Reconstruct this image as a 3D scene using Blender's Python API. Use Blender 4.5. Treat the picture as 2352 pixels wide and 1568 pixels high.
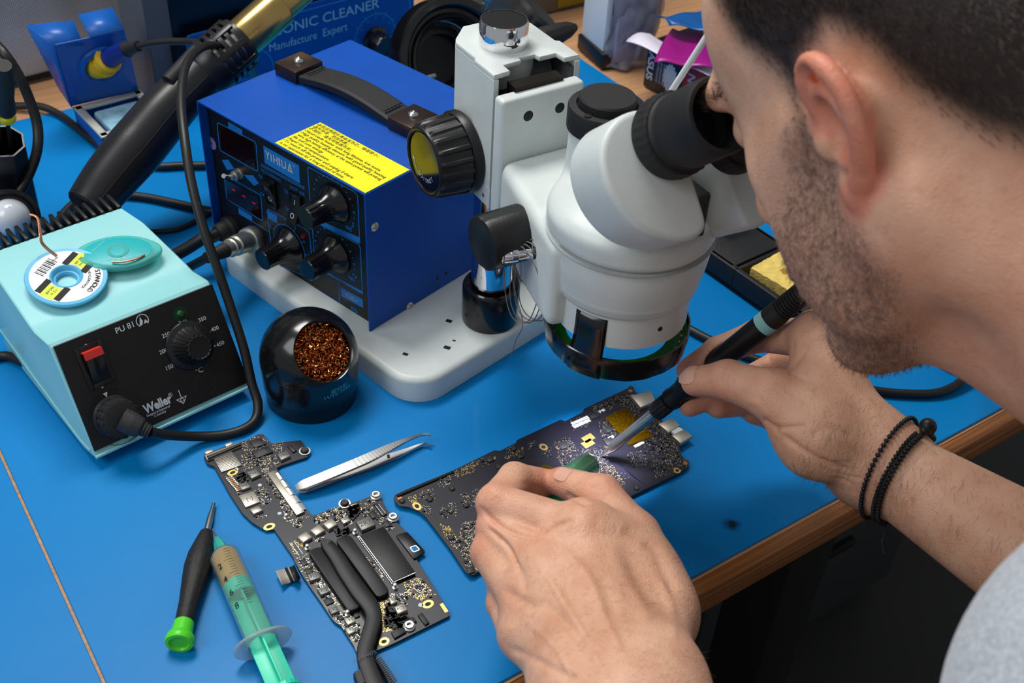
import bpy, bmesh, math, random
import numpy as np
from mathutils import Vector, Matrix
random.seed(7); np.random.seed(7)
SC = bpy.context.scene
for _o in list(bpy.data.objects): bpy.data.objects.remove(_o)

# ---------------------------------------------------------------- camera
FPX = 2630.68                      # focal length in pixels of the 2352x1568 frame
CAMH = 0.57                        # the lens is 57 cm above the mat
_p, _r = math.radians(39.48268), math.radians(-3.72983)
_f = np.array([0, math.cos(_p), -math.sin(_p)]); _rt = np.array([1., 0, 0]); _dn = np.cross(_f, _rt)
CR = math.cos(_r)*_rt + math.sin(_r)*_dn
CD = -math.sin(_r)*_rt + math.cos(_r)*_dn
CF = _f
cam_d = bpy.data.cameras.new('camera'); cam = bpy.data.objects.new('camera', cam_d)
SC.collection.objects.link(cam); SC.camera = cam
cam_d.sensor_width = 36; cam_d.lens = FPX/2352*36
cam_d.clip_start = 0.01; cam_d.clip_end = 50
cam.matrix_world = Matrix(((CR[0], -CD[0], -CF[0], 0), (CR[1], -CD[1], -CF[1], 0), (CR[2], -CD[2], -CF[2], CAMH), (0, 0, 0, 1)))
cam_d.dof.use_dof = True; cam_d.dof.focus_distance = 0.76; cam_d.dof.aperture_fstop = 13.0

# ---------------------------------------------------------------- world, lights, exposure
SC.view_settings.view_transform = 'Standard'; SC.view_settings.look = 'None'
SC.view_settings.gamma = 1; SC.view_settings.use_curve_mapping = False
SC.view_settings.exposure = 0.10
wd = bpy.data.worlds.new('world'); SC.world = wd; wd.use_nodes = True
_n = wd.node_tree; _n.nodes['Background'].inputs[0].default_value = (0.92, 0.96, 1.0, 1)
_n.nodes['Background'].inputs[1].default_value = 0.30
def area_light(name, loc, aim, size, power, col=(1, 1, 1), size_y=None):
    l = bpy.data.lights.new(name, 'AREA'); l.energy = power; l.color = col
    l.size = size
    if size_y: l.shape = 'RECTANGLE'; l.size_y = size_y
    o = bpy.data.objects.new(name, l); SC.collection.objects.link(o); o.location = loc
    o.rotation_euler = (Vector(aim)-Vector(loc)).to_track_quat('-Z', 'Y').to_euler()
    return o
area_light('ceiling_lamp', (-0.55, 1.25, 1.75), (0.0, 0.65, 0.0), 0.9, 26, (1.0, 0.98, 0.95), 0.5)
area_light('ceiling_lamp', (-1.15, -0.15, 1.45), (0.05, 0.65, 0.0), 0.9, 11, (0.95, 0.97, 1.0), 0.9)

# ---------------------------------------------------------------- geometry helpers
def ray(x, y):
    return ((x-1176)/FPX)*CR + ((y-784)/FPX)*CD + CF
def at(x, y, z=0.0):
    d = ray(x, y); t = (z-CAMH)/d[2]
    return np.array([d[0]*t, d[1]*t, z])
def atd(x, y, t):
    d = ray(x, y)*t; d[2] += CAMH
    return d
def nrm(v):
    v = np.asarray(v, float); return v/np.linalg.norm(v)
def hitp(x, y, O, n):
    d = ray(x, y); o = np.array([0, 0, CAMH]); return o + d*(((np.asarray(O)-o)@n)/(d@n))
class Fr:
    """a local frame: origin and three axes"""
    def __init__(s, O, yaw=0., X=None, Z=None):
        s.O = np.array(O, float)
        if X is None:
            a = math.radians(yaw); s.X = np.array([math.cos(a), math.sin(a), 0]); s.Z = np.array([0, 0, 1.])
        else:
            s.Z = nrm(Z); X = np.asarray(X, float); s.X = nrm(X-s.Z*(X@s.Z))
        s.Y = np.cross(s.Z, s.X)
    def w(s, p): return s.O + s.X*p[0] + s.Y*p[1] + s.Z*p[2]
    def l(s, P): d = np.asarray(P)-s.O; return np.array([d@s.X, d@s.Y, d@s.Z])
    def hit(s, x, y, off=0.0):      # pixel -> (u,v) on this frame's XY plane raised by off
        L = s.l(hitp(x, y, s.O+s.Z*off, s.Z)); return (L[0], L[1])
    def mat(s):
        return Matrix(((s.X[0], s.Y[0], s.Z[0], s.O[0]), (s.X[1], s.Y[1], s.Z[1], s.O[1]), (s.X[2], s.Y[2], s.Z[2], s.O[2]), (0, 0, 0, 1)))
WORLD = Fr((0, 0, 0))
def catmull(pts, n=8, closed=False):
    P = [np.asarray(p, float) for p in pts]; out = []
    m = len(P)
    rng = range(m if closed else m-1)
    for i in rng:
        if closed: a, b, c, d = P[(i-1) % m], P[i], P[(i+1) % m], P[(i+2) % m]
        else: a, b, c, d = P[max(i-1, 0)], P[i], P[i+1], P[min(i+2, m-1)]
        for k in range(n):
            t = k/n
            out.append(.5*((2*b)+(c-a)*t+(2*a-5*b+4*c-d)*t*t+(3*b-a-3*c+d)*t**3))
    if not closed: out.append(P[-1])
    return out
_tcache = {}
MW = {}      # world matrix of every thing and part
def text_mesh(s, bold=0.0):
    k = (s, bold)
    if k in _tcache: return _tcache[k]
    cu = bpy.data.curves.new('t', 'FONT'); cu.body = s; cu.align_x = 'CENTER'; cu.align_y = 'CENTER'; cu.size = 1; cu.offset = bold
    cu.resolution_u = 3
    o = bpy.data.objects.new('t', cu); SC.collection.objects.link(o)
    bpy.context.view_layer.update()
    me = o.evaluated_get(bpy.context.evaluated_depsgraph_get()).to_mesh()
    V = np.array([v.co[:] for v in me.vertices]).reshape(-1, 3); Fc = [tuple(p.vertices) for p in me.polygons]
    o.to_mesh_clear(); bpy.data.objects.remove(o); bpy.data.curves.remove(cu)
    _tcache[k] = (V, Fc); return _tcache[k]

class G:
    """collects shapes (in world metres) and builds them as one mesh object"""
    def __init__(s): s.v = []; s.f = []; s.m = []; s.n = 0
    def add(s, V, F, m=0, fr=None):
        V = np.asarray(V, float).reshape(-1, 3)
        if fr is not None: V = fr.O + V[:, :1]*fr.X + V[:, 1:2]*fr.Y + V[:, 2:3]*fr.Z
        s.v.append(V); n = s.n
        s.f += [tuple(i+n for i in f) for f in F]; s.m += [m]*len(F) if isinstance(m, int) else list(m); s.n += len(V)
        return s
    def box(s, c, d, fr=None, m=0, bev=0.0, seg=2):
        x, y, z = [k/2 for k in d]; cx, cy, cz = c
        V = [(cx+i*x, cy+j*y, cz+k*z) for i in (-1, 1) for j in (-1, 1) for k in (-1, 1)]
        F = [(0, 1, 3, 2), (4, 6, 7, 5), (0, 4, 5, 1), (2, 3, 7, 6), (0, 2, 6, 4), (1, 5, 7, 3)]
        if bev > 0:
            V, F = s._bev(V, F, bev, seg)
        return s.add(V, F, m, fr)
    def _bev(s, V, F, w, seg=2, sel=None):
        bm = bmesh.new(); vs = [bm.verts.new(v) for v in V]
        for f in F:
            try: bm.faces.new([vs[i] for i in f])
            except ValueError: pass
        bmesh.ops.recalc_face_normals(bm, faces=bm.faces)
        es = [e for e in bm.edges if (sel(e) if sel else True) and len(e.link_faces) == 2 and e.calc_face_angle(0) > .3]
        bmesh.ops.bevel(bm, geom=es, offset=w, segments=seg, profile=.5, affect='EDGES', clamp_overlap=True)
        bm.verts.index_update()
        V = [tuple(v.co) for v in bm.verts]; F = [tuple(v.index for v in f.verts) for f in bm.faces]; bm.free()
        return V, F
    def prism(s, out, z0, z1, fr=None, m=0, bev=0.0, seg=2, top_only=False, scale_top=1.0):
        n = len(out); c = np.mean(np.array([(p[0], p[1]) for p in out]), axis=0)
        V = [(p[0], p[1], z0) for p in out]+[(c[0]+(p[0]-c[0])*scale_top, c[1]+(p[1]-c[1])*scale_top, z1) for p in out]
        F = [tuple(range(n-1, -1, -1)), tuple(range(n, 2*n))]+[(i, (i+1) % n, n+(i+1) % n, n+i) for i in range(n)]
        if bev > 0:
            zt = max(z0, z1)-1e-7; zb = min(z0, z1)+1e-7
            def sel(e):
                a, b = e.verts[0].co.z, e.verts[1].co.z
                if a > zt and b > zt: return True
                if not top_only and a < zb and b < zb: return True
                return False
            V, F = s._bev(V, F, bev, seg, sel)
        return s.add(V, F, m, fr)
    def lathe(s, prof, O, ax, n=40, m=0, ref=None, fr=None, wob=None):
        O = np.asarray(O, float); ax = nrm(ax)
        r = np.array([0, 0, 1.]) if abs(ax[2]) < .9 else np.array([1., 0, 0])
        if ref is not None: r = np.asarray(ref, float)
        u = nrm(np.cross(ax, r)); w = np.cross(ax, u)
        V = []; F = []; idx = []
        for (rr, h) in prof:
            if rr <= 1e-9: idx.append([len(V)]); V.append(O+ax*h)
            else:
                st = len(V)
                for k in range(n):
                    a = 2*math.pi*k/n; q = rr*(wob(k, rr, h) if wob else 1)
                    V.append(O+ax*h+u*math.cos(a)*q+w*math.sin(a)*q)
                idx.append(list(range(st, st+n)))
        for A, B in zip(idx[:-1], idx[1:]):
            if len(A) == 1 and len(B) == 1: continue
            for k in range(n):
                k2 = (k+1) % n
                if len(A) == 1: F.append((A[0], B[k2], B[k]))
                elif len(B) == 1: F.append((A[k], A[k2], B[0]))
                else: F.append((A[k], A[k2], B[k2], B[k]))
        return s.add(V, F, m, fr)
    def tube(s, pts, r, n=10, m=0, fr=None, caps=True, sq=(1, 1), up=None):
        P = [np.asarray(p, float) for p in pts]; k = len(P)
        R = [r]*k if np.isscalar(r) else list(r)
        T = [nrm(P[min(i+1, k-1)]-P[max(i-1, 0)]+1e-12) for i in range(k)]
        a = np.array([0, 0, 1.]) if abs(T[0][2]) < .9 else np.array([1., 0, 0])
        if up is not None: a = np.asarray(up, float)
        U = nrm(np.cross(T[0], a)); V = []; F = []
        for i in range(k):
            U = nrm(U-T[i]*(U@T[i])); W = np.cross(T[i], U)
            for j in range(n):
                an = 2*math.pi*j/n
                V.append(P[i]+R[i]*(U*math.cos(an)*sq[0]+W*math.sin(an)*sq[1]))
        for i in range(k-1):
            for j in range(n):
                j2 = (j+1) % n
                F.append((i*n+j, i*n+j2, (i+1)*n+j2, (i+1)*n+j))
        if caps:
            F.append(tuple(range(n-1, -1, -1))); F.append(tuple((k-1)*n+j for j in range(n)))
        return s.add(V, F, m, fr)
    def text(s, t, u, v, size, fr, m=0, rot=0.0, sx=1.0, h=0.00015, bold=0.0, mir=1, skew=0.0):
        V, F = text_mesh(t, bold)
        if len(V) == 0: return s
        c, q = math.cos(rot), math.sin(rot)
        x = (V[:, 0]+skew*V[:, 1])*size*sx*mir; y = V[:, 1]*size
        W = np.stack([u+x*c-y*q, v+x*q+y*c, np.full(len(V), h)], 1)
        return s.add(W, F, m, fr)
    def strip(s, pts, w, fr, h=0.00012, m=0, closed=False):
        """flat printed line of width w in the frame's XY plane"""
        P = [np.array(p[:2], float) for p in pts]; n = len(P); V = []; F = []
        for i in range(n):
            if closed: a, b = P[(i-1) % n], P[(i+1) % n]
            else: a, b = P[max(i-1, 0)], P[min(i+1, n-1)]
            d1 = P[i]-a if np.linalg.norm(P[i]-a) > 1e-9 else b-P[i]
            d2 = b-P[i] if np.linalg.norm(b-P[i]) > 1e-9 else d1
            d1 = d1/np.linalg.norm(d1); d2 = d2/np.linalg.norm(d2)
            nn = np.array([-(d1+d2)[1], (d1+d2)[0]]); L = np.linalg.norm(nn); nn = nn/L if L > 1e-6 else np.array([-d1[1], d1[0]])
            k = 1/max(.5, abs(nn@np.array([-d1[1], d1[0]])))
            V += [(*(P[i]+nn*w/2*k), h), (*(P[i]-nn*w/2*k), h)]
        for i in range(n if closed else n-1):
            j = (i+1) % n; F.append((2*i, 2*i+1, 2*j+1, 2*j))
        return s.add(V, F, m, fr)
    def poly(s, pts, fr, h=0.0001, m=0):
        return s.add([(p[0], p[1], h) for p in pts], [tuple(range(len(pts)))], m, fr)
    def build(s, name, mats, parent=None, smooth=35, recalc=True, **props):
        V = np.concatenate(s.v) if s.v else np.zeros((0, 3))
        me = bpy.data.meshes.new(name)
        if parent is not None:
            M = np.array(MW[parent.name].inverted()); V = V@M[:3, :3].T+M[:3, 3]
        me.from_pydata(V.tolist(), [], s.f)
        if not isinstance(mats, (list, tuple)): mats = [mats]
        for x in mats: me.materials.append(x)
        me.polygons.foreach_set('material_index', s.m)
        if recalc:
            bm = bmesh.new(); bm.from_mesh(me); bmesh.ops.recalc_face_normals(bm, faces=bm.faces); bm.to_mesh(me); bm.free()
        if smooth:
            me.polygons.foreach_set('use_smooth', [True]*len(me.polygons))
            if smooth < 180: me.set_sharp_from_angle(angle=math.radians(smooth))
        me.update()
        o = bpy.data.objects.new(name, me); SC.collection.objects.link(o)
        if parent is not None: o.parent = parent; MW[o.name] = MW[parent.name]
        for k, x in props.items(): o[k] = x
        return o
def thing(name, label, cat, fr, group=None):
    o = bpy.data.objects.new(name, None); SC.collection.objects.link(o); o.empty_display_size = .02
    o.matrix_world = fr.mat() if isinstance(fr, Fr) else Matrix.Translation(Vector(fr))
    MW[o.name] = o.matrix_world.copy()
    o['label'] = label; o['category'] = cat
    if group: o['group'] = group
    return o
def tag(o, label, cat, group=None):
    o['label'] = label; o['category'] = cat
    if group: o['group'] = group
    return o
def rrect(x0, y0, x1, y1, r, n=5):
    out = []
    for cx, cy, a0 in ((x1-r, y1-r, 0), (x0+r, y1-r, 90), (x0+r, y0+r, 180), (x1-r, y0+r, 270)):
        for k in range(n+1):
            a = math.radians(a0+90*k/n); out.append((cx+r*math.cos(a), cy+r*math.sin(a)))
    return out
def circ(cx, cy, r, n=24): return [(cx+r*math.cos(2*math.pi*k/n), cy+r*math.sin(2*math.pi*k/n)) for k in range(n)]
def rpoly(pts, r, n=3):
    """round the corners of a polygon"""
    P = [np.array(p, float) for p in pts]; out = []
    for i in range(len(P)):
        a, b, c = P[i-1], P[i], P[(i+1) % len(P)]
        k = min(r, .45*np.linalg.norm(a-b), .45*np.linalg.norm(c-b))
        p, q = b+(a-b)/np.linalg.norm(a-b)*k, b+(c-b)/np.linalg.norm(c-b)*k
        for j in range(n+1):
            t = j/n; out.append(tuple((1-t)**2*p+2*t*(1-t)*b+t*t*q))
    return out

# ---------------------------------------------------------------- materials
def lin(c): return tuple((x/255/12.92 if x/255 <= .04045 else ((x/255+.055)/1.055)**2.4) for x in c)
_mats = {}
def mat(name, rgb, rough=.5, metal=0., var=0., vscale=40., bump=0., bscale=200., coat=0., trans=0., ior=1.45, alpha=1., emit=0., spec=.5, sss=0., sheen=0., rvar=0.):
    if name in _mats: return _mats[name]
    m = bpy.data.materials.new(name); m.use_nodes = True; nt = m.node_tree; b = nt.nodes['Principled BSDF']
    c = lin(rgb); b.inputs['Base Color'].default_value = (*c, 1)
    b.inputs['Roughness'].default_value = rough; b.inputs['Metallic'].default_value = metal
    b.inputs['Coat Weight'].default_value = coat; b.inputs['Coat Roughness'].default_value = .1
    b.inputs['Transmission Weight'].default_value = trans; b.inputs['IOR'].default_value = ior
    b.inputs['Alpha'].default_value = alpha; b.inputs['Specular IOR Level'].default_value = spec
    if sss: b.inputs['Subsurface Weight'].default_value = sss; b.inputs['Subsurface Radius'].default_value = (.004, .0015, .0008); b.inputs['Subsurface Scale'].default_value = 1
    if sheen: b.inputs['Sheen Weight'].default_value = sheen
    if emit: b.inputs['Emission Color'].default_value = (*c, 1); b.inputs['Emission Strength'].default_value = emit
    tc = None
    def noise(sc, det=4):
        nonlocal tc
        if tc is None: tc = nt.nodes.new('ShaderNodeTexCoord')
        t = nt.nodes.new('ShaderNodeTexNoise'); t.inputs['Scale'].default_value = sc; t.inputs['Detail'].default_value = det
        nt.links.new(tc.outputs['Object'], t.inputs['Vector']); return t
    if var or rvar:
        t = noise(vscale)
        if var:
            mr = nt.nodes.new('ShaderNodeMapRange'); mr.inputs[3].default_value = 1-var; mr.inputs[4].default_value = 1+var
            mr.inputs[1].default_value = .3; mr.inputs[2].default_value = .7
            nt.links.new(t.outputs['Fac'], mr.inputs[0])
            mx = nt.nodes.new('ShaderNodeVectorMath'); mx.operation = 'SCALE'; mx.inputs[0].default_value = c
            nt.links.new(mr.outputs[0], mx.inputs['Scale']); nt.links.new(mx.outputs[0], b.inputs['Base Color'])
        if rvar:
            mr = nt.nodes.new('ShaderNodeMapRange'); mr.inputs[3].default_value = max(0, rough-rvar); mr.inputs[4].default_value = rough+rvar
            nt.links.new(t.outputs['Fac'], mr.inputs[0]); nt.links.new(mr.outputs[0], b.inputs['Roughness'])
    if bump:
        t = noise(bscale, 6); bp = nt.nodes.new('ShaderNodeBump'); bp.inputs['Strength'].default_value = bump; bp.inputs['Distance'].default_value = .001
        nt.links.new(t.outputs['Fac'], bp.inputs['Height']); nt.links.new(bp.outputs[0], b.inputs['Normal'])
    _mats[name] = m; return m
M_white = mat('white_cast_metal', (208, 215, 212), .38, var=.03, vscale=60, bump=.08, bscale=900)
M_whitep = mat('white_plastic', (232, 234, 232), .35)
M_black = mat('black_plastic', (22, 22, 23), .38, bump=.1, bscale=700)
M_blackg = mat('gloss_black_plastic', (14, 14, 15), .2, coat=.3)
M_blackm = mat('matte_black_rubber', (26, 26, 27), .6, bump=.15, bscale=900)
M_cord = mat('black_cord_rubber', (24, 24, 25), .45)
M_chrome = mat('chrome', (235, 235, 238), .07, 1)
M_steel = mat('brushed_steel', (190, 190, 188), .28, 1)
M_nickel = mat('nickel', (208, 204, 192), .36, .9)
M_dark = mat('near_black', (8, 8, 9), .6)
M_ink_white = mat('white_print', (205, 212, 215), .6)
M_ink_black = mat('black_print', (25, 25, 22), .7)
M_ink_blue = mat('blue_print', (22, 120, 205), .5)
M_gold = mat('gold_plating', (214, 178, 104), .35, .8)
M_tin = mat('tin_solder', (205, 205, 200), .3, .9)
M_tinl = mat('stamped_tin_can', (176, 170, 158), .38, .85, var=.12, vscale=90)
# ---------------------------------------------------------------- the bench
TF = Fr(at(1180, 1549, 0), 36.13)          # bench frame: x along the front edge, y away from the user
def struct(name, g, mats, **k):
    o = g.build(name, mats, None, **k); o['kind'] = 'structure'; return o
M_floor = mat('dark_floor', (44, 44, 45), .6, var=.1, vscale=6)
M_wall = mat('grey_wall', (120, 122, 124), .8)
g = G(); g.box((.2, 0, -.755), (5, 5, .01), TF); struct('floor', g, M_floor)
g = G(); g.box((.2, 1.7, .6), (5, .05, 2.7), TF); struct('wall_back', g, M_wall)
M_wood = mat('oiled_beech', (150, 92, 42), .42, coat=.2)
def woodify(m, c1, c2, sx=1.2, sy=60, yaw=36.13):
    nt = m.node_tree; b = nt.nodes['Principled BSDF']
    tc = nt.nodes.new('ShaderNodeTexCoord'); mp = nt.nodes.new('ShaderNodeMapping'); mp.inputs['Scale'].default_value = (sx, sy, sy)
    t = nt.nodes.new('ShaderNodeTexNoise'); t.inputs['Scale'].default_value = 6; t.inputs['Detail'].default_value = 8; t.inputs['Distortion'].default_value = .4
    r = nt.nodes.new('ShaderNodeValToRGB'); r.color_ramp.elements[0].position = .3; r.color_ramp.elements[1].position = .75
    r.color_ramp.elements[0].color = (*lin(c1), 1); r.color_ramp.elements[1].color = (*lin(c2), 1)
    nt.links.new(tc.outputs['Object'], mp.inputs[0]); nt.links.new(mp.outputs[0], t.inputs['Vector'])
    nt.links.new(t.outputs['Fac'], r.inputs[0]); nt.links.new(r.outputs[0], b.inputs['Base Color'])
woodify(M_wood, (112, 62, 24), (176, 112, 56))
M_woodtop = mat('pale_wood_top', (196, 146, 104), .5); woodify(M_woodtop, (178, 126, 84), (210, 164, 122))
bench = thing('workbench', 'wooden workbench with a rounded brown front edge, carrying the blue mats', 'workbench', TF)
g = G(); g.box((.4, .43, -.0165), (2.4, .864, .029), TF); g.build('bench_top', M_woodtop, bench)
g = G()
prof = [(-.001, -.0025), (-.006, -.003), (-.010, -.006), (-.0115, -.011), (-.0115, -.0135), (-.0105, -.0142), (-.0115, -.015), (-.0115, -.026), (-.010, -.029), (-.001, -.031)]
V = [(x, a, b) for x in (-.8, 1.6) for a, b in prof]; n = len(prof)
g.add(V, [(i, (i+1) % n, n+(i+1) % n, n+i) for i in range(n)]+[tuple(range(n)), tuple(range(2*n-1, n-1, -1))], 0, TF)
g.build('front_edge_trim', M_wood, bench)
M_legm = mat('black_steel', (10, 10, 11), .5)
for x in (.36, -.7, 1.5):
    g = G(); g.box((x, .09, -.39), (.055, .06, .718), TF, bev=.003); g.build('leg', M_legm, bench)
g = G(); g.box((.4, .10, -.06), (2.3, .03, .055), TF, bev=.002); g.build('apron', M_legm, bench)
# under-bench cabinet standing behind the leg
M_cab = mat('dark_grey_laminate', (40, 41, 42), .6)
cab = thing('drawer_cabinet', 'dark grey drawer cabinet standing in the shadow under the workbench', 'cabinet', Fr(TF.w((.62, .45, -.75)), 36.13))
g = G(); g.box((.66, .50, -.42), (.40, .5, .64), TF, bev=.004); g.build('carcass', M_cab, cab)
for k in range(3):
    g = G(); g.box((.66, .243, -.22-.2*k), (.385, .012, .19), TF, bev=.002); d = g.build('drawer', M_cab, cab)
    g = G(); g.box((.66, .233, -.15-.2*k), (.12, .012, .012), TF, bev=.002); g.build('handle', M_legm, d)

# blue antistatic mats
def mat_mat():
    m = mat('blue_antistatic_rubber', (0, 118, 196), .42, coat=.03, spec=.2)
    nt = m.node_tree; b = nt.nodes['Principled BSDF']
    tc = nt.nodes.new('ShaderNodeTexCoord')
    t = nt.nodes.new('ShaderNodeTexNoise'); t.inputs['Scale'].default_value = 5; t.inputs['Detail'].default_value = 5
    r = nt.nodes.new('ShaderNodeValToRGB'); r.color_ramp.elements[0].position = .3; r.color_ramp.elements[1].position = .7
    r.color_ramp.elements[0].color = (*lin((0, 116, 186)), 1); r.color_ramp.elements[1].color = (*lin((0, 128, 196)), 1)
    nt.links.new(tc.outputs['Object'], t.inputs['Vector']); nt.links.new(t.outputs['Fac'], r.inputs[0])
    # small scuffs and specks of dust
    v = nt.nodes.new('ShaderNodeTexNoise'); v.inputs['Scale'].default_value = 150; v.inputs['Detail'].default_value = 1
    nt.links.new(tc.outputs['Object'], v.inputs['Vector'])
    mr = nt.nodes.new('ShaderNodeMapRange'); mr.inputs[1].default_value = .80; mr.inputs[2].default_value = .86
    nt.links.new(v.outputs['Fac'], mr.inputs[0])
    mx = nt.nodes.new('ShaderNodeMix'); mx.data_type = 'RGBA'; mx.inputs['B'].default_value = (*lin((70, 120, 150)), 1)
    nt.links.new(mr.outputs[0], mx.inputs['Factor']); nt.links.new(r.outputs[0], mx.inputs['A'])
    # the scorch mark
    bp = at(1680, 1204, 0); sc = nt.nodes.new('ShaderNodeVectorMath'); sc.operation = 'SUBTRACT'; sc.inputs[1].default_value = tuple(float(q) for q in bp)
    gm = nt.nodes.new('ShaderNodeNewGeometry'); nt.links.new(gm.outputs['Position'], sc.inputs[0])
    nz = nt.nodes.new('ShaderNodeTexNoise'); nz.inputs['Scale'].default_value = 160; nt.links.new(gm.outputs['Position'], nz.inputs['Vector'])
    ad = nt.nodes.new('ShaderNodeVectorMath'); ad.operation = 'MULTIPLY_ADD'; ad.inputs[1].default_value = (.006, .006, 0)
    nt.links.new(nz.outputs['Color'], ad.inputs[0]); nt.links.new(sc.outputs[0], ad.inputs[2])
    sb = nt.nodes.new('ShaderNodeVectorMath'); sb.operation = 'SUBTRACT'; sb.inputs[1].default_value = (.003, .003, 0); nt.links.new(ad.outputs[0], sb.inputs[0])
    le = nt.nodes.new('ShaderNodeVectorMath'); le.operation = 'LENGTH'; nt.links.new(sb.outputs[0], le.inputs[0])
    m2 = nt.nodes.new('ShaderNodeMapRange'); m2.inputs[1].default_value = .0018; m2.inputs[2].default_value = .0072; m2.inputs[3].default_value = .95; m2.inputs[4].default_value = 0
    nt.links.new(le.outputs['Value'], m2.inputs[0])
    mx2 = nt.nodes.new('ShaderNodeMix'); mx2.data_type = 'RGBA'; mx2.inputs['B'].default_value = (*lin((12, 32, 30)), 1)
    nt.links.new(m2.outputs[0], mx2.inputs['Factor']); nt.links.new(mx.outputs['Result'], mx2.inputs['A']); nt.links.new(mx2.outputs['Result'], b.inputs['Base Color'])
    t2 = nt.nodes.new('ShaderNodeTexNoise'); t2.inputs['Scale'].default_value = 9; nt.links.new(tc.outputs['Object'], t2.inputs['Vector'])
    bq = nt.nodes.new('ShaderNodeBump'); bq.inputs['Strength'].default_value = .25; bq.inputs['Distance'].default_value = .003
    nt.links.new(t2.outputs['Fac'], bq.inputs['Height']); nt.links.new(bq.outputs[0], b.inputs['Normal'])
    return m
M_mat = mat_mat()
for x0, x1, lb in ((-.1985, .512, 'blue antistatic mat lying under the microscope, with a small scorch mark near its front edge'), (-.80, -.2005, 'blue antistatic mat at the left, beyond the thin wooden gap')):
    r_ = Fr(TF.w(((x0+x1)/2, .39, -.002)), 36.13)
    g = G(); g.prism(rrect(x0, 0.0, x1, .779, .001, 2), -.002, 0.0, TF, bev=.0004, seg=1, top_only=True)
    o = g.build('antistatic_mat', M_mat, None); tag(o, lb, 'mat', 'blue antistatic mats on the bench')
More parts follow.
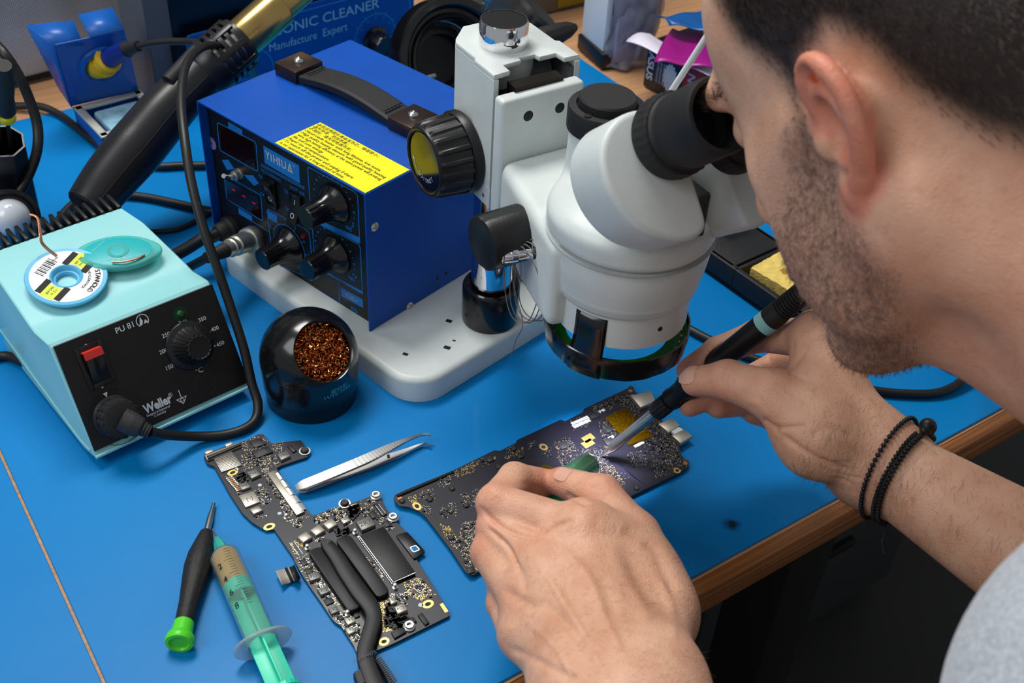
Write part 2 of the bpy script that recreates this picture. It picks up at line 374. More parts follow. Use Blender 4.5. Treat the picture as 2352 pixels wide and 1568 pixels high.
# ---------------------------------------------------------------- smooth solids from distance fields (numpy)
class SDF:
    def __init__(s, lo, hi, h):
        s.lo = np.array(lo, float); s.h = h; s.n = np.ceil((np.array(hi)-s.lo)/h).astype(int)+1
        s.d = np.full(s.n, .02, np.float32)
    def _sub(s, lo, hi):
        a = np.clip(np.floor((np.array(lo)-s.lo)/s.h).astype(int), 0, s.n-1); b = np.clip(np.ceil((np.array(hi)-s.lo)/s.h).astype(int)+1, 1, s.n)
        if np.any(b <= a): return None
        ix = [np.arange(a[i], b[i]) for i in range(3)]
        X, Y, Z = np.meshgrid(*[s.lo[i]+ix[i]*s.h for i in range(3)], indexing='ij')
        return (slice(a[0], b[0]), slice(a[1], b[1]), slice(a[2], b[2])), X.astype(np.float32), Y.astype(np.float32), Z.astype(np.float32)
    def comb(s, sl, d, k, mode='u'):
        e = s.d[sl]
        if mode == 'u':
            if k <= 0: s.d[sl] = np.minimum(e, d); return
            q = np.maximum(k-np.abs(e-d), 0)/k; s.d[sl] = np.minimum(e, d)-q*q*k*.25
        else:
            d = -d
            if k <= 0: s.d[sl] = np.maximum(e, d); return
            q = np.maximum(k-np.abs(e-d), 0)/k; s.d[sl] = np.maximum(e, d)+q*q*k*.25
    def cone(s, a, b, ra, rb, k=.004, mode='u', flat=None):
        """round cone from a to b; flat=(axis vector, factor) squashes it"""
        a = np.array(a, float); b = np.array(b, float); m = max(ra, rb)+.012+k
        r = s._sub(np.minimum(a, b)-m, np.maximum(a, b)+m)
        if r is None: return s
        sl, X, Y, Z = r
        d = b-a; L2 = float(d@d)+1e-12
        px, py, pz = X-a[0], Y-a[1], Z-a[2]
        t = np.clip((px*d[0]+py*d[1]+pz*d[2])/L2, 0, 1)
        qx, qy, qz = px-t*d[0], py-t*d[1], pz-t*d[2]
        if flat is not None:
            n = nrm(flat[0]); f = flat[1]-1
            c = qx*n[0]+qy*n[1]+qz*n[2]; qx, qy, qz = qx+c*n[0]*f, qy+c*n[1]*f, qz+c*n[2]*f
        tt = t
        dist = np.sqrt(qx*qx+qy*qy+qz*qz)-(ra+(rb-ra)*tt)
        s.comb(sl, dist, k, mode); return s
    def ell(s, c, R, fr=None, k=.004, mode='u'):
        c = np.array(c, float); m = max(R)+.012+k
        r = s._sub(c-m, c+m)
        if r is None: return s
        sl, X, Y, Z = r; px, py, pz = X-c[0], Y-c[1], Z-c[2]
        if fr is None: ax = np.eye(3)
        else: ax = np.array([fr.X, fr.Y, fr.Z])
        q = [(px*a[0]+py*a[1]+pz*a[2]) for a in ax]
        k0 = np.sqrt((q[0]/R[0])**2+(q[1]/R[1])**2+(q[2]/R[2])**2)
        k1 = np.sqrt((q[0]/R[0]**2)**2+(q[1]/R[1]**2)**2+(q[2]/R[2]**2)**2)+1e-9
        s.comb(sl, k0*(k0-1)/k1, k, mode); return s
    def cyl(s, a, b, ra, rb=None, rd=.002, k=.004, mode='u'):
        a = np.array(a, float); b = np.array(b, float); rb = ra if rb is None else rb; m = max(ra, rb)+.012+k
        r = s._sub(np.minimum(a, b)-m, np.maximum(a, b)+m)
        if r is None: return s
        sl, X, Y, Z = r; d = b-a; L = np.linalg.norm(d); d = d/L
        px, py, pz = X-a[0], Y-a[1], Z-a[2]; t = px*d[0]+py*d[1]+pz*d[2]
        rho = np.sqrt(np.maximum(px*px+py*py+pz*pz-t*t, 0))
        rr = ra+(rb-ra)*np.clip(t/L, 0, 1)
        dx = rho-rr+rd; dz = np.abs(t-L/2)-L/2+rd
        dist = np.minimum(np.maximum(dx, dz), 0)+np.sqrt(np.maximum(dx, 0)**2+np.maximum(dz, 0)**2)-rd
        s.comb(sl, dist, k, mode); return s
    def planes(s, PL, lo, hi, rd=.003, k=.004, mode='u'):
        """convex solid from half-spaces (point, outward normal)"""
        r = s._sub(np.array(lo)-.015, np.array(hi)+.015)
        if r is None: return s
        sl, X, Y, Z = r; d = None
        for p, n in PL:
            n = nrm(n); e = (X-p[0])*n[0]+(Y-p[1])*n[1]+(Z-p[2])*n[2]
            if d is None: d = e
            else: q = np.maximum(rd*2-np.abs(d-e), 0)/(rd*2); d = np.maximum(d, e)+q*q*rd*.5
        s.comb(sl, d, k, mode); return s
    def mesh(s):
        """surface nets"""
        D = s.d; n = D.shape; S = D < 0
        c = S[:-1, :-1, :-1].astype(np.int8)
        tot = sum(S[i:n[0]-1+i, j:n[1]-1+j, k:n[2]-1+k].astype(np.int8) for i in (0, 1) for j in (0, 1) for k in (0, 1))
        act = (tot > 0) & (tot < 8); idx = -np.ones(act.shape, np.int64); I = np.argwhere(act); idx[act] = np.arange(len(I))
        acc = np.zeros((len(I), 3)); cnt = np.zeros(len(I))
        cor = [(i, j, k) for i in (0, 1) for j in (0, 1) for k in (0, 1)]
        vals = {q: D[I[:, 0]+q[0], I[:, 1]+q[1], I[:, 2]+q[2]].astype(float) for q in cor}
        for q in cor:
            for ax in range(3):
                if q[ax] == 0:
                    p = list(q); p[ax] = 1; p = tuple(p); a, b = vals[q], vals[p]
                    m = (a < 0) != (b < 0); t = np.where(m, a/(a-b+1e-20), 0)
                    P = np.tile(np.array(q, float), (len(I), 1)); P[:, ax] += t
                    acc[m] += P[m]; cnt[m] += 1
        V = s.lo+s.h*(I+acc/cnt[:, None]); F = []
        for ax in range(3):
            o = [(1, 2), (2, 0), (0, 1)][ax]
            sl0 = [slice(1, n[i]-1) for i in range(3)]; sl1 = list(sl0)
            sl0[ax] = slice(0, n[ax]-1); sl1[ax] = slice(1, n[ax])
            A = S[tuple(sl0)]; B = S[tuple(sl1)]
            for flip, msk in ((False, A & ~B), (True, ~A & B)):
                E = np.argwhere(msk)
                if len(E) == 0: continue
                base = E.copy()
                for i in range(3):
                    if i != ax: base[:, i] += 1
                def g(du, dv):
                    q = base.copy(); q[:, o[0]] += du; q[:, o[1]] += dv; return idx[q[:, 0], q[:, 1], q[:, 2]]
                Q = np.stack([g(-1, -1), g(0, -1), g(0, 0), g(-1, 0)], 1)
                if flip: Q = Q[:, ::-1]
                F.append(Q)
        return V, np.concatenate(F)
def smooth_pts(V, F, it=1, lam=.5):
    for _ in range(it):
        acc = np.zeros_like(V); cnt = np.zeros(len(V))
        for a, b in ((0, 1), (1, 2), (2, 3), (3, 0)):
            np.add.at(acc, F[:, a], V[F[:, b]]); np.add.at(acc, F[:, b], V[F[:, a]]); np.add.at(cnt, F[:, a], 1); np.add.at(cnt, F[:, b], 1)
        V = V+lam*(acc/np.maximum(cnt, 1)[:, None]-V)
    return V
def big_mesh(name, V, F, mats, parent=None, fmat=None):
    me = bpy.data.meshes.new(name)
    if parent is not None:
        M = np.array(MW[parent.name].inverted()); V = V@M[:3, :3].T+M[:3, 3]
    me.vertices.add(len(V)); me.vertices.foreach_set('co', V.ravel())
    me.loops.add(F.size); me.loops.foreach_set('vertex_index', F.ravel().astype(np.int32))
    me.polygons.add(len(F)); me.polygons.foreach_set('loop_start', np.arange(0, F.size, 4, dtype=np.int32))
    me.update(calc_edges=True); me.validate()
    me.polygons.foreach_set('use_smooth', [True]*len(me.polygons))
    for x in (mats if isinstance(mats, (list, tuple)) else [mats]): me.materials.append(x)
    if fmat is not None and len(me.polygons) == len(F): me.polygons.foreach_set('material_index', fmat)
    o = bpy.data.objects.new(name, me); SC.collection.objects.link(o)
    if parent is not None: o.parent = parent; MW[o.name] = MW[parent.name]
    return o

# ---------------------------------------------------------------- stereo microscope
P0 = at(1125, 728, .021)*np.array([1, 1, 0])
S = Fr(P0, -56); SB = Fr(P0, -41.59)
scope = thing('stereo_microscope', 'white trinocular stereo microscope on a white base plate, the man looks into it', 'microscope', S)
g = G(); g.prism(rrect(-.225, -.099, .024, .100, .027, 8), .0, .021, SB, bev=.005, seg=4, top_only=True)
g.build('base_plate', M_white, scope)
g = G(); g.lathe([(.0157, .02), (.0157, .262)], P0, (0, 0, 1), 48); g.build('pillar', M_chrome, scope)
g = G(); g.lathe([(.0159, .0215), (.0215, .0215), (.0218, .024), (.0218, .052), (.0208, .054), (.0185, .054), (.0180, .050), (.0159, .050), (.0159, .0215)], P0, (0, 0, 1), 56); g.build('pillar_collar', M_blackg, scope)
g = G(); g.lathe([(.0150, .2475), (.0158, .2475), (.0160, .249), (.0160, .262), (.0152, .2635), (.0146, .2635)], P0, (0, 0, 1), 56)
cp = g.build('pillar_cap', M_chrome, scope)
g = G(); g.lathe([(0, .2632), (.0146, .2632), (.0148, .2625)], P0, (0, 0, 1), 56); g.build('cap_insert', M_black, cp)
# focus arm housing
top = [(-.0196, -.0241), (-.0337, -.0106), (-.0346, .0105), (-.0196, .0335), (.0105, .0335), (.0125, .036), (.0352, .036), (.035, .0246), (.0267, .0237), (.0268, .011), (.0224, .0103), (.0224, -.0017), (.0257, -.0021), (.0268, -.0159), (.0351, -.0162), (.0365, -.0287), (.0127, -.0287), (.0105, -.0268), (-.015, -.0268)]
g = G(); g.prism(top, .2435, .247, S, bev=.0007, seg=2)
wl = [(-.0196, -.0243), (-.0340, -.0106), (-.0340, .0105), (-.0196, .0333), (.0125, .0335), (.0125, .036), (.0365, .036), (.0365, .0325), (-.006, .0300), (-.0175, .0215), (-.0175, -.0195), (-.006, -.024), (.0368, -.0252), (.0368, -.0287), (.0127, -.0287), (.0105, -.0268), (-.015, -.0268)]
g.prism(wl, .166, .2436, S, bev=.0004, seg=1)
# the lower lip that slants to a point below the knob
out = [(.0125, .166), (.0368, .166), (.0368, .1502), (.030, .1495)]
fl = Fr(S.w((0, -.0287, 0)), X=S.X, Z=-S.Y)
g.prism([(-.0330, .166), (.0368, .166), (.0368, .1500), (.014, .1508), (-.02, .160)], -.004, 0, Fr(S.w((0, -.0287, 0)), X=S.X, Z=np.cross(S.X, [0, 0, 1.])), bev=.0005, seg=1)
g.lathe([(.0162, .17), (.0205, .17), (.0205, .2436), (.0162, .2436)], P0, (0, 0, 1), 40)
g.build('focus_arm', M_white, scope)
M_cav = mat('grey_cast_interior', (84, 86, 92), .5, var=.2, vscale=90)
g = G(); g.box((-.016, .004, .20), (.003, .046, .08), S); g.box((.012, -.0245, .205), (.047, .0012, .07), S); g.box((.012, .0315, .205), (.047, .0012, .07), S)
g.lathe([(.0118, 0), (.0125, .024)], S.w((.006, .004, .226)), S.Y, 24); g.box((.01, .003, .180), (.05, .054, .004), S)
g.build('arm_interior', M_cav, scope)
g = G(); g.box((.031, .0, .2245), (.006, .050, .014), S, bev=.001); g.box((.040, .0, .205), (.010, .036, .07), S); g.build('dovetail_rack', mat('oiled_dark_steel', (42, 36, 32), .35, .7), scope)
# front plate with two holes
PF = Fr(S.w((.052, 0, 0)), X=S.Y, Z=S.X)
g = G(); g.prism(rpoly([(-.0312, .1400), (-.0312, .2365), (.0302, .2375), (.0302, .1400)], .003, 4), -.0105, 0, PF, bev=.0025, seg=3)
pl = g.build('rack_plate', M_white, scope)
g = G()
for u in (-.0118, .012):
    g.lathe([(0, .0002), (.0033, .0002), (.0036, .0001)], PF.w((u, .2227, 0)), S.X, 20, m=0)
g.build('screw_hole', M_dark, pl)
# big focus knob
def ribbed(n, amp, duty=.5):
    return lambda k, r, h: (1+amp) if (k % n) < n*duty else 1.0
KO = S.w((.003, -.0287, .1765)); KA = -S.Y
g = G()
g.lathe([(.0, 0), (.027, 0), (.0285, .001), (.0285, .005), (.0275, .007), (.0258, .0072), (.0258, .0071)], KO, KA, 64)
N = 160
g.lathe([(.0258, .007), (.0262, .0075), (.0258, .012), (.0246, .028), (.0240, .030)], KO, KA, N, wob=lambda k, r, h: 1.05 if (k % 8) < 3 and .0074 < h < .0285 else 1.0)
g.lathe([(.0240, .0298), (.0235, .0312), (.0222, .0316), (.0212, .0308), (.0210, .0295), (0, .0295)], KO, KA, 64)
kb = g.build('focus_knob', M_black, scope)
g = G(); g.lathe([(.0200, .0297), (.0196, .0303), (0, .0303)], KO, KA, 64)
KF = Fr(KO+KA*.0303, X=-np.array([0, 0, 1.]), Z=KA)
KF2 = Fr(KO+KA*.0303, X=S.X, Z=KA)
M_disc = mat('smoked_disc', (14, 15, 18), .14, coat=.15)
dk = g.build('knob_disc', M_disc, kb)
g = G()
for k, ch in enumerate('TENSION'):
    a = math.radians(-38-13.5*k); g.text(ch, .0135*math.cos(a), .0135*math.sin(a), .0042, KF2, rot=a+math.pi/2, h=.0002)
a0 = [math.radians(200+q) for q in range(0, 46, 5)]
g.strip([(.0155*math.cos(a), .0155*math.sin(a)) for a in a0], .0006, KF2, h=.0002)
aa = a0[0]; c = np.array([.0155*math.cos(aa), .0155*math.sin(aa)])
g.poly([c+(-.0015*math.cos(aa), -.0015*math.sin(aa)), c+(.0015*math.cos(aa), .0015*math.sin(aa)), c+(.003*math.sin(aa), -.003*math.cos(aa))], KF2, h=.0002)
g.build('dial_printing', M_ink_white, dk)
g = G(); g.lathe([(0, 0), (.027, 0), (.0285, .001), (.0285, .005), (.026, .007), (.0245, .030), (.022, .032), (0, .032)], S.w((.003, .036, .1765)), S.Y, 48); g.build('focus_knob', M_blackg, scope)
g = G(); g.lathe([(.0, 0), (.0014, 0), (.0012, .0006), (0, .0006)], S.w((.030, -.0287, .157)), -S.Y, 16); g.build('set_screw', M_steel, scope)

# head casting
A = np.array([.150, 0, 0])
f = SDF((.045, -.062, .120), (.210, .062, .256), .0012)
f.cyl((.150, 0, .1945), (.150, 0, .212), .0505, .0500, .006, 0)
f.planes([((.0525, 0, 0), (-1, 0, 0)), ((0, 0, .1955), (0, 0, 1)), ((.055, .0325, 0), (-.22, 1, 0)), ((.055, -.0325, 0), (-.22, -1, 0)), ((.052, 0, .158), (-.50, 0, -.86)), ((0, 0, .134), (0, 0, -1)), ((.15, 0, 0), (1, 0, 0))], (.05, -.06, .10), (.15, .06, .20), .004, .004)
f.cyl((.150, 0, .160), (.150, 0, .1945), .0455, .0492, .004, .002)
f.cyl((.115, 0, .18), (.115, 0, .2435), .0225, .0205, .001, .007)
f.ell((.150, 0, .208), (.046, .048, .016), None, .006)
V, F = f.mesh(); V = smooth_pts(V, F, 2)
V = S.O+V[:, :1]*S.X+V[:, 1:2]*S.Y+V[:, 2:3]*S.Z
big_mesh('head_casting', V, F, M_white, scope)
g = G(); g.lathe([(.0490, .1935), (.0508, .1940), (.0508, .1946), (.0490, .1952)], S.w(A), (0, 0, 1), 72); g.build('seam_ring', mat('seam_grey', (158, 162, 160), .5), scope)
g = G(); g.lathe([(.0485, .1930), (.0490, .1850), (.0480, .1760), (.0465, .1680), (.0450, .1600), (.0436, .1578), (.0423, .1572), (.0423, .1350), (.0412, .1340), (.030, .1340), (.030, .139), (0, .139)], S.w(A), (0, 0, 1), 64)
lens = g.build('objective_housing', M_white, scope)
g = G(); g.lathe([(.0302, .1339), (.029, .1345), (0, .136)], S.w(A), (0, 0, 1), 40); g.build('objective_glass', mat('coated_glass', (30, 40, 60), .05, coat=1), lens)
g = G()
for a in (-95, -3, 100): g.lathe([(.0, 0), (.0017, 0), (.0015, .0004), (0, .0004)], S.w((.150+.0423*math.cos(math.radians(a)), .0423*math.sin(math.radians(a)), .1475)), S.X*math.cos(math.radians(a))+S.Y*math.sin(math.radians(a)), 16)
g.build('set_screw', M_dark, lens)
# ring light
RZ = .1120
g = G(); g.lathe([(.0448, RZ+.0155), (.0458, RZ+.015), (.0462, RZ+.011), (.0455, RZ+.004), (.0450, RZ), (.0395, RZ-.001), (.039, RZ+.001), (.0435, RZ+.003), (.0448, RZ+.0155)], S.w(A), (0, 0, 1), 72, wob=lambda k, r, h: 1+.006*math.sin(k*.7)+.004*math.sin(k*1.9))
rl = g.build('ring_light', M_blackg, scope)
M_pcbg = mat('green_circuit_board', (28, 120, 20), .35, coat=.3, var=.3, vscale=300)
g = G(); g.lathe([(.0330, RZ+.0068), (.0442, RZ+.0075), (.0442, RZ+.0055), (.0330, RZ+.0055), (.0330, RZ+.0068)], S.w(A), (0, 0, 1), 64); g.build('ring_board', M_pcbg, rl)
g = G(); g.lathe([(.0428, RZ+.009), (.0437, RZ+.0095), (.0441, RZ+.0125), (.0433, RZ+.0115), (.0428, RZ+.009)], S.w(A), (0, 0, 1), 64)
g.build('cable_loop', mat('green_wire', (30, 110, 10), .3), rl)
M_led = mat('led_lens', (235, 240, 255), .1, emit=.6)
g = G(); g2 = G()
for k in range(40):
    a = 2*math.pi*k/40
    for rr, gg in ((.0412, g2),):
        gg.lathe([(.0008, 0), (.0008, .0016), (0, .0021)], S.w((.15+rr*math.cos(a), rr*math.sin(a), RZ+.0072)), (0, 0, 1), 8)
    g.lathe([(.0019, 0), (.0019, -.004), (.0011, -.0058), (0, -.0062)], S.w((.15+.0375*math.cos(a), .0375*math.sin(a), RZ+.0056)), (0, 0, 1), 10)
g.build('led', M_led, rl, kind='stuff'); g2.build('solder_joint', M_nickel, rl, kind='stuff')
g = G()   # black tape strip holding the ring
for a0_, w_ in ((-62, 28),):
    pts = []
    for hh, rr in ((.1550, .0427), (.146, .0428), (.136, .0432), (.130, .0448), (.118, .0466), (.1120, .0462)):
        for k in range(7):
            a = math.radians(a0_-w_/2+w_*k/6); pts.append((.15+rr*math.cos(a), rr*math.sin(a), hh))
    F = [(i*7+k, i*7+k+1, i*7+8+k, i*7+7+k) for i in range(5) for k in range(6)]
    g.add(pts, F, 0, S)
o = g.build('black_tape', M_blackg, rl)
md = o.modifiers.new('s', 'SOLIDIFY'); md.thickness = .0006
# trinocular port
TP = S.w((.115, 0, 0))
g = G(); g.lathe([(.0205, .243), (.0226, .2435), (.0228, .2445), (.0228, .2565), (.0222, .2578), (.0180, .2582), (.0175, .2565), (0, .2565)], TP, (0, 0, 1), 64); pr = g.build('photo_port', M_blackm, scope)
g = G(); g.lathe([(.0168, .2565), (.0168, .2625), (.0160, .2636), (.0, .2636)], TP, (0, 0, 1), 120, wob=lambda k, r, h: 1.012 if k % 2 and r > .0165 else 1); g.build('port_cap', M_blackm, pr)
g = G()
for a in (-70, 50): g.lathe([(.0, 0), (.0022, 0), (.0022, .0008), (0, .0008)], S.w((.115+.0195*math.cos(math.radians(a)), .0195*math.sin(math.radians(a)), .2578)), (0, 0, 1), 16)
g.build('set_screw', M_dark, pr)
# binocular tubes
for sgn in (-1, 1):
    ya, ea = (math.radians(-56), math.radians(41)) if sgn < 0 else (math.radians(-46), math.radians(39))
    e = np.array([math.cos(ya)*math.cos(ea), math.sin(ya)*math.cos(ea), math.sin(ea)])
    ctr = (.1975, -.0310, .2655) if sgn < 0 else (.190, .0470, .2530)
    FF = Fr(S.w(ctr), X=np.array([-math.sin(ya), math.cos(ya), 0]), Z=e)
    upv = np.cross(FF.Z, FF.X)
    out = []
    pts = [(-.012, .034), (-.026, .022), (-.0305, .004), (-.027, -.014), (-.016, -.030), (.002, -.0405), (.014, -.0425), (.0225, -.040), (.0262, -.033), (.0262, -.010), (.0262, .014), (.020, .029), (.006, .036)]
    if sgn > 0: pts = [(-a, b) for a, b in pts][::-1]
    out = [(p[0]*.93, p[1]*.92) for p in catmull(pts, 5, True)]
    g = G(); g.prism(out, -.036, 0, FF, bev=.0035, seg=4)
    hs = g.build('prism_housing', M_white, scope)
    c0 = FF.w((.0150*-sgn, .0150, 0))
    g = G()
    g.lathe([(.0, .0), (.0195, 0), (.0195, .003)], c0, e, 48)
    g.build('tube_socket', M_white, hs)
    kn = G(); kn.lathe([(.0205, .0005), (.0222, .0012), (.0224, .004), (.0218, .0125), (.0205, .0135), (.0195, .0135)], c0, e, 120, wob=lambda k, r, h: 1.018 if (k % 4) < 2 and .002 < h < .0128 else 1)
    ep = kn.build('dioptre_ring', M_blackm, scope)
    g = G(); g.lathe([(.0195, .013), (.0205, .0145), (.0198, .0155), (.0205, .0165), (.0198, .0175), (.0198, .020), (.0202, .021), (.0198, .046), (.0190, .0485), (.0170, .0485), (.0165, .046), (.0160, .030), (.011, .027), (.010, .028), (0, .0285)], c0, e, 64)
    ep = g.build('eyepiece', M_blackm, scope)
    g = G(); g.lathe([(.0100, .0283), (.006, .0295), (0, .030)], c0, e, 40); g.build('eye_lens', mat('coated_glass', (30, 40, 60), .05), ep)
g = G(); g.box((.170, .004, .222), (.052, .024, .034), S, bev=.002); g.build('hinge_block', M_black, scope)
# zoom knob
ZO = S.w((.098, -.034, .1725)); 
g = G(); g.lathe([(0, 0), (.0165, 0), (.0168, .006), (.0160, .007)], ZO, -S.Y, 64, m=1)
g.lathe([(.0160, .0065), (.0178, .0075), (.0178, .034), (.0170, .0365), (.0155, .0372), (0, .0372)], ZO, -S.Y, 64, wob=lambda k, r, h: .965 if k % 16 < 3 and .008 < h < .0368 and r > .0165 else 1)
zk = g.build('zoom_knob', [M_black, M_blackm], scope)
g = G()
zf = Fr(ZO, X=S.X, Z=-S.Y)
for k in range(28):
    a = math.radians(30+k*6); g.add([((.01672)*math.cos(a+s_*.006), .01672*math.sin(a+s_*.006), h) for s_, h in ((-1, .0022), (1, .0022), (1, .0052 if k % 5 else .0064), (-1, .0052 if k % 5 else .0064))], [(0, 1, 2, 3)], 0, zf)
g.build('scale_marks', mat('grey_print', (120, 120, 120), .6), zk)
# steel clamp screw and the solder wire hung on it
SO = S.w((.118, -.0435, .170)); sa = nrm(-S.Y*.95-S.X*.30)
g = G(); g.lathe([(.0035, -.004), (.0035, .012), (.0046, .0125), (.0048, .016), (.0042, .0165), (.0048, .017), (.0048, .021), (.0042, .0215), (.0048, .022), (.0048, .025), (.0042, .0265), (0, .0265)], SO, sa, 32, m=0)
g.build('clamp_screw', M_chrome, scope)
g = G(); g.lathe([(0, 0), (.0048, 0), (.0048, .0012), (0, .0012)], S.w((.119, -.0455, .1722)), sa, 24); g.build('clamp_screw_hole', M_dark, scope)
M_wire = mat('solder_wire_grey', (150, 146, 140), .35, .8)
g = G()
rnd = random.Random(3)
sp = SO+sa*.0085
for k in range(4):
    dn = np.array([0, 0, -1.])
    sd = nrm(S.X*.7+S.Y*.3)
    tp_ = sp+np.array([0, 0, .006+.0012*k])-sa*.0015*k
    w1, w2, L1 = .010+.0012*rnd.random(), .009+.001*k, .052+.003*rnd.random()+.001*k
    pts = [tp_, tp_+sd*(w2)+dn*.006, tp_+sd*(w2+.0065)+dn*.018, tp_+sd*(w2+.006)+dn*(L1*.6), tp_+sd*(w2)+dn*(L1), tp_-sd*(.0005)+dn*(L1+.003), tp_-sd*(.0075)+dn*(L1*.86), tp_-sd*(.0105-.001*k)+dn*(L1*.5), tp_-sd*(.0085)+dn*.018, tp_-sd*.0065+dn*.007]
    pts = [p-sa*.0012*(k-1.5)+S.Y*-.001*rnd.random() for p in pts]
    g.tube(catmull(pts, 6, True)+[pts[0]], .00035, 6)
pts = [sp+np.array([0, 0, .006]), sp+sd*-.007+np.array([0, 0, -.004]), sp+sd*-.006+np.array([0, 0, -.025]), sp+sd*.003+np.array([0, 0, -.052]), sp-sd*.001+np.array([0, 0, -.068]), sp-sd*.004+np.array([0, 0, -.084])]
g.tube(catmull(pts, 8), .0003, 6)
light_o = None
o = g.build('solder_wire_coil', M_wire, None); tag(o, 'loose loop of thin grey solder wire hung over the steel screw of the microscope', 'wire')

# the microscope's own lamp lights the work below the lens
sl = bpy.data.lights.new('ring_lamp', 'SPOT'); sl.energy = 6.0; sl.color = (.86, .88, 1.0); sl.spot_size = math.radians(36); sl.spot_blend = 1.0; sl.shadow_soft_size = .02
so = bpy.data.objects.new('ring_lamp', sl); SC.collection.objects.link(so); so.location = S.w((.150, 0, .128)); so.rotation_euler = (0, 0, 0)

g = G(); g.box((0, 0, .003), (.034, .026, .006), Fr(at(1206, 622, .0212), -41.6), bev=.0015); o = g.build('abrasive_pad', mat('speckled_grey_felt', (96, 94, 90), .95, var=.7, vscale=700, bump=1., bscale=900), None); tag(o, 'small speckled grey pad lying on the white base behind the chrome pillar', 'pad')

g = G()
for x, y, a, b in ((1031, 737, .0046, .0034), (1043, 782, .0022, .0016), (1027, 798, .0050, .0034), (931, 813, .0040, .0026)): g.box((0, 0, .0001), (a, b, .0002), Fr(at(x, y, .0211), -20))
g.build('dark_specks', M_dark, scope, kind='stuff')
# ---------------------------------------------------------------- blue hot-air rework station, standing on the microscope base
BO = at(850, 762, .021); BX = Fr(BO, -38.73)
hot = thing('rework_station', 'blue metal hot-air rework station with a black front panel, standing on the white microscope base', 'rework station', BX)
M_blue = mat('blue_powder_coat', (0, 76, 172), .45, spec=.3, var=.06, vscale=30, bump=.25, bscale=1500)
M_pan = mat('black_panel_sheet', (14, 15, 17), .4, bump=.1, bscale=900)
W_, D_, H_, T_ = .187, .158, .1215, .0012
g = G()
def sheet(c, d, bv=.0004): g.box(c, d, BX, bev=bv, seg=1)
g.prism(rpoly([(0, 0), (0, H_), (-W_, H_), (-W_, 0), (-W_+T_, 0), (-W_+T_, H_-T_), (-T_, H_-T_), (-T_, 0)], .0014, 3), 0, D_, Fr(BX.w((0, D_, 0)), X=BX.X, Z=-BX.Y))
g.build('cover', M_blue, hot)
g = G(); g.box((-W_/2, D_/2+.006, .002), (W_-.003, D_-.014, .003), BX); g.box((-W_/2, D_-.002, H_/2), (W_-.003, .002, H_-.003), BX); g.build('chassis', M_blue, hot)
PN = Fr(BX.w((0, .0075, 0)), X=BX.X, Z=-BX.Y)       # front panel plane: x = -W..0, y = height
g = G(); g.prism([(-W_+T_, .0003), (-T_, .0003), (-T_, H_-T_), (-W_+T_, H_-T_)], -.0015, 0, PN)
pan = g.build('front_panel', M_pan, hot)
c3 = lambda x, y, off=0: PN.hit(440+x/3.5636, 250+y/3.5636, off)
g = G()
def fr_(pts, w=.0008, r=.003, closed=True): g.strip(rpoly(pts, r, 4) if closed and r else pts, w, PN, closed=closed)
fr_([c3(*p) for p in ((208, 108), (528, 272), (545, 515), (232, 338))])
fr_([c3(*p) for p in ((265, 535), (568, 705), (585, 920), (290, 738))])
for q in (((300, 103), (415, 172), (417, 222), (300, 158)), ((383, 808), (495, 878), (497, 922), (388, 858)), ((248, 418), (300, 415), (352, 492), (292, 500)), ((430, 540), (505, 543), (552, 610), (512, 628)),
          ((588, 300), (880, 462), (888, 612), (600, 443)), ((618, 828), (700, 872), (700, 935), (625, 892)), ((1035, 905), (1378, 1052), (1380, 1102), (1035, 935)), ((1100, 1330), (1395, 1490), (1400, 1516), (1110, 1350)),
          ((1222, 1458), (1400, 1558), (1406, 1628), (1226, 1532))):
    g.poly([c3(*p) for p in q], PN)
g.strip([c3(350, 490), c3(430, 540)], .0012, PN)
for o_ in (0, 14): g.strip([c3(568, 450+o_), c3(926, 643+o_)], .0007, PN)
g.strip([c3(*p) for p in ((972, 770), (952, 500), (958, 476), (1335, 678), (1360, 710), (1378, 1100))], .0008, PN)
g.strip([c3(*p) for p in ((988, 940), (1005, 1195))], .0007, PN)
g.strip([c3(*p) for p in ((1040, 940), (1365, 1105), (1382, 1135), (1400, 1515))], .0008, PN)
g.strip([c3(*p) for p in ((495, 918), (630, 1000))], .0007, PN)
g.strip([c3(*p) for p in ((648, 1100), (620, 835), (630, 822), (935, 985), (965, 1015), (982, 1180))], .0008, PN)
g.strip([c3(*p) for p in ((690, 1270), (985, 1388), (998, 1375), (996, 1345))], .0008, PN)
g.strip([c3(*p) for p in ((640, 1240), (1190, 1575), (1213, 1598), (1206, 1410))], .0008, PN)
def knob_marks(cx, cy, ticks, r0=.0215):
    c = c3(cx, cy)
    for k in range(ticks):
        a = math.radians(215-250*k/(ticks-1)); g.poly(circ(c[0]+r0*math.cos(a), c[1]+r0*math.sin(a), .0008 if k % 2 else .0005, 10), PN)
KN = [(1165, 775), (1172, 1195), (800, 1120)]
knob_marks(*KN[0], 19); knob_marks(*KN[1], 19)
c = c3(*KN[2]); g.strip([(c[0]+.0185*math.cos(math.radians(a)), c[1]+.0185*math.sin(math.radians(a))) for a in range(190, -61, -10)], .0007, PN)
for k, a in enumerate(range(190, -61, -31)):
    a = math.radians(a); g.strip([(c[0]+.0185*math.cos(a), c[1]+.0185*math.sin(a)), (c[0]+.0205*math.cos(a), c[1]+.0205*math.sin(a))], .0007, PN)
    g.text(str(k+1), c[0]+.0232*math.cos(a), c[1]+.0232*math.sin(a), .0042, PN)
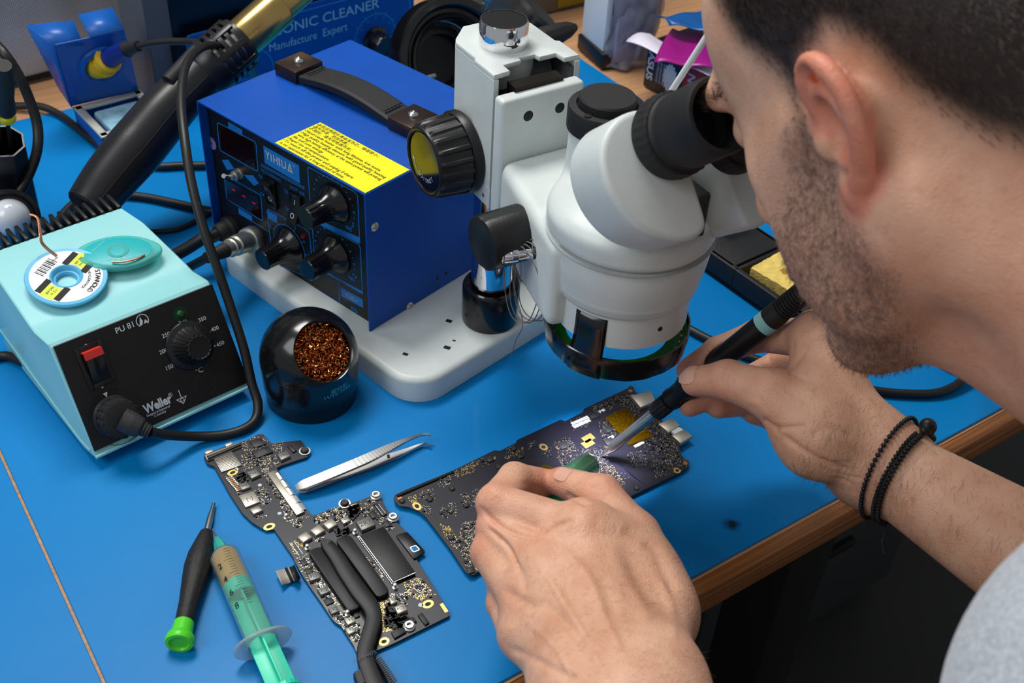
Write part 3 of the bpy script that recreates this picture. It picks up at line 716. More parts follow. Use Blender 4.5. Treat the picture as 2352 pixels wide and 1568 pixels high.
for t, x, y, s in (('SOLDERING', 652, 545, .0042), ('ON', 573, 560, .0045), ('OFF', 587, 703, .0042), ('HOT AIR', 868, 672, .0042), ('ON', 785, 682, .0045), ('OFF', 790, 824, .0042), ('480', 1285, 978, .0050), ('+', 1320, 962, .006), ('480', 1310, 1388, .0050), ('+', 1345, 1378, .006)):
    u, v = c3(x, y); g.text(t, u, v, s, PN)
u, v = c3(1335, 1655); g.text('ESD', u, v+.0012, .0048, PN, bold=.02); g.text('SAFE', u, v-.0035, .0044, PN, bold=.02)
g.build('panel_printing', M_ink_blue, pan)
g = G(); u, v = c3(725, 440)
for t, du, sx in (('Y', -.0140, .85), ('i', -.0098, 1.1), ('H', -.0048, .9), ('I', -.0004, 1.2), ('U', .0045, .9), ('\u0394', .0115, .9)): g.text(t, u+du, v+(0.0), .0095, PN, sx=sx, h=.0003, bold=.03)
g.text('\u00ae', u+.0165, v+.004, .0028, PN, h=.0003)
g.build('maker_name', mat('grey_print2', (168, 186, 200), .6), pan); g = G()
g.text('852D+', *c3(1312, 1545), .0052, PN, h=.0003)
g.build('model_number', mat('grey_print2', (168, 186, 200), .6), pan)
g = G(); u, v = c3(167, 280)
for k in range(20):
    a = 2*math.pi*k/20; g.poly([(u+.0012*math.cos(a-.1), v+.0012*math.sin(a-.1)), (u+.0052*math.cos(a-.1), v+.0052*math.sin(a-.1)), (u+.0052*math.cos(a+.1), v+.0052*math.sin(a+.1)), (u+.0012*math.cos(a+.1), v+.0012*math.sin(a+.1))], PN, h=.0003, m=1)
g.poly(circ(u, v, .0057), PN, h=.0002)
g.build('hologram_sticker', [mat('lilac_foil', (110, 90, 150), .3, .3), mat('pale_foil', (190, 180, 215), .3, .4)], pan)
M_disp = mat('dark_red_display', (26, 3, 8), .08, coat=.6)
for k, q in enumerate((((232, 128), (500, 275), (530, 492), (252, 332)), ((275, 570), (548, 722), (570, 898), (298, 738)))):
    g = G(); g.prism([c3(*p) for p in q], 0, .0006, PN); ds = g.build('display', M_disp, pan)
    if k == 1:
        g = G()
        for p in ((350, 660), (435, 712), (517, 768)):
            u, v = c3(*p); g.poly([(u-.0018, v-.0004), (u+.0018, v-.0004), (u+.0018, v+.0004), (u-.0018, v+.0004)], PN, h=.0008)
        g.build('lit_segments', mat('red_led_segment', (190, 0, 40), .4, emit=.8), ds)
# toggle
g = G(); o_ = np.array([*c3(398, 525), 0]); O_ = PN.w(o_)
g.lathe([(0, 0), (.0045, 0), (.0045, .0015), (.0036, .002), (.0036, .004), (.0042, .0042), (.0042, .006), (.0028, .0065), (.0028, .0085), (0, .009)], O_, PN.Z, 16)
ts = g.build('toggle_switch', M_nickel, pan)
tip = PN.w((*c3(262, 548, .020), .020)); g = G(); g.tube([O_+PN.Z*.008, (O_+PN.Z*.008+tip)/2, tip], [.0013, .0014, .0018], 12); g.build('lever', M_chrome, ts)
# rockers
for k, (cx, cy) in enumerate(((655, 680), (865, 805))):
    u, v = c3(cx, cy); R_ = Fr(PN.w((u, v, 0)), X=PN.X, Z=PN.Z)
    g = G()
    g.box((0, .0115, .001), (.0135, .002, .003), R_, bev=.0005); g.box((0, -.0115, .001), (.0135, .002, .003), R_, bev=.0005)
    g.box((.006, 0, .001), (.0015, .024, .003), R_, bev=.0004); g.box((-.006, 0, .001), (.0015, .024, .003), R_, bev=.0004); g.box((0, 0, -.001), (.0125, .023, .003), R_)
    bz = g.build('rocker_switch', M_blackg, pan)
    h1, h2 = ((.0075, .0012) if k == 0 else (.0012, .0075))
    SR = Fr(R_.w((-.0052, 0, 0)), X=R_.Y, Z=-R_.X)       # x = up the panel, y = out of the panel
    sgn_ = 1 if SR.Y@R_.Z > 0 else -1
    g = G(); g.prism([(p[0], p[1]*sgn_) for p in ((.0105, -.001), (.0105, h1), (0, .0030), (-.0105, h2), (-.0105, -.001))], 0, -.0104 if (SR.Z@R_.X) < 0 else .0104, SR, bev=.0004)
    rk = g.build('rocker', M_black, bz)
    g = G()
    for sg, hh in ((1, h1), (-1, h2)):
        tp = Fr(R_.w((0, sg*.0052, (.0030+hh)/2)), X=R_.X, Z=nrm(R_.Z*.0105-R_.Y*sg*(hh-.003)))
        if sg == 1: g.box((0, 0, .0002), (.0006, .004, .0001), tp)
        else: g.strip(circ(0, 0, .0018, 20), .0006, tp, h=.0003, closed=True)
    g.build('rocker_marks', M_ink_white, rk)
# rotary knobs
for cx, cy in KN:
    u, v = c3(cx, cy, .001); O_ = PN.w((u, v, 0))
    g = G()
    g.lathe([(0, .0003), (.0155, .0003), (.0158, .0015), (.0150, .003), (.0128, .0055), (.0108, .009), (.0095, .013), (.0090, .020), (.0088, .0275), (.0080, .0282), (0, .0282)], O_, PN.Z, 72,
            wob=lambda k, r, h: 1.06 if (k < 2 or k > 70) and h < .006 else (.94 if k % 12 == 0 and h > .012 and r > .0085 else 1))
    kb = g.build('rotary_knob', M_blackg, pan)
g = G(); u, v = c3(925, 1040); g.lathe([(.0020, 0), (.0020, .0015), (.0014, .0028), (0, .0033)], PN.w((u, v, 0)), PN.Z, 16); g.build('indicator_led', mat('dark_red_led', (120, 10, 10), .1, coat=.5), pan)
# cable boot of the hot-air hose
u, v = c3(330, 965); BOOT = PN.w((u, v, 0)); g = G(); g.lathe([(.0105, 0), (.0105, .004), (.0085, .006), (.0080, .013), (.0065, .015), (0, .015)], BOOT, PN.Z, 12); g.build('hose_boot', M_blackm, pan)
# carrying handle on the lid
ZT = H_
TPF = Fr(BX.w((0, 0, ZT)), -38.73)
M_hcap = mat('brown_chrome_cap', (70, 56, 52), .3, .75)
h0 = np.array([-.180, .0855]); h1 = np.array([-.030, .0895])      # handle ends
hd = nrm(h1-h0); hp = np.array([-hd[1], hd[0]])
hf = Fr(TPF.w((*h0, 0)), X=TPF.X*hd[0]+TPF.Y*hd[1], Z=(0, 0, 1)); L = np.linalg.norm(h1-h0)
han = None
N = 24; pts = []
prof = []
for k in range(N+1):
    x = .004+(L-.008)*k/N; t = (x-.024)/(L-.048); zz = .0035+(.0065*math.sin(math.pi*min(max(t, 0), 1)))
    prof.append((x, zz))
g = G(); V = []; F = []
rb = [(-.0125, 0), (-.0125, .0048), (-.0115, .0056)]+[(-.0115+.023*j/14, .0056+(.0005 if j % 2 else 0)) for j in range(1, 14)]+[(.0115, .0056), (.0125, .0048), (.0125, 0)]
m_ = len(rb)
for (x, zz) in prof:
    for (a, b) in rb: V.append((x, a, zz-.0028+b))
for i in range(N):
    for j in range(m_): F.append((i*m_+j, i*m_+(j+1) % m_, (i+1)*m_+(j+1) % m_, (i+1)*m_+j))
F.append(tuple(range(m_))); F.append(tuple(N*m_+j for j in range(m_-1, -1, -1)))
g.add(V, F, 0, hf)
for x in (.033, L-.033): g.box((x, 0, .0118-.0015), (.0012, .018, .0008), hf)
han = g.build('carrying_handle', M_blackm, hot)
for x in (.0015, L-.0015-.022+.0):
    cx = x+.011
    g = G(); g.prism(rpoly([(cx-.0125, -.0145), (cx+.0125, -.0145), (cx+.0125, .0145), (cx-.0125, .0145)], .001, 2), 0, .0105, hf, bev=.0006)
    cp = g.build('handle_end_cap', M_hcap, han)
    g = G(); g.lathe([(.0042, .0105), (.0042, .0112), (.0038, .0122), (.0030, .0132), (.0012, .0138), (0, .0132)], hf.w((cx, 0, 0)), (0, 0, 1), 24)
    g.build('screw', M_steel, han)
# yellow advice sticker
ST = Fr(TPF.w((-.001, .0012, .0002)), -38.73)
g = G(); g.poly([(-.0952, 0), (0, 0), (-.0005, .0435), (-.0952, .0435)], ST, h=.0001); stk = g.build('advice_sticker', mat('yellow_paper', (252, 236, 18), .45), hot)
g = G()
lines = ['\u672c\u673a\u91c7\u7528\u8d85\u957f\u5bff\u547d\u53d1\u70ed\u82af\uff0c\u566a\u97f3\u6781\u5c0f\uff1b', '\u6e29\u5347\u5feb\u901f\uff0c\u70ed\u6548\u7387\u9ad8\uff1b', '\u4e0d\u7528\u65f6\uff0c\u8bf7\u5173\u95ed\u7535\u6e90\u5f00\u5173\uff1b', 'Hand-made heater with long lifetime, low noise.', 'High quality heating element with good quality heating', 'wire, high heating efficiency, at the same power will prolong', 'life and save energy.', 'Rapid rise of temperature.', 'To switch off the power and unplug if there', 'is no operation for a long period of time.']
for k, t in enumerate(lines):
    V, F = text_mesh(t)
    if len(V) == 0: continue
    sz = .0040 if k < 3 else .0041; w = (V[:, 0].max()-V[:, 0].min())*sz; sx = min(1, .088/w)
    g.text(t, -.0925+w*sx/2, .0400-.0041*k, sz, ST, sx=sx, h=.0003)
    if k not in (5, 6, 9): g.poly(circ(-.0940, .0400-.0041*k, .0004, 8), ST, h=.0003)
g.build('sticker_text', M_ink_black, stk)
# side screws
SF = Fr(BX.w((0, 0, 0)), X=BX.Y, Z=BX.X)
for p in ((780+525/6.533, 340+1180/6.533), (780+1050/6.533, 560+935/6.533)):
    u, v = SF.hit(*p); g = G()
    O_ = SF.w((u, v, 0)); g.lathe([(.0036, 0), (.0036, .0004), (.0030, .0012), (.0014, .0018), (.0011, .0010), (0, .0010)], O_, SF.Z, 20); g.build('screw', M_nickel, hot)
g = G()
for p in ((780+1465/6.533, 560+520/6.533), (780+1598/6.533, 560+440/6.533)):
    u, v = SF.hit(*p); g.poly(circ(u, v, .0014, 14), SF, h=.0002)
g.build('vent_hole', M_dark, hot)
# rubber feet
# ---------------------------------------------------------------- hot-air gun resting on its cradle beside the station
gp = [at(206, 470, .052), at(262, 398, .066), at(320, 330, .080), at(385, 252, .098), at(436, 200, .110), at(474, 162, .119)]
gun = thing('hot_air_gun', 'black hot-air gun with a brass nozzle, leaning in its cradle beside the blue station', 'hot air gun', Fr(at(206, 470, .0)))
M_gun = mat('satin_black_plastic', (30, 30, 33), .33, bump=.05, bscale=500)
P = catmull(gp, 6); n = len(P)
R = np.interp(np.linspace(0, 1, n), [0, .06, .15, .35, .55, .7, .85, 1], [.0185, .0195, .0212, .0232, .0222, .0205, .0195, .0195])
g = G(); g.tube(P, R, 40, sq=(1.0, 1.0)); 
gb = g.build('handle_body', M_gun, gun)
# moulding seam line
g = G()
gd = nrm(gp[-1]-gp[0]); gu = nrm(np.cross(gd, np.cross([0, 0, 1.], gd))*1.0); gs = np.cross(gd, gu)
vw = nrm(np.array([0, 0, CAMH])-gp[2]); vw = nrm(vw-gd*(vw@gd)); side = np.cross(gd, vw)
for ang in (12,):
    a = math.radians(ang); dr = vw*math.cos(a)+side*math.sin(a)
    g.tube([p+dr*(r*1.0) for p, r in zip(P, R)], .00045, 6)
g.build('body_seam', M_dark, gb)
g = G(); a0 = gp[-1]; 
vh = []
N = 72
ga = nrm(at(560, 86, .138)-gp[-1])
prof = [(0, -.006), (.0192, -.006), (.0212, -.003), (.0228, .003), (.0236, .008)]
g.lathe(prof+[(.0236, .009), (.0236, .0105)], a0, ga, N)
# vent slots: alternating ribs and gaps round the collar, over four rows
for row in range(4):
    h0_ = .0105+row*.0068
    for k in range(N):
        if k % 18 < 13: continue
        th = 2*math.pi*k/N
    g.lathe([(.0236-row*.0006, h0_+.0032), (.0236-row*.0006, h0_+.0068), (.0212-row*.0006, h0_+.0068), (.0212-row*.0006, h0_+.0032), (.0236-row*.0006, h0_+.0032)], a0, ga, N)
u_ = nrm(np.cross(ga, [0, 0, 1.])); w_ = np.cross(ga, u_)
for k in range(8):
    th = 2*math.pi*(k+.3)/8
    dirv = u_*math.cos(th)+w_*math.sin(th); sd_ = np.cross(ga, dirv)
    F_ = Fr(a0, X=dirv, Z=ga); g.box((.0217, 0, .0235), (.0034, .0060, .029), F_, bev=.0008)
g.lathe([(.0210, .0370), (.0216, .0375), (.0208, .041), (.0185, .042), (.0180, .040), (.0180, .037), (.0210, .037)], a0, ga, N)
g.lathe([(.017, .008), (.0178, .036)], a0, ga, 40, m=1)
g.build('vent_collar', [M_gun, M_nickel], gb)
M_brass = mat('heat_stained_brass', (188, 158, 98), .24, .95, var=.22, vscale=35)
g = G(); g.lathe([(.0168, .036), (.0172, .038), (.0172, .084), (.0166, .0855), (.0150, .086), (.0146, .0865), (.0148, .13), (.0138, .131), (.0130, .129), (0, .12)], a0, ga, 48); g.build('nozzle', M_brass, gun)
# suspension bracket bar on its upper-left flank
g = G(); b0 = at(387, 188, .122); b1 = at(452, 118, .136); g.tube([b0, b1], .0065, 16); g.build('bracket_bar', M_blackm, gun)
# end cap, screw hole and strain relief
ge = nrm(gp[0]-gp[1])
g = G(); g.lathe([(.0185, -.001), (.0182, .002), (.0165, .0038), (0, .0040)], gp[0], ge, 40); g.build('end_cap', M_gun, gb)
hose = [gp[0]+ge*.004, gp[0]+ge*.020]
sr0 = gp[0]+ge*.004+np.cross(ge, side)*0.0
sr = [at(195, 487, .052), at(172, 510, .045), at(150, 530, .038)]
g = G(); Pn = catmull(sr, 10); g.tube(Pn, [(.0075-.0025*k/len(Pn))*(1.0 if k % 2 else .86) for k in range(len(Pn))], 20); g.build('strain_relief', M_blackm, gun)
g = G(); g.tube(catmull([at(150, 530, .038), at(120, 558, .027), at(80, 580, .016), at(40, 590, .010), at(-20, 600, .008), at(-60, 560, .008)], 8), .0052, 14); g.build('air_hose', M_cord, gun)
# cradle bracket fixed to the side of the station
crd = []
g = G()
for z in (.066, .092):
    pass
g.box((-W_-.014, .055, .055), (.028, .010, .004), BX, bev=.001)
g.box((-W_-.014, .105, .080), (.028, .010, .004), BX, bev=.001); g.box((-W_-.0018, .08, .068), (.003, .070, .040), BX, bev=.001)
cr = g.build('gun_cradle', M_blackm, hot)
# ---------------------------------------------------------------- turquoise soldering station, front left
WO = at(218, 1046, .010)*np.array([1, 1, 0]); WF = Fr(WO, 43)
wel = thing('soldering_station', 'pale turquoise soldering station with a black dial panel, at the left of the microscope', 'soldering station', WF)
M_turq = mat('pale_turquoise_plastic', (150, 214, 216), .38, coat=.1, var=.02, vscale=15)
M_wpan = mat('satin_black_panel', (20, 20, 21), .42, bump=.08, bscale=1500)
WW = .1165
# side profile (y, z): front bottom lip, panel top, dip, back, bottom
prof = [(.000, .0095), (.0375, .0785), (.0400, .0800), (.047, .0785), (.0640, .0745), (.072, .0752), (.1240, .0868), (.1500, .0868), (.1530, .084), (.1530, .004), (.150, .001), (.018, .001), (.0005, .0065)]
V = []; F = []
xs = [0, .001, WW/2, WW-.001, WW]
m_ = len(prof)
for i, x in enumerate(xs):
    for (y, z) in prof:
        ins = .0012 if i in (0, 4) else 0
        cy, cz = .08, .045
        s_ = 1-ins/.05 if ins else 1
        yy, zz = cy+(y-cy)*s_, cz+(z-cz)*s_
        tp = .0 if y < .08 else -.010*(y-.08)/.07
        V.append((x+(tp if x > WW/2 else (0.0 if x < WW/2 else 0)), yy, zz))
for i in range(len(xs)-1):
    for j in range(m_): F.append((i*m_+j, i*m_+(j+1) % m_, (i+1)*m_+(j+1) % m_, (i+1)*m_+j))
F.append(tuple(range(m_-1, -1, -1))); F.append(tuple(4*m_+j for j in range(m_)))
g = G(); g.add(V, F, 0, WF); wb = g.build('housing', M_turq, wel, smooth=28)
# lower shell rib on the left flank
g = G(); g.tube([WF.w((-.0004, y, z)) for y, z in ((.006, .0105), (.022, .0075), (.10, .0135), (.1525, .020))], .0007, 8); g.tube([WF.w((x, -.0007, .0088)) for x in (0, WW)], .0014, 8); g.build('shell_rib', M_turq, wb)
pu = nrm(np.array([0, .0375, .069])); PW = Fr(WF.w((0, .0018, .0132)), X=WF.X, Z=np.cross(WF.X, WF.Y*pu[1]+WF.Z*pu[2])); 
if PW.Z@WF.Y > 0: PW = Fr(PW.O, X=WF.X, Z=-PW.Z)
PW.O = PW.O+PW.Z*.0012
c5 = lambda x, y, off=0: PW.hit(x/3.672, 650+y/3.672, off)
a_, b_, c_, d_ = c5(452, 535), c5(1790, 5), c5(2100, 835), c5(800, 1420)
g = G(); g.prism([a_, b_, c_, d_], -.0025, .0, PW, bev=.0003, seg=1); wp = g.build('front_panel', M_wpan, wel)
g = G()
def ln(p, q, w=.0008): g.strip([c5(*p), c5(*q)], w, PW)
for t, x, y, s in (('PU 81', 1055, 375, .0056), ('0', 732, 538, .0056), ('300', 1540, 328, .0040), ('350', 1705, 305, .0040), ('400', 1812, 385, .0040), ('450', 1858, 512, .0040), ('250', 1400, 438, .0040), ('200', 1378, 575, .0040), ('150', 1427, 710, .0040), ('\u00b0C', 1680, 738, .0054)):
    u, v = c5(x, y); g.text(t, u, v, s, PW, rot=0, bold=.01)
for p, q in (((1547, 345), (1553, 366)), ((1678, 335), (1668, 356)), ((1776, 408), (1758, 418)), ((1815, 530), (1790, 528)), ((1443, 432), (1466, 447)), ((1414, 562), (1440, 564)), ((1488, 664), (1464, 688)), ((850, 842), (866, 885))): ln(p, q, .0013)
g.poly([c5(*p) for p in ((1750, 465), (1780, 475), (1752, 495))], PW); g.poly([c5(*p) for p in ((865, 932), (905, 915), (902, 963))], PW)
u, v = c5(1330, 1022); g.text('Weller', u, v, .0088, PW, bold=.035, sx=.80)
u, v = c5(1437, 945); g.text('\u00ae', u, v, .0042, PW)
u, v = c5(1335, 1078); g.text('Designed & Engineered', u, v, .0023, PW, sx=.80, bold=.01); u, v = c5(1350, 1100); g.text('in Germany', u, v, .0023, PW, sx=.8, bold=.01)
# esd and earth symbols
u, v = c5(1200, 315); g.strip([(u+.0042*math.cos(math.radians(a)), v+.0042*math.sin(math.radians(a))) for a in range(-50, 231, 14)], .0006, PW)
g.poly([(u-.003, v-.0028), (u-.0008, v+.003), (u+.0002, v-.0004), (u-.001, v-.0028)], PW); g.poly([(u+.0002, v-.0024), (u+.002, v+.0002), (u+.0036, v-.0024)], PW)
u, v = c5(1530, 968); g.strip([(u-.0035, v), (u+.0035, v), (u, v-.0042)], .0006, PW, closed=True); g.strip([(u, v), (u, v+.006)], .0006, PW); g.strip(circ(u, v-.0014, .0011, 12), .0004, PW, closed=True)
g.build('panel_printing', M_ink_white, wp)
g = G(); u, v = c5(1730, 852); g.strip(circ(u, v, .0078, 40), .0004, PW, closed=True, h=.0001)
g.build('blank_button_groove', mat('groove_grey', (44, 44, 46), .5), wp); g = G(); u2, v2 = c5(985, 1130); g.strip(circ(u2, v2, .0190, 40), .0004, PW, closed=True, h=.0001)
g.build('socket_groove', M_dark, wp)
g = G(); u, v = c5(1520, 260); g.lathe([(.0050, .0001), (.0050, .0004), (.0028, .0004), (.0028, .0014), (.0018, .0028), (0, .0034)], PW.w((u, v, 0)), PW.Z, 24); g.build('indicator_led', mat('dark_green_led', (8, 60, 32), .08, coat=.8), wp)
# red and black rocker
u, v = c5(805, 690); RR = Fr(PW.w((u, v, 0)), X=PW.X, Z=PW.Z)
g = G()
for s_ in (-1, 1):
    g.box((s_*.0078, 0, .0006), (.0032, .030, .0016), RR, bev=.0005); g.box((0, s_*.0132, .0006), (.0124, .0036, .0016), RR, bev=.0005)
g.box((0, 0, -.0008), (.0135, .026, .002), RR)
sw = g.build('rocker_switch', M_black, wp)
SR = Fr(RR.w((-.0060, 0, 0)), X=RR.Y, Z=RR.X)      # x up the panel, y = z cross x
sy = 1 if SR.Y@RR.Z > 0 else -1
g = G(); g.prism([(.0112, 0), (.0112, .0070*sy), (.0060, .0070*sy), (-.0112, .0016*sy), (-.0112, 0)], 0, .0120, SR, bev=.0005); rk = g.build('rocker', M_blackg, sw)
g = G(); g.prism([(.0114, .0004*sy), (.0114, .0073*sy), (.0062, .0073*sy), (.0062, .0055*sy), (.0105, .0055*sy), (.0105, .0004*sy)], -.0003, .0123, SR); g.build('red_face', mat('red_plastic', (214, 52, 42), .4), rk)
# temperature dial
u, v = c5(1612, 528, .003); DO = PW.w((u, v, 0))
g = G(); g.lathe([(0, 0), (.0172, 0), (.0174, .0012), (.0168, .0022), (.0135, .0035), (.0120, .006), (.0105, .010), (.0092, .0145), (.0090, .017)], DO, PW.Z, 144, wob=lambda k, r, h: .965 if k % 6 == 0 and .0025 < h < .0165 else 1)
g.lathe([(.0090, .0165), (.0090, .019), (.0078, .0195), (.0072, .0190), (0, .0190)], DO, PW.Z, 96, wob=lambda k, r, h: .93 if k % 6 < 2 and r > .0075 else 1)
g.build('temperature_dial', M_black, wp)
# plug of the iron, its boot and its cord
u, v = c5(985, 1130, .004); QO = PW.w((u, v, 0))
g = G(); g.lathe([(0, 0), (.0145, 0), (.0148, .001), (.0130, .0022)], QO, PW.Z, 48)
g.build('socket', M_black, wp)
iron_cord = thing('plug_cord', 'black plug and cord running from the turquoise station up over the hot-air gun', 'cord', Fr(QO))
qd = nrm(PW.Z*.80+WF.X*.52-np.array([0, 0, 1.])*.22)
g = G()
for k in range(4): g.lathe([(.0128, .002+k*.0032), (.0134, .0025+k*.0032), (.0134, .0048+k*.0032), (.0126, .0052+k*.0032)], QO, PW.Z, 96, wob=lambda k, r, h: .94 if k % 6 < 2 else 1)
g.lathe([(.0124, .0), (.0124, .0148), (.0105, .0155), (0, .0155)], QO, PW.Z, 40)
g.build('ribbed_ring', M_blackm, iron_cord)
tip_px = [(300, 978, .030), (318, 984, .026), (338, 991, .021)]
b0 = QO+PW.Z*.0140
bp = [b0, (b0*.62+at(345, 992, .0255)*.38), (b0*.3+at(345, 992, .0255)*.7), at(345, 992, .0255)]
M_boot = mat('grey_worn_rubber', (50, 49, 50), .55, bump=.3, bscale=600)
Pb = catmull(bp, 10); nb = len(Pb)
g = G(); g.tube(Pb, [np.interp(k/(nb-1), [0, .3, .62, .68, 1], [.0082, .0080, .0068, .0056, .0044])*(1 if k/(nb-1) < .66 else (1 if k % 3 else .86)) for k in range(nb)], 28); g.build('cable_boot', M_boot, iron_cord)
cp_ = [at(345, 992, .0255), at(390, 999, .017), at(450, 1002, .0075), (at(510, 999, .0035)), at(560, 985, .0035), at(587, 962, .0045), at(592, 925, .010), at(578, 880, .020), at(560, 800, .040), at(528, 700, .066), at(497, 610, .090), at(466, 520, .112), at(440, 420, .134), at(424, 320, .152), at(416, 230, .162), at(424, 160, .165), at(446, 122, .160), at(480, 104, .150), at(520, 112, .135), at(560, 140, .110), at(585, 175, .07)]
g = G(); g.tube(catmull(cp_, 8), .0034, 14); g.build('cord', M_cord, iron_cord)
# rear tray comb
g = G()
for k in range(17):
    x = .002+k*.0064; g.box((x, .1600, .079), (.0030, .020, .020), WF, bev=.0006); 
g.box((.054, .1600, .069), (.112, .020, .008), WF)
g.build('rear_comb', M_black, wel)
# ---------------------------------------------------------------- desoldering wick spools lying on it
topn = nrm(np.cross(WF.X, WF.Y*.052+WF.Z*.0116))
if topn[2] < 0: topn = -topn
TW = Fr(WF.w((0, .072, .0752)), X=WF.X, Z=topn)
u, v = TW.hit(153, 640, .004)
SPF = Fr(TW.w((u, v, .0002)), X=TW.X, Z=TW.Z)
wick = thing('wick_spool', 'light blue spool of desoldering wick with a printed white label, lying on the turquoise station', 'spool', SPF)
M_lb = mat('light_blue_plastic', (96, 186, 226), .38)
g = G(); g.lathe([(.0070, 0), (.0225, 0), (.0245, .0008), (.0268, .0050), (.0272, .0062), (.0266, .0068), (.0252, .0066), (.0245, .0064), (.0110, .0064), (.0102, .0068), (.0096, .0064), (.0086, .004), (.0084, .0035), (.0072, .0032), (.0066, .001), (.0070, 0)], SPF.O, SPF.Z, 72); wk = g.build('reel', M_lb, wick)
LB = Fr(SPF.w((0, 0, .0064)), X=SPF.X, Z=SPF.Z)
def ring_sector(a0, a1, r0, r1, n=14): return [(r1*math.cos(a0+(a1-a0)*k/n), r1*math.sin(a0+(a1-a0)*k/n)) for k in range(n+1)]+[(r0*math.cos(a1+(a0-a1)*k/n), r0*math.sin(a1+(a0-a1)*k/n)) for k in range(n+1)]
g = G(); 
for k in range(4): g.poly(ring_sector(k*math.pi/2, (k+1)*math.pi/2, .0112, .0240), LB, h=.0001)
lb = g.build('paper_label', mat('white_label', (238, 240, 240), .5), wk)
# band across the label: direction from lower-left to upper-right in the picture
bd = math.radians(2)+math.atan2(*(np.array(LB.hit(700/3.92, 350+970/3.92))-np.array(LB.hit(440/3.92, 350+1220/3.92)))[::-1]) if True else 0
ca, sa_ = math.cos(bd), math.sin(bd)
rt = lambda a, b: (a*ca-b*sa_, a*sa_+b*ca)
g = G()
for s_ in (-1, 1):
    for (y0, y1, m) in ((-.0095, -.0050, 0), (-.0050, .0050, 1), (.0050, .0095, 0)):
        x1 = math.sqrt(.0238**2-max(abs(y0), abs(y1))**2); x0 = .0114 if abs(y0+y1) < .001 else math.sqrt(max(.0114**2-max(abs(y0), abs(y1))**2, 0))+.002
        x0 = max(x0, .0085)
        g.poly([rt(s_*x0, y0), rt(s_*x1, y0), rt(s_*x1, y1), rt(s_*x0, y1)], LB, h=.0002, m=m)
g.build('label_band', [M_ink_black, mat('lime_print', (214, 226, 40), .5)], lb)
g = G()
for k, w in enumerate((.0006, .0003, .0009, .0004, .0006, .0003, .0008, .0003, .0006, .0009, .0003, .0005)):
    x = -.008+k*.0014; g.poly([rt(x, .0125), rt(x+w, .0125), rt(x+w, .0195), rt(x, .0195)], LB, h=.00025)
ts = 'STANNOL\u00ae'
an_ = lambda x, y: math.atan2(*LB.hit(x/3.92, 350+y/3.92)[::-1])
a_s, a_e = an_(855, 1070), an_(735, 1195)
if a_e > a_s: a_e -= 2*math.pi
for k, ch in enumerate(ts):
    a = a_s+(a_e-a_s)*k/(len(ts)-1); g.text(ch, .0205*math.cos(a), .0205*math.sin(a), .0046, LB, rot=a-math.pi/2, h=.0003, bold=.02)
ts = 'NO-CLEAN WICK'
for k, ch in enumerate(ts):
    a = a_s+.02+(a_e-a_s-.1)*k/(len(ts)-1); g.text(ch, .0152*math.cos(a), .0152*math.sin(a), .0027, LB, rot=a-math.pi/2, h=.0003)
for t, x, y in (('NC-AB', -.0165, .0015), ('1,5 m', -.0165, -.0018), ('NC-AB', .0165, .0015), ('2.2 mm', .0165, -.0018)): g.text(t, *rt(x, y), .0026, LB, rot=bd+math.pi, h=.0003)
g.build('label_text', M_ink_black, lb)
M_cu = mat('copper_braid', (206, 146, 112), .35, .8, var=.2, vscale=900)
g = G(); br = [at(68, 492, .118), at(86, 500, .116), at(92, 530, .112), at(98, 560, .105), at(130, 588, .092)]
g.tube(catmull(br, 8), .0011, 8, sq=(1, .45)); g.build('copper_braid', M_cu, wick)
# teal blister disc of wick
u, v = TW.hit(272, 585, .004)
tl = Fr(TW.w((u, v, .0026)), X=nrm(TW.X*.9-TW.Y*.42), Z=nrm(TW.Z+TW.Y*.12))
disp = thing('wick_dispenser', 'translucent teal oval desoldering wick dispenser, leaning against the light blue spool', 'wick dispenser', tl)
M_teal = mat('teal_plastic', (30, 178, 182), .4); M_clear = mat('clear_teal_plastic', (120, 220, 214), .38, trans=.6, ior=1.15)
g = G(); g.prism([(.0275*math.cos(2*math.pi*k/48)*(1+.10*abs(math.cos(math.pi*2*k/48))**6), .0180*math.sin(2*math.pi*k/48)) for k in range(48)], .0, .0050, tl, bev=.0018, seg=3); dc = g.build('clear_case', M_clear, disp)
g = G(); g.prism([(.0235*math.cos(2*math.pi*k/48), .0155*math.sin(2*math.pi*k/48)) for k in range(48)], .0008, .0052, tl, bev=.0008); dd = g.build('disc', M_teal, disp)
g = G(); g.lathe([(.0075, .0052), (.0075, .0056), (.0065, .0058), (.005, .0052)], tl.O, tl.Z, 32); g.build('hub_window', M_clear, dd)
g = G(); TL2 = Fr(tl.w((0, 0, .0053)), X=tl.X, Z=tl.Z); g.text('Chemtronics', .009, -.0085, .0032, TL2, rot=.25); g.text('REF 80', -.004, -.0095, .0024, TL2); g.text('Soder-Wick', -.013, .006, .0028, TL2, rot=.9); g.build('embossed_text', mat('pale_teal_print', (130, 214, 214), .5), dd)
g = G(); g.tube(catmull([tl.w((-.004, -.0135, .0065)), tl.w((.004, -.0148, .007)), tl.w((.013, -.0120, .0065)), tl.w((.018, -.008, .0062))], 6), .0007, 8); g.build('copper_braid', M_cu, disp)
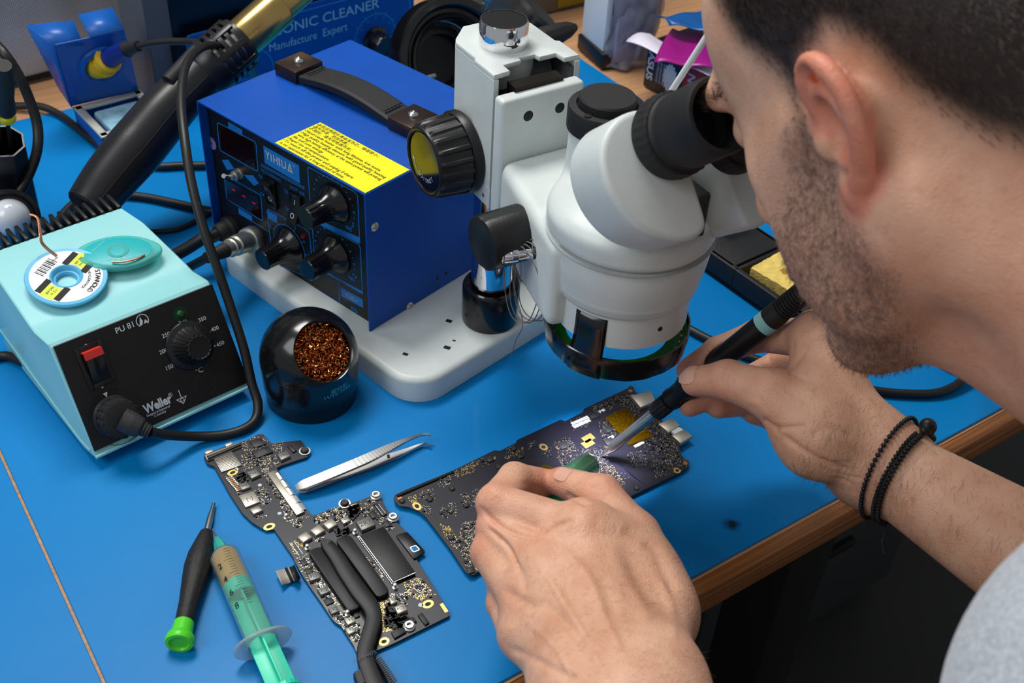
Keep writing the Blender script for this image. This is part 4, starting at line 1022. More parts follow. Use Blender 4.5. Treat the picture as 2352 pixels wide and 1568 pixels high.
# ---------------------------------------------------------------- laptop main boards
M_pcb = mat('black_solder_mask', (24, 22, 34), .34, var=.05, vscale=120, coat=.15)
M_ic = mat('chip_black', (30, 30, 32), .5)
M_ind = mat('inductor_grey', (118, 116, 112), .42, .4, var=.1, vscale=300)
M_indl = mat('inductor_pale', (170, 164, 152), .38, .5, var=.08, vscale=300)
M_pipe = mat('heat_pipe_black', (27, 27, 28), .45, .2, bump=.1, bscale=2000)
M_tan = mat('ceramic_tan', (176, 128, 84), .5)
M_inkg = mat('laser_mark', (74, 72, 70), .6)
def board(name, label, outline, zb, th, fr):
    o = thing(name, label, 'circuit board', fr, 'laptop circuit boards on the mat')
    g = G(); g.prism(outline, zb, zb+th, WORLD, bev=.0002, seg=1); g.build('board', M_pcb, o)
    return o
def wq(cv, pts, z): return [tuple(at(*cv(*p), z)[:2]) for p in pts]
def chip(par, cv, quad, zt, h, m, name, bev=.0002, txt=None, tm=None, ts=.002, legs=0):
    """a chip whose top face covers the four picture points"""
    q = wq(cv, quad, zt+h)
    g = G(); g.prism(q, zt, zt+h, WORLD, bev=bev, seg=2, top_only=True)
    o = g.build(name, m, par)
    a, b, c, d = [np.array([*p, zt+h]) for p in q]
    if txt:
        F_ = Fr((a+b+c+d)/4, X=b-a, Z=(0, 0, 1)); gg = G()
        for k, t in enumerate(txt if isinstance(txt, list) else [txt]): gg.text(t, 0, (len(txt)/2-.5-k)*ts*1.1 if isinstance(txt, list) else 0, ts, F_, h=.0001)
        gg.build('marking', tm or M_inkg, o)
    return o
def inside(p, poly):
    x, y = p; r = False; n = len(poly)
    for i in range(n):
        x1, y1 = poly[i]; x2, y2 = poly[i-1]
        if (y1 > y) != (y2 > y) and x < (x2-x1)*(y-y1)/(y2-y1)+x1: r = not r
    return r
def scatter(par, cv, regs, zt, outline, rnd, yaw, name='small_components'):
    """tiny parts nobody could count: resistors, capacitors and gold dots"""
    g = G(); a = math.radians(yaw)
    for poly, n, kind in regs:
        xs = [p[0] for p in poly]; ys = [p[1] for p in poly]
        for _ in range(n):
            for _t in range(12):
                p = (rnd.uniform(min(xs), max(xs)), rnd.uniform(min(ys), max(ys)))
                if inside(p, poly): break
            else: continue
            w = at(*cv(*p), zt)
            if not inside((w[0], w[1]), outline): continue
            k = rnd.random(); rot = yaw+90*rnd.randint(0, 1)
            F_ = Fr(w, rot)
            if kind == 'g' or (kind == 'm' and k < .35): g.lathe([(.00030, 0), (.00030, .00012), (0, .00014)], F_.O, (0, 0, 1), 6, m=3)
            elif kind == 'b': g.box((0, 0, .0005), (.0022+.001*k, .0016, .001), F_, m=0)
            elif k < .7:
                L = rnd.choice((.00055, .0007, .0010)); W2 = L*.55
                g.box((0, 0, .00022), (L*.56, W2, .00044), F_, m=rnd.choice((0, 0, 1)))
                g.box((L*.4, 0, .00024), (L*.3, W2*1.05, .00048), F_, m=2); g.box((-L*.4, 0, .00024), (L*.3, W2*1.05, .00048), F_, m=2)
            elif k < .9: g.box((0, 0, .0002), (.0009*rnd.uniform(.6, 1.2), .0004, .0003), F_, m=2)
            else: g.box((0, 0, .0004), (.0016, .0012, .0008), F_, m=0)
    return g.build(name, [M_ic, M_tan, M_tin, M_gold], par, recalc=False, kind='stuff')
def ringpad(par, cv, x, y, zt, rx, ry, yaw, hole=True):
    w = at(*cv(x, y), zt); F_ = Fr(w, yaw); rx *= .78; ry *= .78
    out = [(rx*math.cos(2*math.pi*k/28)*1.0, ry*math.sin(2*math.pi*k/28)) for k in range(28)]
    g = G(); inn = [(a*.52, b*.48) for a, b in out]
    n = len(out); g.add([(a, b, .0001) for a, b in out]+[(a, b, .0001) for a, b in inn], [(i, (i+1) % n, n+(i+1) % n, n+i) for i in range(n)], 0, F_); g.poly(inn, F_, h=.00008, m=1)
    return g.build('mounting_hole', [M_gold, M_dark], par)

# --- board A: front left, with the heat pipe
cA = lambda x, y: (440+x/3.787, 980+y/3.787)
cB = lambda x, y: (600+x/3.787, 1154+y/3.787)
ZA, TA = .0012, .0012; zA = ZA+TA
A1 = [(105, 262), (112, 240), (280, 172), (430, 128), (470, 118), (585, 60), (622, 62), (690, 142), (905, 118), (950, 115), (1018, 215), (1010, 262), (780, 338), (742, 360), (975, 700), (1008, 728), (1052, 770), (1286, 690), (1306, 655), (1358, 650), (1392, 664), (1480, 630), (1598, 586), (1640, 612), (1702, 722), (1760, 800), (1836, 880), (1906, 962)]
A2 = [(1345, 480), (1500, 730), (1600, 895), (1638, 960), (1634, 988), (1180, 1212), (1110, 1244), (1000, 1288), (900, 1330), (830, 1310), (800, 1240), (690, 1072), (642, 1042), (612, 1010), (520, 872), (440, 760), (360, 640), (288, 512), (278, 480), (150, 292), (112, 236), (52, 240), (2, 224)]
A3 = [(520, 828), (440, 752), (330, 585), (250, 442), (196, 346), (132, 320)]
outA = wq(cA, A1, zA)+wq(cB, A2, zA)+wq(cA, A3, zA)
fA = Fr(np.array([*np.mean(outA, axis=0), 0]), -56.5)
bA = board('laptop_main_board', 'dark circuit board with a curved black heat pipe, in front of the turquoise station', outA, ZA, TA, fA)
rn = random.Random(11)
chip(bA, cA, [(190, 270), (345, 205), (438, 330), (260, 392)], zA, .0010, M_tinl, 'shield_can')
# grid of holes on the shield
gq = [np.array(at(*cA(*p), zA+.0010)) for p in ((190, 270), (345, 205), (438, 330), (260, 392))]
g = G()
for i in range(14):
    for j in range(11):
        u, v = (i+.8)/14.6, (j+.8)/11.6; p = (gq[0]*(1-u)+gq[1]*u)*(1-v)+(gq[3]*(1-u)+gq[2]*u)*v
        g.poly(circ(p[0], p[1], .00042, 6), WORLD, h=zA+.00108)
g.build('shield_holes', M_ic, bA, kind='stuff')
chip(bA, cA, [(110, 245), (415, 130), (440, 165), (140, 288)], zA, .0016, M_tinl, 'edge_connector')
chip(bA, cA, [(130, 252), (425, 138), (432, 152), (140, 275)], zA+.0016, .0012, M_ic, 'connector_bar')
for q in ([(110, 212), (175, 188), (190, 210), (125, 236)], [(285, 148), (345, 124), (362, 146), (300, 172)]): chip(bA, cA, q, zA+.0006, .0006, M_tinl, 'contact_tab')
chip(bA, cA, [(520, 215), (660, 165), (708, 215), (565, 270)], zA, .0012, M_ic, 'memory_chip', txt=['SK hynix', 'H9CCNNN', '8GTALAR'], ts=.0012, tm=mat('laser_mark2', (120, 120, 118), .6))
chip(bA, cA, [(500, 125), (600, 95), (650, 145), (550, 180)], zA, .0009, M_ic, 'chip')
chip(bA, cA, [(745, 235), (828, 205), (862, 252), (778, 290)], zA, .0022, M_ind, 'inductor', .0004, '1R0', ts=.0035)
chip(bA, cA, [(478, 392), (560, 362), (605, 412), (522, 450)], zA, .0022, M_ind, 'inductor', .0004, 'CW1', ts=.0033)
chip(bA, cA, [(402, 500), (478, 474), (518, 520), (440, 548)], zA, .0018, M_ind, 'inductor', .0004, 'VRP', ts=.0026)
chip(bA, cA, [(410, 598), (540, 555), (598, 650), (470, 700)], zA, .0012, M_indl, 'power_module', txt='[::]', ts=.004)
chip(bA, cA, [(505, 715), (580, 685), (622, 722), (540, 758)], zA, .0022, M_indl, 'inductor', .0004)
for (cx, cy, L_) in ((918, 965, 1), (1030, 905, 1), (1140, 850, 1)):
    chip(bA, cA, [(cx-2, cy-10), (cx+78, cy-62), (cx+134, cy-8), (cx+54, cy+42)], zA, .0026, M_indl, 'inductor', .0006)
chip(bA, cA, [(1290, 800), (1350, 776), (1385, 812), (1322, 842)], zA, .0020, M_indl, 'inductor', .0004, '1R1', ts=.0022)
chip(bA, cA, [(1425, 820), (1550, 772), (1600, 850), (1480, 902)], zA, .0026, M_ind, 'inductor', .0005, '2R7', ts=.0052)
chip(bA, cA, [(1590, 680), (1622, 660), (1700, 752), (1665, 775)], zA, .0012, M_ic, 'board_connector')
g = G()
for s_ in (0, 1):
    a, b = at(*cA(1600+s_*26, 684-s_*12), zA+.0014), at(*cA(1662+s_*26, 766-s_*12), zA+.0014); g.tube([a, b], .00025, 6)
g.build('contact_row', M_tin, bA)
chip(bA, cA, [(832, 165), (862, 152), (915, 205), (882, 222)], zA, .0010, M_ic, 'board_connector')
chip(bA, cA, [(655, 402), (735, 372), (985, 735), (912, 768)], zA, .0016, M_tinl, 'shield_can')
g = G()
for k in range(5):
    u0, u1 = .06+k*.185, .06+k*.185+.16
    A_, B_ = np.array(at(*cA(735, 372), zA+.0018)), np.array(at(*cA(985, 735), zA+.0018)); C_, D_ = np.array(at(*cA(765, 400), zA+.0004)), np.array(at(*cA(1010, 728), zA+.0004))
    A2_, B2_ = A_+(np.array(at(*cA(715, 385), zA+.0018))-A_), B_+(np.array(at(*cA(962, 745), zA+.0018))-B_)
    g.add([A2_*(1-u0)+B2_*u0, A_*(1-u0)+B_*u0, C_*(1-u0)+D_*u0, C_*(1-u1)+D_*u1, A_*(1-u1)+B_*u1, A2_*(1-u1)+B2_*u1], [(0, 1, 4, 5), (1, 2, 3, 4)], 0)
g.build('foil_tape', mat('silver_foil', (222, 220, 214), .35, .6), bA)
# shielded SSD block, lower right
chip(bA, cB, [(855, 290), (1065, 205), (1340, 605), (1150, 692)], zA, .0022, M_pipe, 'black_cover')
g = G(); pp = [at(*cB(*p), zA+.0020) for p in ((852, 292), (1148, 695), (1342, 610))]; g.tube(pp, .0004, 6); g.build('cover_frame', M_tin, bA)
g = G()
for k in range(26):
    u = k/25; p = at(*cB(852-8+296*u, 300+8+402*u), zA); F_ = Fr(p, -56.5); g.box((0, 0, .0006), (.0012, .0010, .0012), F_)
g.build('frame_clips', M_tin, bA, kind='stuff')
# heat spreaders and heat pipe
def slab(quad, z, h, name, r=.0035):
    q = rpoly(wq(cB, quad, z+h), r, 4); g = G(); g.prism(q, z, z+h, WORLD, bev=.0006, seg=2, top_only=True); return g.build(name, M_pipe, bA)
slab([(405, 425), (470, 388), (540, 380), (870, 905), (760, 948)], zA+.001, .0028, 'heat_spreader')
slab([(640, 318), (770, 272), (1122, 770), (1015, 830)], zA+.001, .0028, 'heat_spreader')
cl = [(530, 325), (590, 385), (668, 490), (735, 600), (850, 770), (930, 868), (970, 945), (976, 1025), (930, 1180), (905, 1285), (915, 1385), (985, 1568), (1040, 1700)]
hw = [.0020, .0048, .0053, .0056, .0058, .0058, .0055, .0054, .0053, .0053, .0055, .0057, .0057]
Zp = zA+.0052
cw = catmull([at(*cB(x, y), Zp) for x, y in cl], 6); ww = np.interp(np.linspace(0, 1, len(cw)), np.linspace(0, 1, len(hw)), hw)*.92
ww[:8] = ww[8]*np.sin(np.linspace(.12, 1, 8)*math.pi/2)
Lp_, Rp_ = [], []
for i in range(len(cw)):
    t = nrm(cw[min(i+1, len(cw)-1)]-cw[max(i-1, 0)]); s_ = np.array([-t[1], t[0], 0]); Lp_.append(tuple((cw[i]+s_*ww[i])[:2])); Rp_.append(tuple((cw[i]-s_*ww[i])[:2]))
g = G(); n = len(Lp_); zz0, zz1 = zA+.0040, zA+.0066; V = []
for i in range(n):
    l, r = np.array(Lp_[i]), np.array(Rp_[i]); c = (l+r)/2
    for f_, z in ((1, zz0), (1.0, zz0+.0012), (.94, zz1-.0004), (.80, zz1)): V.append((*(c+(l-c)*f_), z))
    for f_, z in ((.80, zz1), (.94, zz1-.0004), (1.0, zz0+.0012), (1, zz0)): V.append((*(c+(r-c)*f_), z))
F = [(i*8+j, i*8+(j+1) % 8, i*8+8+(j+1) % 8, i*8+8+j) for i in range(n-1) for j in range(8)]+[tuple(range(8)), tuple((n-1)*8+j for j in range(7, -1, -1))]
g.add(V, F); g.build('heat_pipe', M_pipe, bA)
g = G(); q = [at(*cB(*p), Zp+.0021) for p in ((850, 1362), (950, 1318))]; F_ = Fr((q[0]+q[1])/2, X=q[1]-q[0], Z=(0, 0, 1)); g.text('\u00d7 5914475', 0, 0, .0034, F_); g.build('faint_print', M_inkg, bA)
for q in ([(985, 1330), (1015, 1350), (1160, 1568), (1120, 1590)], [(800, 1480), (840, 1462), (890, 1568), (850, 1590)]):
    w_ = wq(cB, q, .008); g = G(); g.prism(w_, .0005, .008, WORLD, bev=.0004)
    a, b = np.array([*w_[1], .008]), np.array([*w_[2], .008])
    for k in range(14):
        p = a+(b-a)*(k+.5)/14; g.box((0, 0, .0002), (.0006, .0040, .0006), Fr(p, X=b-a, Z=(0, 0, 1)))
    g.build('cooling_fins', M_ic, bA)
# chips down the left flank and lower right
for q, h, m, t in (([(398, 622), (480, 600), (518, 650), (425, 682)], .0022, M_ind, '822'), ([(485, 748), (570, 722), (602, 770), (520, 805)], .0022, M_ind, '822'), ([(582, 918), (650, 892), (682, 940), (612, 970)], .0020, M_ind, '2R2'),
                   ([(720, 1010), (785, 985), (822, 1032), (752, 1064)], .0020, M_indl, '1R1'), ([(728, 1098), (790, 1075), (828, 1115), (762, 1145)], .0020, M_indl, '1R1'),
                   ([(1102, 830), (1155, 810), (1182, 860), (1130, 885)], .0020, M_indl, '1R0'), ([(1156, 905), (1240, 872), (1275, 930), (1188, 968)], .0028, M_indl, 'PG5'),
                   ([(372, 578), (430, 560), (458, 600), (400, 622)], .0008, M_ic, None), ([(540, 842), (610, 820), (640, 862), (570, 890)], .0008, M_ic, None), ([(330, 500), (380, 480), (410, 530), (362, 552)], .0009, M_ic, None),
                   ([(785, 75), (850, 45), (885, 75), (818, 108)], .0010, M_ic, None), ([(930, 90), (985, 65), (1012, 118), (970, 138)], .0009, M_ic, None), ([(660, 990), (700, 975), (722, 1005), (680, 1022)], .0008, M_ic, None),
                   ([(1360, 975), (1400, 955), (1462, 1040), (1425, 1062)], .0012, M_ic, None), ([(1130, 1128), (1240, 1080), (1262, 1120), (1160, 1178)], .0014, M_ic, None), ([(1052, 170), (1105, 150), (1140, 190), (1085, 212)], .0008, M_ic, None),
                   ([(1280, 1010), (1320, 990), (1352, 1030), (1310, 1055)], .0012, M_ic, None), ([(1120, 960), (1160, 945), (1185, 985), (1142, 1002)], .0010, M_ic, None), ([(800, 960), (840, 945), (860, 985), (815, 1000)], .0010, M_ic, None)):
    chip(bA, cB, q, zA, h, m, 'inductor' if m is not M_ic else 'chip', .0004 if m is not M_ic else .0001, t, ts=.0028)
for q in ([(150, 150), (245, 110), (275, 160), (180, 195)], [(258, 95), (350, 60), (372, 100), (285, 138)], [(160+140, 218), (345, 200), (365, 236), (318, 252)], [(405, 165), (465, 148), (480, 188), (425, 205)], [(505, 120), (565, 98), (590, 135), (530, 155)]):
    pass
ringpad(bA, cA, 358, 398, zA, .0047, .0034, 36); ringpad(bA, cA, 676, 868, zA, .0050, .0036, 36); ringpad(bA, cA, 1415, 700, zA, .0048, .0036, 36)
ringpad(bA, cB, 1450, 882, zA, .0048, .0038, 36); ringpad(bA, cB, 1068, 1208, zA, .0042, .0036, 36)
g = G(); g.prism(wq(cB, [(1552, 885), (1580, 872), (1628, 945), (1600, 958)], zA+.0001), zA, zA+.0002, WORLD); g.build('gold_pad', M_gold, bA)
for cv, x, y in ((cA, 985, 215), (cA, 1332, 672)):      # screw bosses
    w = at(*cv(x, y), zA); g = G(); g.lathe([(.0040, 0), (.0040, .0008), (.0030, .0008), (.0030, .0002)], w, (0, 0, 1), 24, m=0); g.lathe([(.0026, 0), (.0026, .0022), (.0022, .0026), (0, .0026)], w, (0, 0, 1), 20, m=1); g.build('screw_boss', [M_tin, M_ic], bA)
for cv, x, y in ((cA, 1603, 605), (cA, 1752, 795), (cB, 1288, 1080)):
    w = at(*cv(x, y), zA); g = G(); g.lathe([(.0038, 0), (.0038, .0010), (.0028, .0014), (.0026, .0026), (.0016, .0026), (.0014, .0010), (0, .0010)], w, (0, 0, 1), 24); g.build('standoff', M_tin, bA)
for cv, x, y in ((cA, 825, 790), (cB, 220, 130), (cB, 402, 398), (cB, 818, 262), (cB, 1165, 738), (cB, 752, 972)):
    w = at(*cv(x, y), zA); g = G(); g.lathe([(.0018, 0), (.0018, .0006), (.0009, .0008), (.0009, .0030), (.0013, .0034), (0, .0040)], w, (0, 0, 1), 16); g.build('spring_post', M_tin, bA)
# ribbon tail at the left and bracket at the right
g = G(); tl_ = [(128, 590), (205, 545), (275, 660), (182, 716)]
pts = [at(*cB(*p), z) for p, z in (((312, 600), .003), ((285, 620), .006), ((250, 622), .0035), ((215, 640), .002), ((150, 655), .0045))]
wd_ = at(*cB(305, 665), .003)-at(*cB(250, 545), .003)
cwp = catmull(pts, 5); V = []
for p in cwp: V += [p-wd_/2, p+wd_/2]
F = [(2*i, 2*i+1, 2*i+3, 2*i+2) for i in range(len(cwp)-1)]
mm = [1 if i < 7 else (0 if i < 9 else (1 if i < 13 else 0)) for i in range(len(F))]
g.add(V, F, mm); o = g.build('ribbon_tail', [mat('grey_flex_end', (170, 164, 156), .4), M_ic], bA); md = o.modifiers.new('s', 'SOLIDIFY'); md.thickness = .0003
q = [(1775, 935), (1875, 905), (2035, 1078), (1935, 1142)]; g = G(); g.prism(rpoly(wq(cA, q, zA+.002), .001), zA, zA+.0014, WORLD, bev=.0002)
g.build('bracket', mat('black_steel_bracket', (34, 34, 36), .35, .5), bA)
g = G(); w = wq(cA, rpoly([(1900, 1048), (1950, 1030), (1985, 1068), (1930, 1090)], 12), zA+.0015); g.poly(w, WORLD, h=zA+.0015, m=1); g.strip(w, .0007, Fr((0, 0, zA+.0015)), h=.0001, m=0, closed=True); g.build('bracket_eyelet', [M_tin, M_mat], bA)
g = G()
for x, y in ((392, 368), (594, 507), (765, 752)): g.poly(circ(*at(*cA(x, y), zA)[:2], .0013, 16), WORLD, h=zA+.0001)
g.poly(circ(*at(*cB(1388, 890), zA)[:2], .0016, 16), WORLD, h=zA+.0001)
g.build('white_marks', M_ink_white, bA, kind='stuff')
g = G()
for k in range(9):
    p = at(*cA(330+k*11, 450+k*13), zA); F_ = Fr(p, -56.5+90); g.box((0, 0, .0005), (.0042, .0010, .001), F_, m=1); g.box((.0017, 0, .0005), (.0010, .0011, .0011), F_, m=0); g.box((-.0017, 0, .0005), (.0010, .0011, .0011), F_, m=0)
g.build('capacitor_row', [M_tin, M_tan], bA, kind='stuff')
g = G()
for a, b in (((852, 1008), (935, 1118)), ((888, 992), (968, 1104))): g.strip([at(*cA(*a), zA)[:2], at(*cA(*b), zA)[:2]], .0005, WORLD, h=zA+.0001)
g.build('silk_lines', M_ink_white, bA, kind='stuff')
regs = [([(440, 130), (520, 80), (640, 80), (680, 150), (560, 210), (440, 240)], 90, 'm'), ([(430, 250), (540, 210), (580, 330), (450, 400)], 110, 'm'), ([(560, 270), (740, 230), (760, 330), (620, 400)], 120, 'm'), ([(690, 150), (800, 130), (780, 240), (700, 200)], 40, 'm'),
        ([(600, 380), (670, 360), (900, 720), (830, 830), (780, 700)], 200, 'm'), ([(540, 540), (640, 520), (700, 640), (620, 690)], 60, 'm'), ([(400, 400), (470, 400), (480, 480), (400, 470)], 20, 'b'), ([(300, 420), (420, 580), (420, 600), (290, 430)], 40, 'm'), ([(560, 760), (660, 770), (640, 800), (560, 800)], 8, 'm'),
        ([(850, 800), (1030, 770), (960, 880), (860, 860)], 45, 'm'), ([(1050, 790), (1200, 730), (1200, 800), (1080, 850)], 110, 'm'), ([(1200, 710), (1300, 690), (1420, 860), (1260, 830)], 160, 'm'), ([(1460, 650), (1580, 610), (1640, 790), (1540, 800), (1440, 740)], 60, 'm'), ([(1350, 700), (1460, 680), (1440, 800), (1380, 800)], 50, 'b'), ([(1600, 790), (1720, 780), (1780, 900), (1680, 900)], 50, 'm'), ([(900, 990), (990, 990), (960, 1050), (920, 1040)], 40, 'g'), ([(850, 1010), (880, 1010), (930, 1110), (890, 1110)], 24, 'g')]
scatter(bA, cA, regs, zA, outA, rn, -56.5)
regs = [([(300, 490), (400, 440), (520, 600), (400, 690)], 90, 'm'), ([(440, 690), (520, 660), (620, 790), (700, 900), (620, 880)], 110, 'm'), ([(620, 980), (740, 930), (860, 1080), (860, 1200), (820, 1230)], 200, 'm'), ([(520, 430), (880, 960), (850, 960), (480, 440)], 60, 'g'), ([(1230, 700), (1380, 650), (1480, 760), (1400, 860), (1280, 800)], 150, 'g'), ([(1230, 700), (1380, 650), (1480, 760), (1400, 860), (1280, 800)], 110, 'm'), ([(1030, 850), (1110, 850), (1130, 1110), (1060, 1130)], 230, 'g'), ([(1080, 860), (1290, 1010), (1260, 1100), (1080, 1080)], 90, 'b'),
        ([(1400, 700), (1520, 800), (1480, 830), (1400, 760)], 24, 'm'), ([(900, 440), (1080, 640), (1060, 680), (900, 470)], 26, 'm'), ([(1100, 800), (1260, 780), (1280, 900), (1180, 860)], 60, 'm'), ([(640, 240), (760, 220), (780, 280), (660, 300)], 24, 'b'), ([(470, 310), (560, 290), (540, 330), (470, 350)], 40, 'm')]
scatter(bA, cB, regs, zA, outA, rn, -56.5)

# --- board B: under the microscope
cC = lambda x, y: (880+x/3.0947, 860+y/3.0947)
ZB, TB = .0026, .0012; zB = ZB+TB
B1 = [(75, 882), (84, 852), (152, 820), (500, 678), (790, 536), (830, 540), (943, 484), (950, 464), (1262, 318), (1292, 330), (1418, 266), (1430, 240), (1738, 96), (1772, 98), (1806, 130), (1900, 240), (1960, 300), (2100, 452), (2108, 520), (2122, 575), (2172, 622), (2172, 652), (2080, 712), (1745, 872), (1400, 1010), (780, 1320), (646, 1424), (612, 1426), (576, 1392), (470, 1232), (372, 1104), (300, 1010), (250, 966), (178, 940), (112, 928), (80, 900)]
outB = wq(cC, B1, zB)
bB = board('laptop_main_board', 'long dark circuit board being soldered under the microscope', outB, ZB, TB, Fr(np.array([*np.mean(outB, axis=0), 0]), 37))
g = G()
for p in ((120, 900), (1760, 110), (2150, 640), (620, 1400)): g.lathe([(.002, .0), (.002, ZB), (0, ZB)], at(*cC(*p), 0)*np.array([1, 1, 0]), (0, 0, 1), 12)
g.build('underside_parts', M_ic, bB, kind='stuff')
g = G(); g.tube([at(*cC(100, 862), zB+.0006), at(*cC(500, 690), zB+.0006)], .0010, 8); g.build('edge_strip', M_ic, bB)
ringpad(bB, cC, 240, 935, zB, .0034, .0050, 37); ringpad(bB, cC, 1140, 515, zB, .0036, .0046, 37); ringpad(bB, cC, 692, 1366, zB, .0044, .0040, 37)
for x, y in ((118, 877), (1758, 116), (2148, 628)):
    g = G(); g.poly(circ(*at(*cC(x, y), zB)[:2], .0016, 14), WORLD, h=zB+.0001); g.build('corner_pad', mat('copper_pad', (190, 116, 50), .35, .7), bB)
for x, y in ((2090, 682), ): ringpad(bB, cC, x, y, zB, .0034, .0034, 37)
for q, h, m in (([(1755, 145), (1905, 115), (1935, 185), (1830, 235)], .0032, M_tinl), ([(1955, 348), (2055, 305), (2112, 360), (2030, 410)], .0028, M_tinl), ([(2050, 430), (2140, 385), (2200, 435), (2115, 488)], .0028, M_tinl)):
    o = chip(bB, cC, q, zB, h, m, 'port_shell', .0006)
chip(bB, cC, [(2035, 392), (2085, 362), (2140, 392), (2080, 430)], zB, .0020, M_ink_white, 'port_spacer')
for q in ([(1240, 490), (1295, 465), (1330, 505), (1272, 530)], [(1565, 465), (1620, 440), (1650, 475), (1592, 500)], [(1570, 380), (1610, 362), (1640, 395), (1600, 412)], [(735, 595), (775, 582), (795, 605), (752, 622)], [(950, 570), (985, 555), (1005, 580), (970, 596)], [(1460, 285), (1515, 262), (1540, 295), (1480, 315)], [(285, 848), (325, 835), (345, 870), (305, 885)], [(592, 1370), (640, 1355), (655, 1400), (608, 1415)], [(910, 515), (940, 502), (955, 525), (925, 540)]):
    chip(bB, cC, q, zB, .0009, M_ic, 'chip')
g = G()
for x, y in ((490, 812), (590, 932), (485, 1162), (820, 658), (1440, 368), (1800, 808), (135, 900), (332, 890)): g.lathe([(.0021, 0), (.0021, .0006), (.0015, .0012), (0, .0013)], at(*cC(x, y), zB), (0, 0, 1), 14)
g.build('round_bumps', M_ic, bB, kind='stuff')
g = G()     # large bright pads
for i in range(2):
    for j in range(7):
        p = at(*cC(1350+j*17+i*8, 352+i*18-j*7.5), zB); g.box((0, 0, .0002), (.0034, .0018, .0004), Fr(p, 127))
for i in range(2):
    for j in range(4): p = at(*cC(1432+j*16+i*2, 505-i*38-j*9), zB); g.box((0, 0, .0002), (.0060, .0024, .0004), Fr(p, 127+0), m=1)
for (x, y) in ((1555, 262), (1620, 450), (1805, 508), (1835, 492)): g.box((0, 0, .0004), (.0045, .0022, .0008), Fr(at(*cC(x, y), zB), 37))
g.build('bright_pads', [M_ink_white, M_gold], bB, kind='stuff')
M_kap = mat('amber_tape', (214, 160, 20), .12, trans=.93, ior=1.05, bump=.6, bscale=260)
for q in ([(1575, 310), (1650, 262), (1720, 235), (1800, 300), (1760, 370), (1900, 400), (1915, 440), (1745, 500), (1680, 420), (1620, 350)], [(1085, 660), (1150, 640), (1240, 665), (1262, 700), (1215, 722), (1160, 700)]):
    w = wq(cC, q, zB+.0012); g = G(); n = len(w); c = np.mean(w, axis=0)
    V = [(*p, zB+.0010) for p in w]+[(*(c+(np.array(p)-c)*.75), zB+.0014) for p in w]+[(*c, zB+.0014)]
    F = [(i, (i+1) % n, n+(i+1) % n, n+i) for i in range(n)]+[(n+i, n+(i+1) % n, 2*n) for i in range(n)]
    g.add(V, F); g.build('amber_tape', M_kap, bB)
rows = [([(500, 690), (640, 620), (700, 600), (640, 700), (520, 730)], 110, 'g'), ([(850, 590), (1000, 510), (1000, 560), (880, 600)], 70, 'g'), ([(380, 720), (520, 700), (480, 800), (400, 800)], 60, 'm'), ([(180, 870), (240, 850), (240, 910), (185, 905)], 40, 'g'), ([(250, 830), (360, 810), (370, 880), (260, 890)], 55, 'm'), ([(270, 930), (340, 930), (340, 990), (270, 980)], 22, 'm'),
        ([(400, 940), (520, 900), (520, 1000), (410, 1030)], 60, 'm'), ([(550, 850), (700, 800), (680, 950), (560, 930)], 80, 'm'), ([(690, 600), (820, 560), (790, 620), (700, 660)], 50, 'm'), ([(860, 520), (950, 490), (940, 550), (870, 560)], 18, 'm'), ([(1010, 490), (1080, 470), (1080, 520), (1020, 530)], 30, 'm'),
        ([(1200, 490), (1320, 440), (1380, 540), (1260, 580)], 190, 'm'), ([(1110, 550), (1200, 520), (1200, 580), (1130, 580)], 18, 'm'), ([(1230, 580), (1440, 520), (1440, 620), (1270, 650)], 130, 'm'), ([(1440, 540), (1600, 500), (1600, 640), (1480, 660)], 230, 'm'), ([(1480, 660), (1640, 640), (1720, 790), (1640, 760), (1560, 720)], 150, 'g'),
        ([(1330, 330), (1480, 270), (1480, 340), (1350, 400)], 60, 'g'), ([(1480, 230), (1640, 170), (1640, 240), (1500, 290)], 110, 'm'), ([(1620, 160), (1780, 130), (1830, 280), (1700, 230)], 190, 'm'), ([(1530, 340), (1660, 300), (1700, 480), (1560, 480)], 260, 'm'), ([(1640, 270), (1800, 270), (1900, 440), (1740, 480)], 220, 'g'),
        ([(1790, 280), (1960, 300), (2060, 470), (1900, 480)], 260, 'm'), ([(1730, 560), (1860, 540), (1900, 640), (1760, 660)], 120, 'm'), ([(1840, 470), (2090, 470), (2110, 600), (1950, 640), (1860, 560)], 330, 'm'), ([(1900, 640), (2060, 600), (2060, 700), (1930, 740)], 130, 'm'), ([(2020, 560), (2150, 600), (2160, 660), (2060, 680)], 60, 'm'),
        ([(400, 1060), (480, 1080), (540, 1180), (440, 1160)], 80, 'g'), ([(560, 1050), (700, 1040), (740, 1200), (620, 1260), (540, 1160)], 330, 'm'), ([(470, 1180), (540, 1160), (560, 1240), (500, 1240)], 30, 'm'), ([(540, 1220), (640, 1240), (640, 1380), (580, 1360)], 110, 'm'), ([(1640, 700), (1740, 690), (1760, 780), (1680, 790)], 30, 'm')]
rows = [(a, int(n*(.62 if min(q[0] for q in a) > 1500 else .85)), k) for a, n, k in rows]
scatter(bB, cC, rows, zB, outB, random.Random(5), 37)
g = G(); q0, q1 = at(*cC(950, 668), zB), at(*cC(1060, 622), zB); F_ = Fr((q0+q1)/2, X=q1-q0, Z=(0, 0, 1)); g.text('820-00165-A', -.002, 0, .0052, F_, bold=.02); g.build('board_number', mat('dark_marker', (6, 6, 8), .7), bB)
g = G()
for k in range(9):
    a, b, c = cC(1470+k*16, 500+k*22), cC(1640+k*18, 600+k*18), cC(1790+k*16, 740+k*10)
    g.strip([at(*a, zB)[:2], at(*b, zB)[:2], at(*c, zB)[:2]], .0003, WORLD, h=zB+.00004)
g.build('copper_traces', mat('trace_violet', (44, 42, 74), .4), bB, kind='stuff')
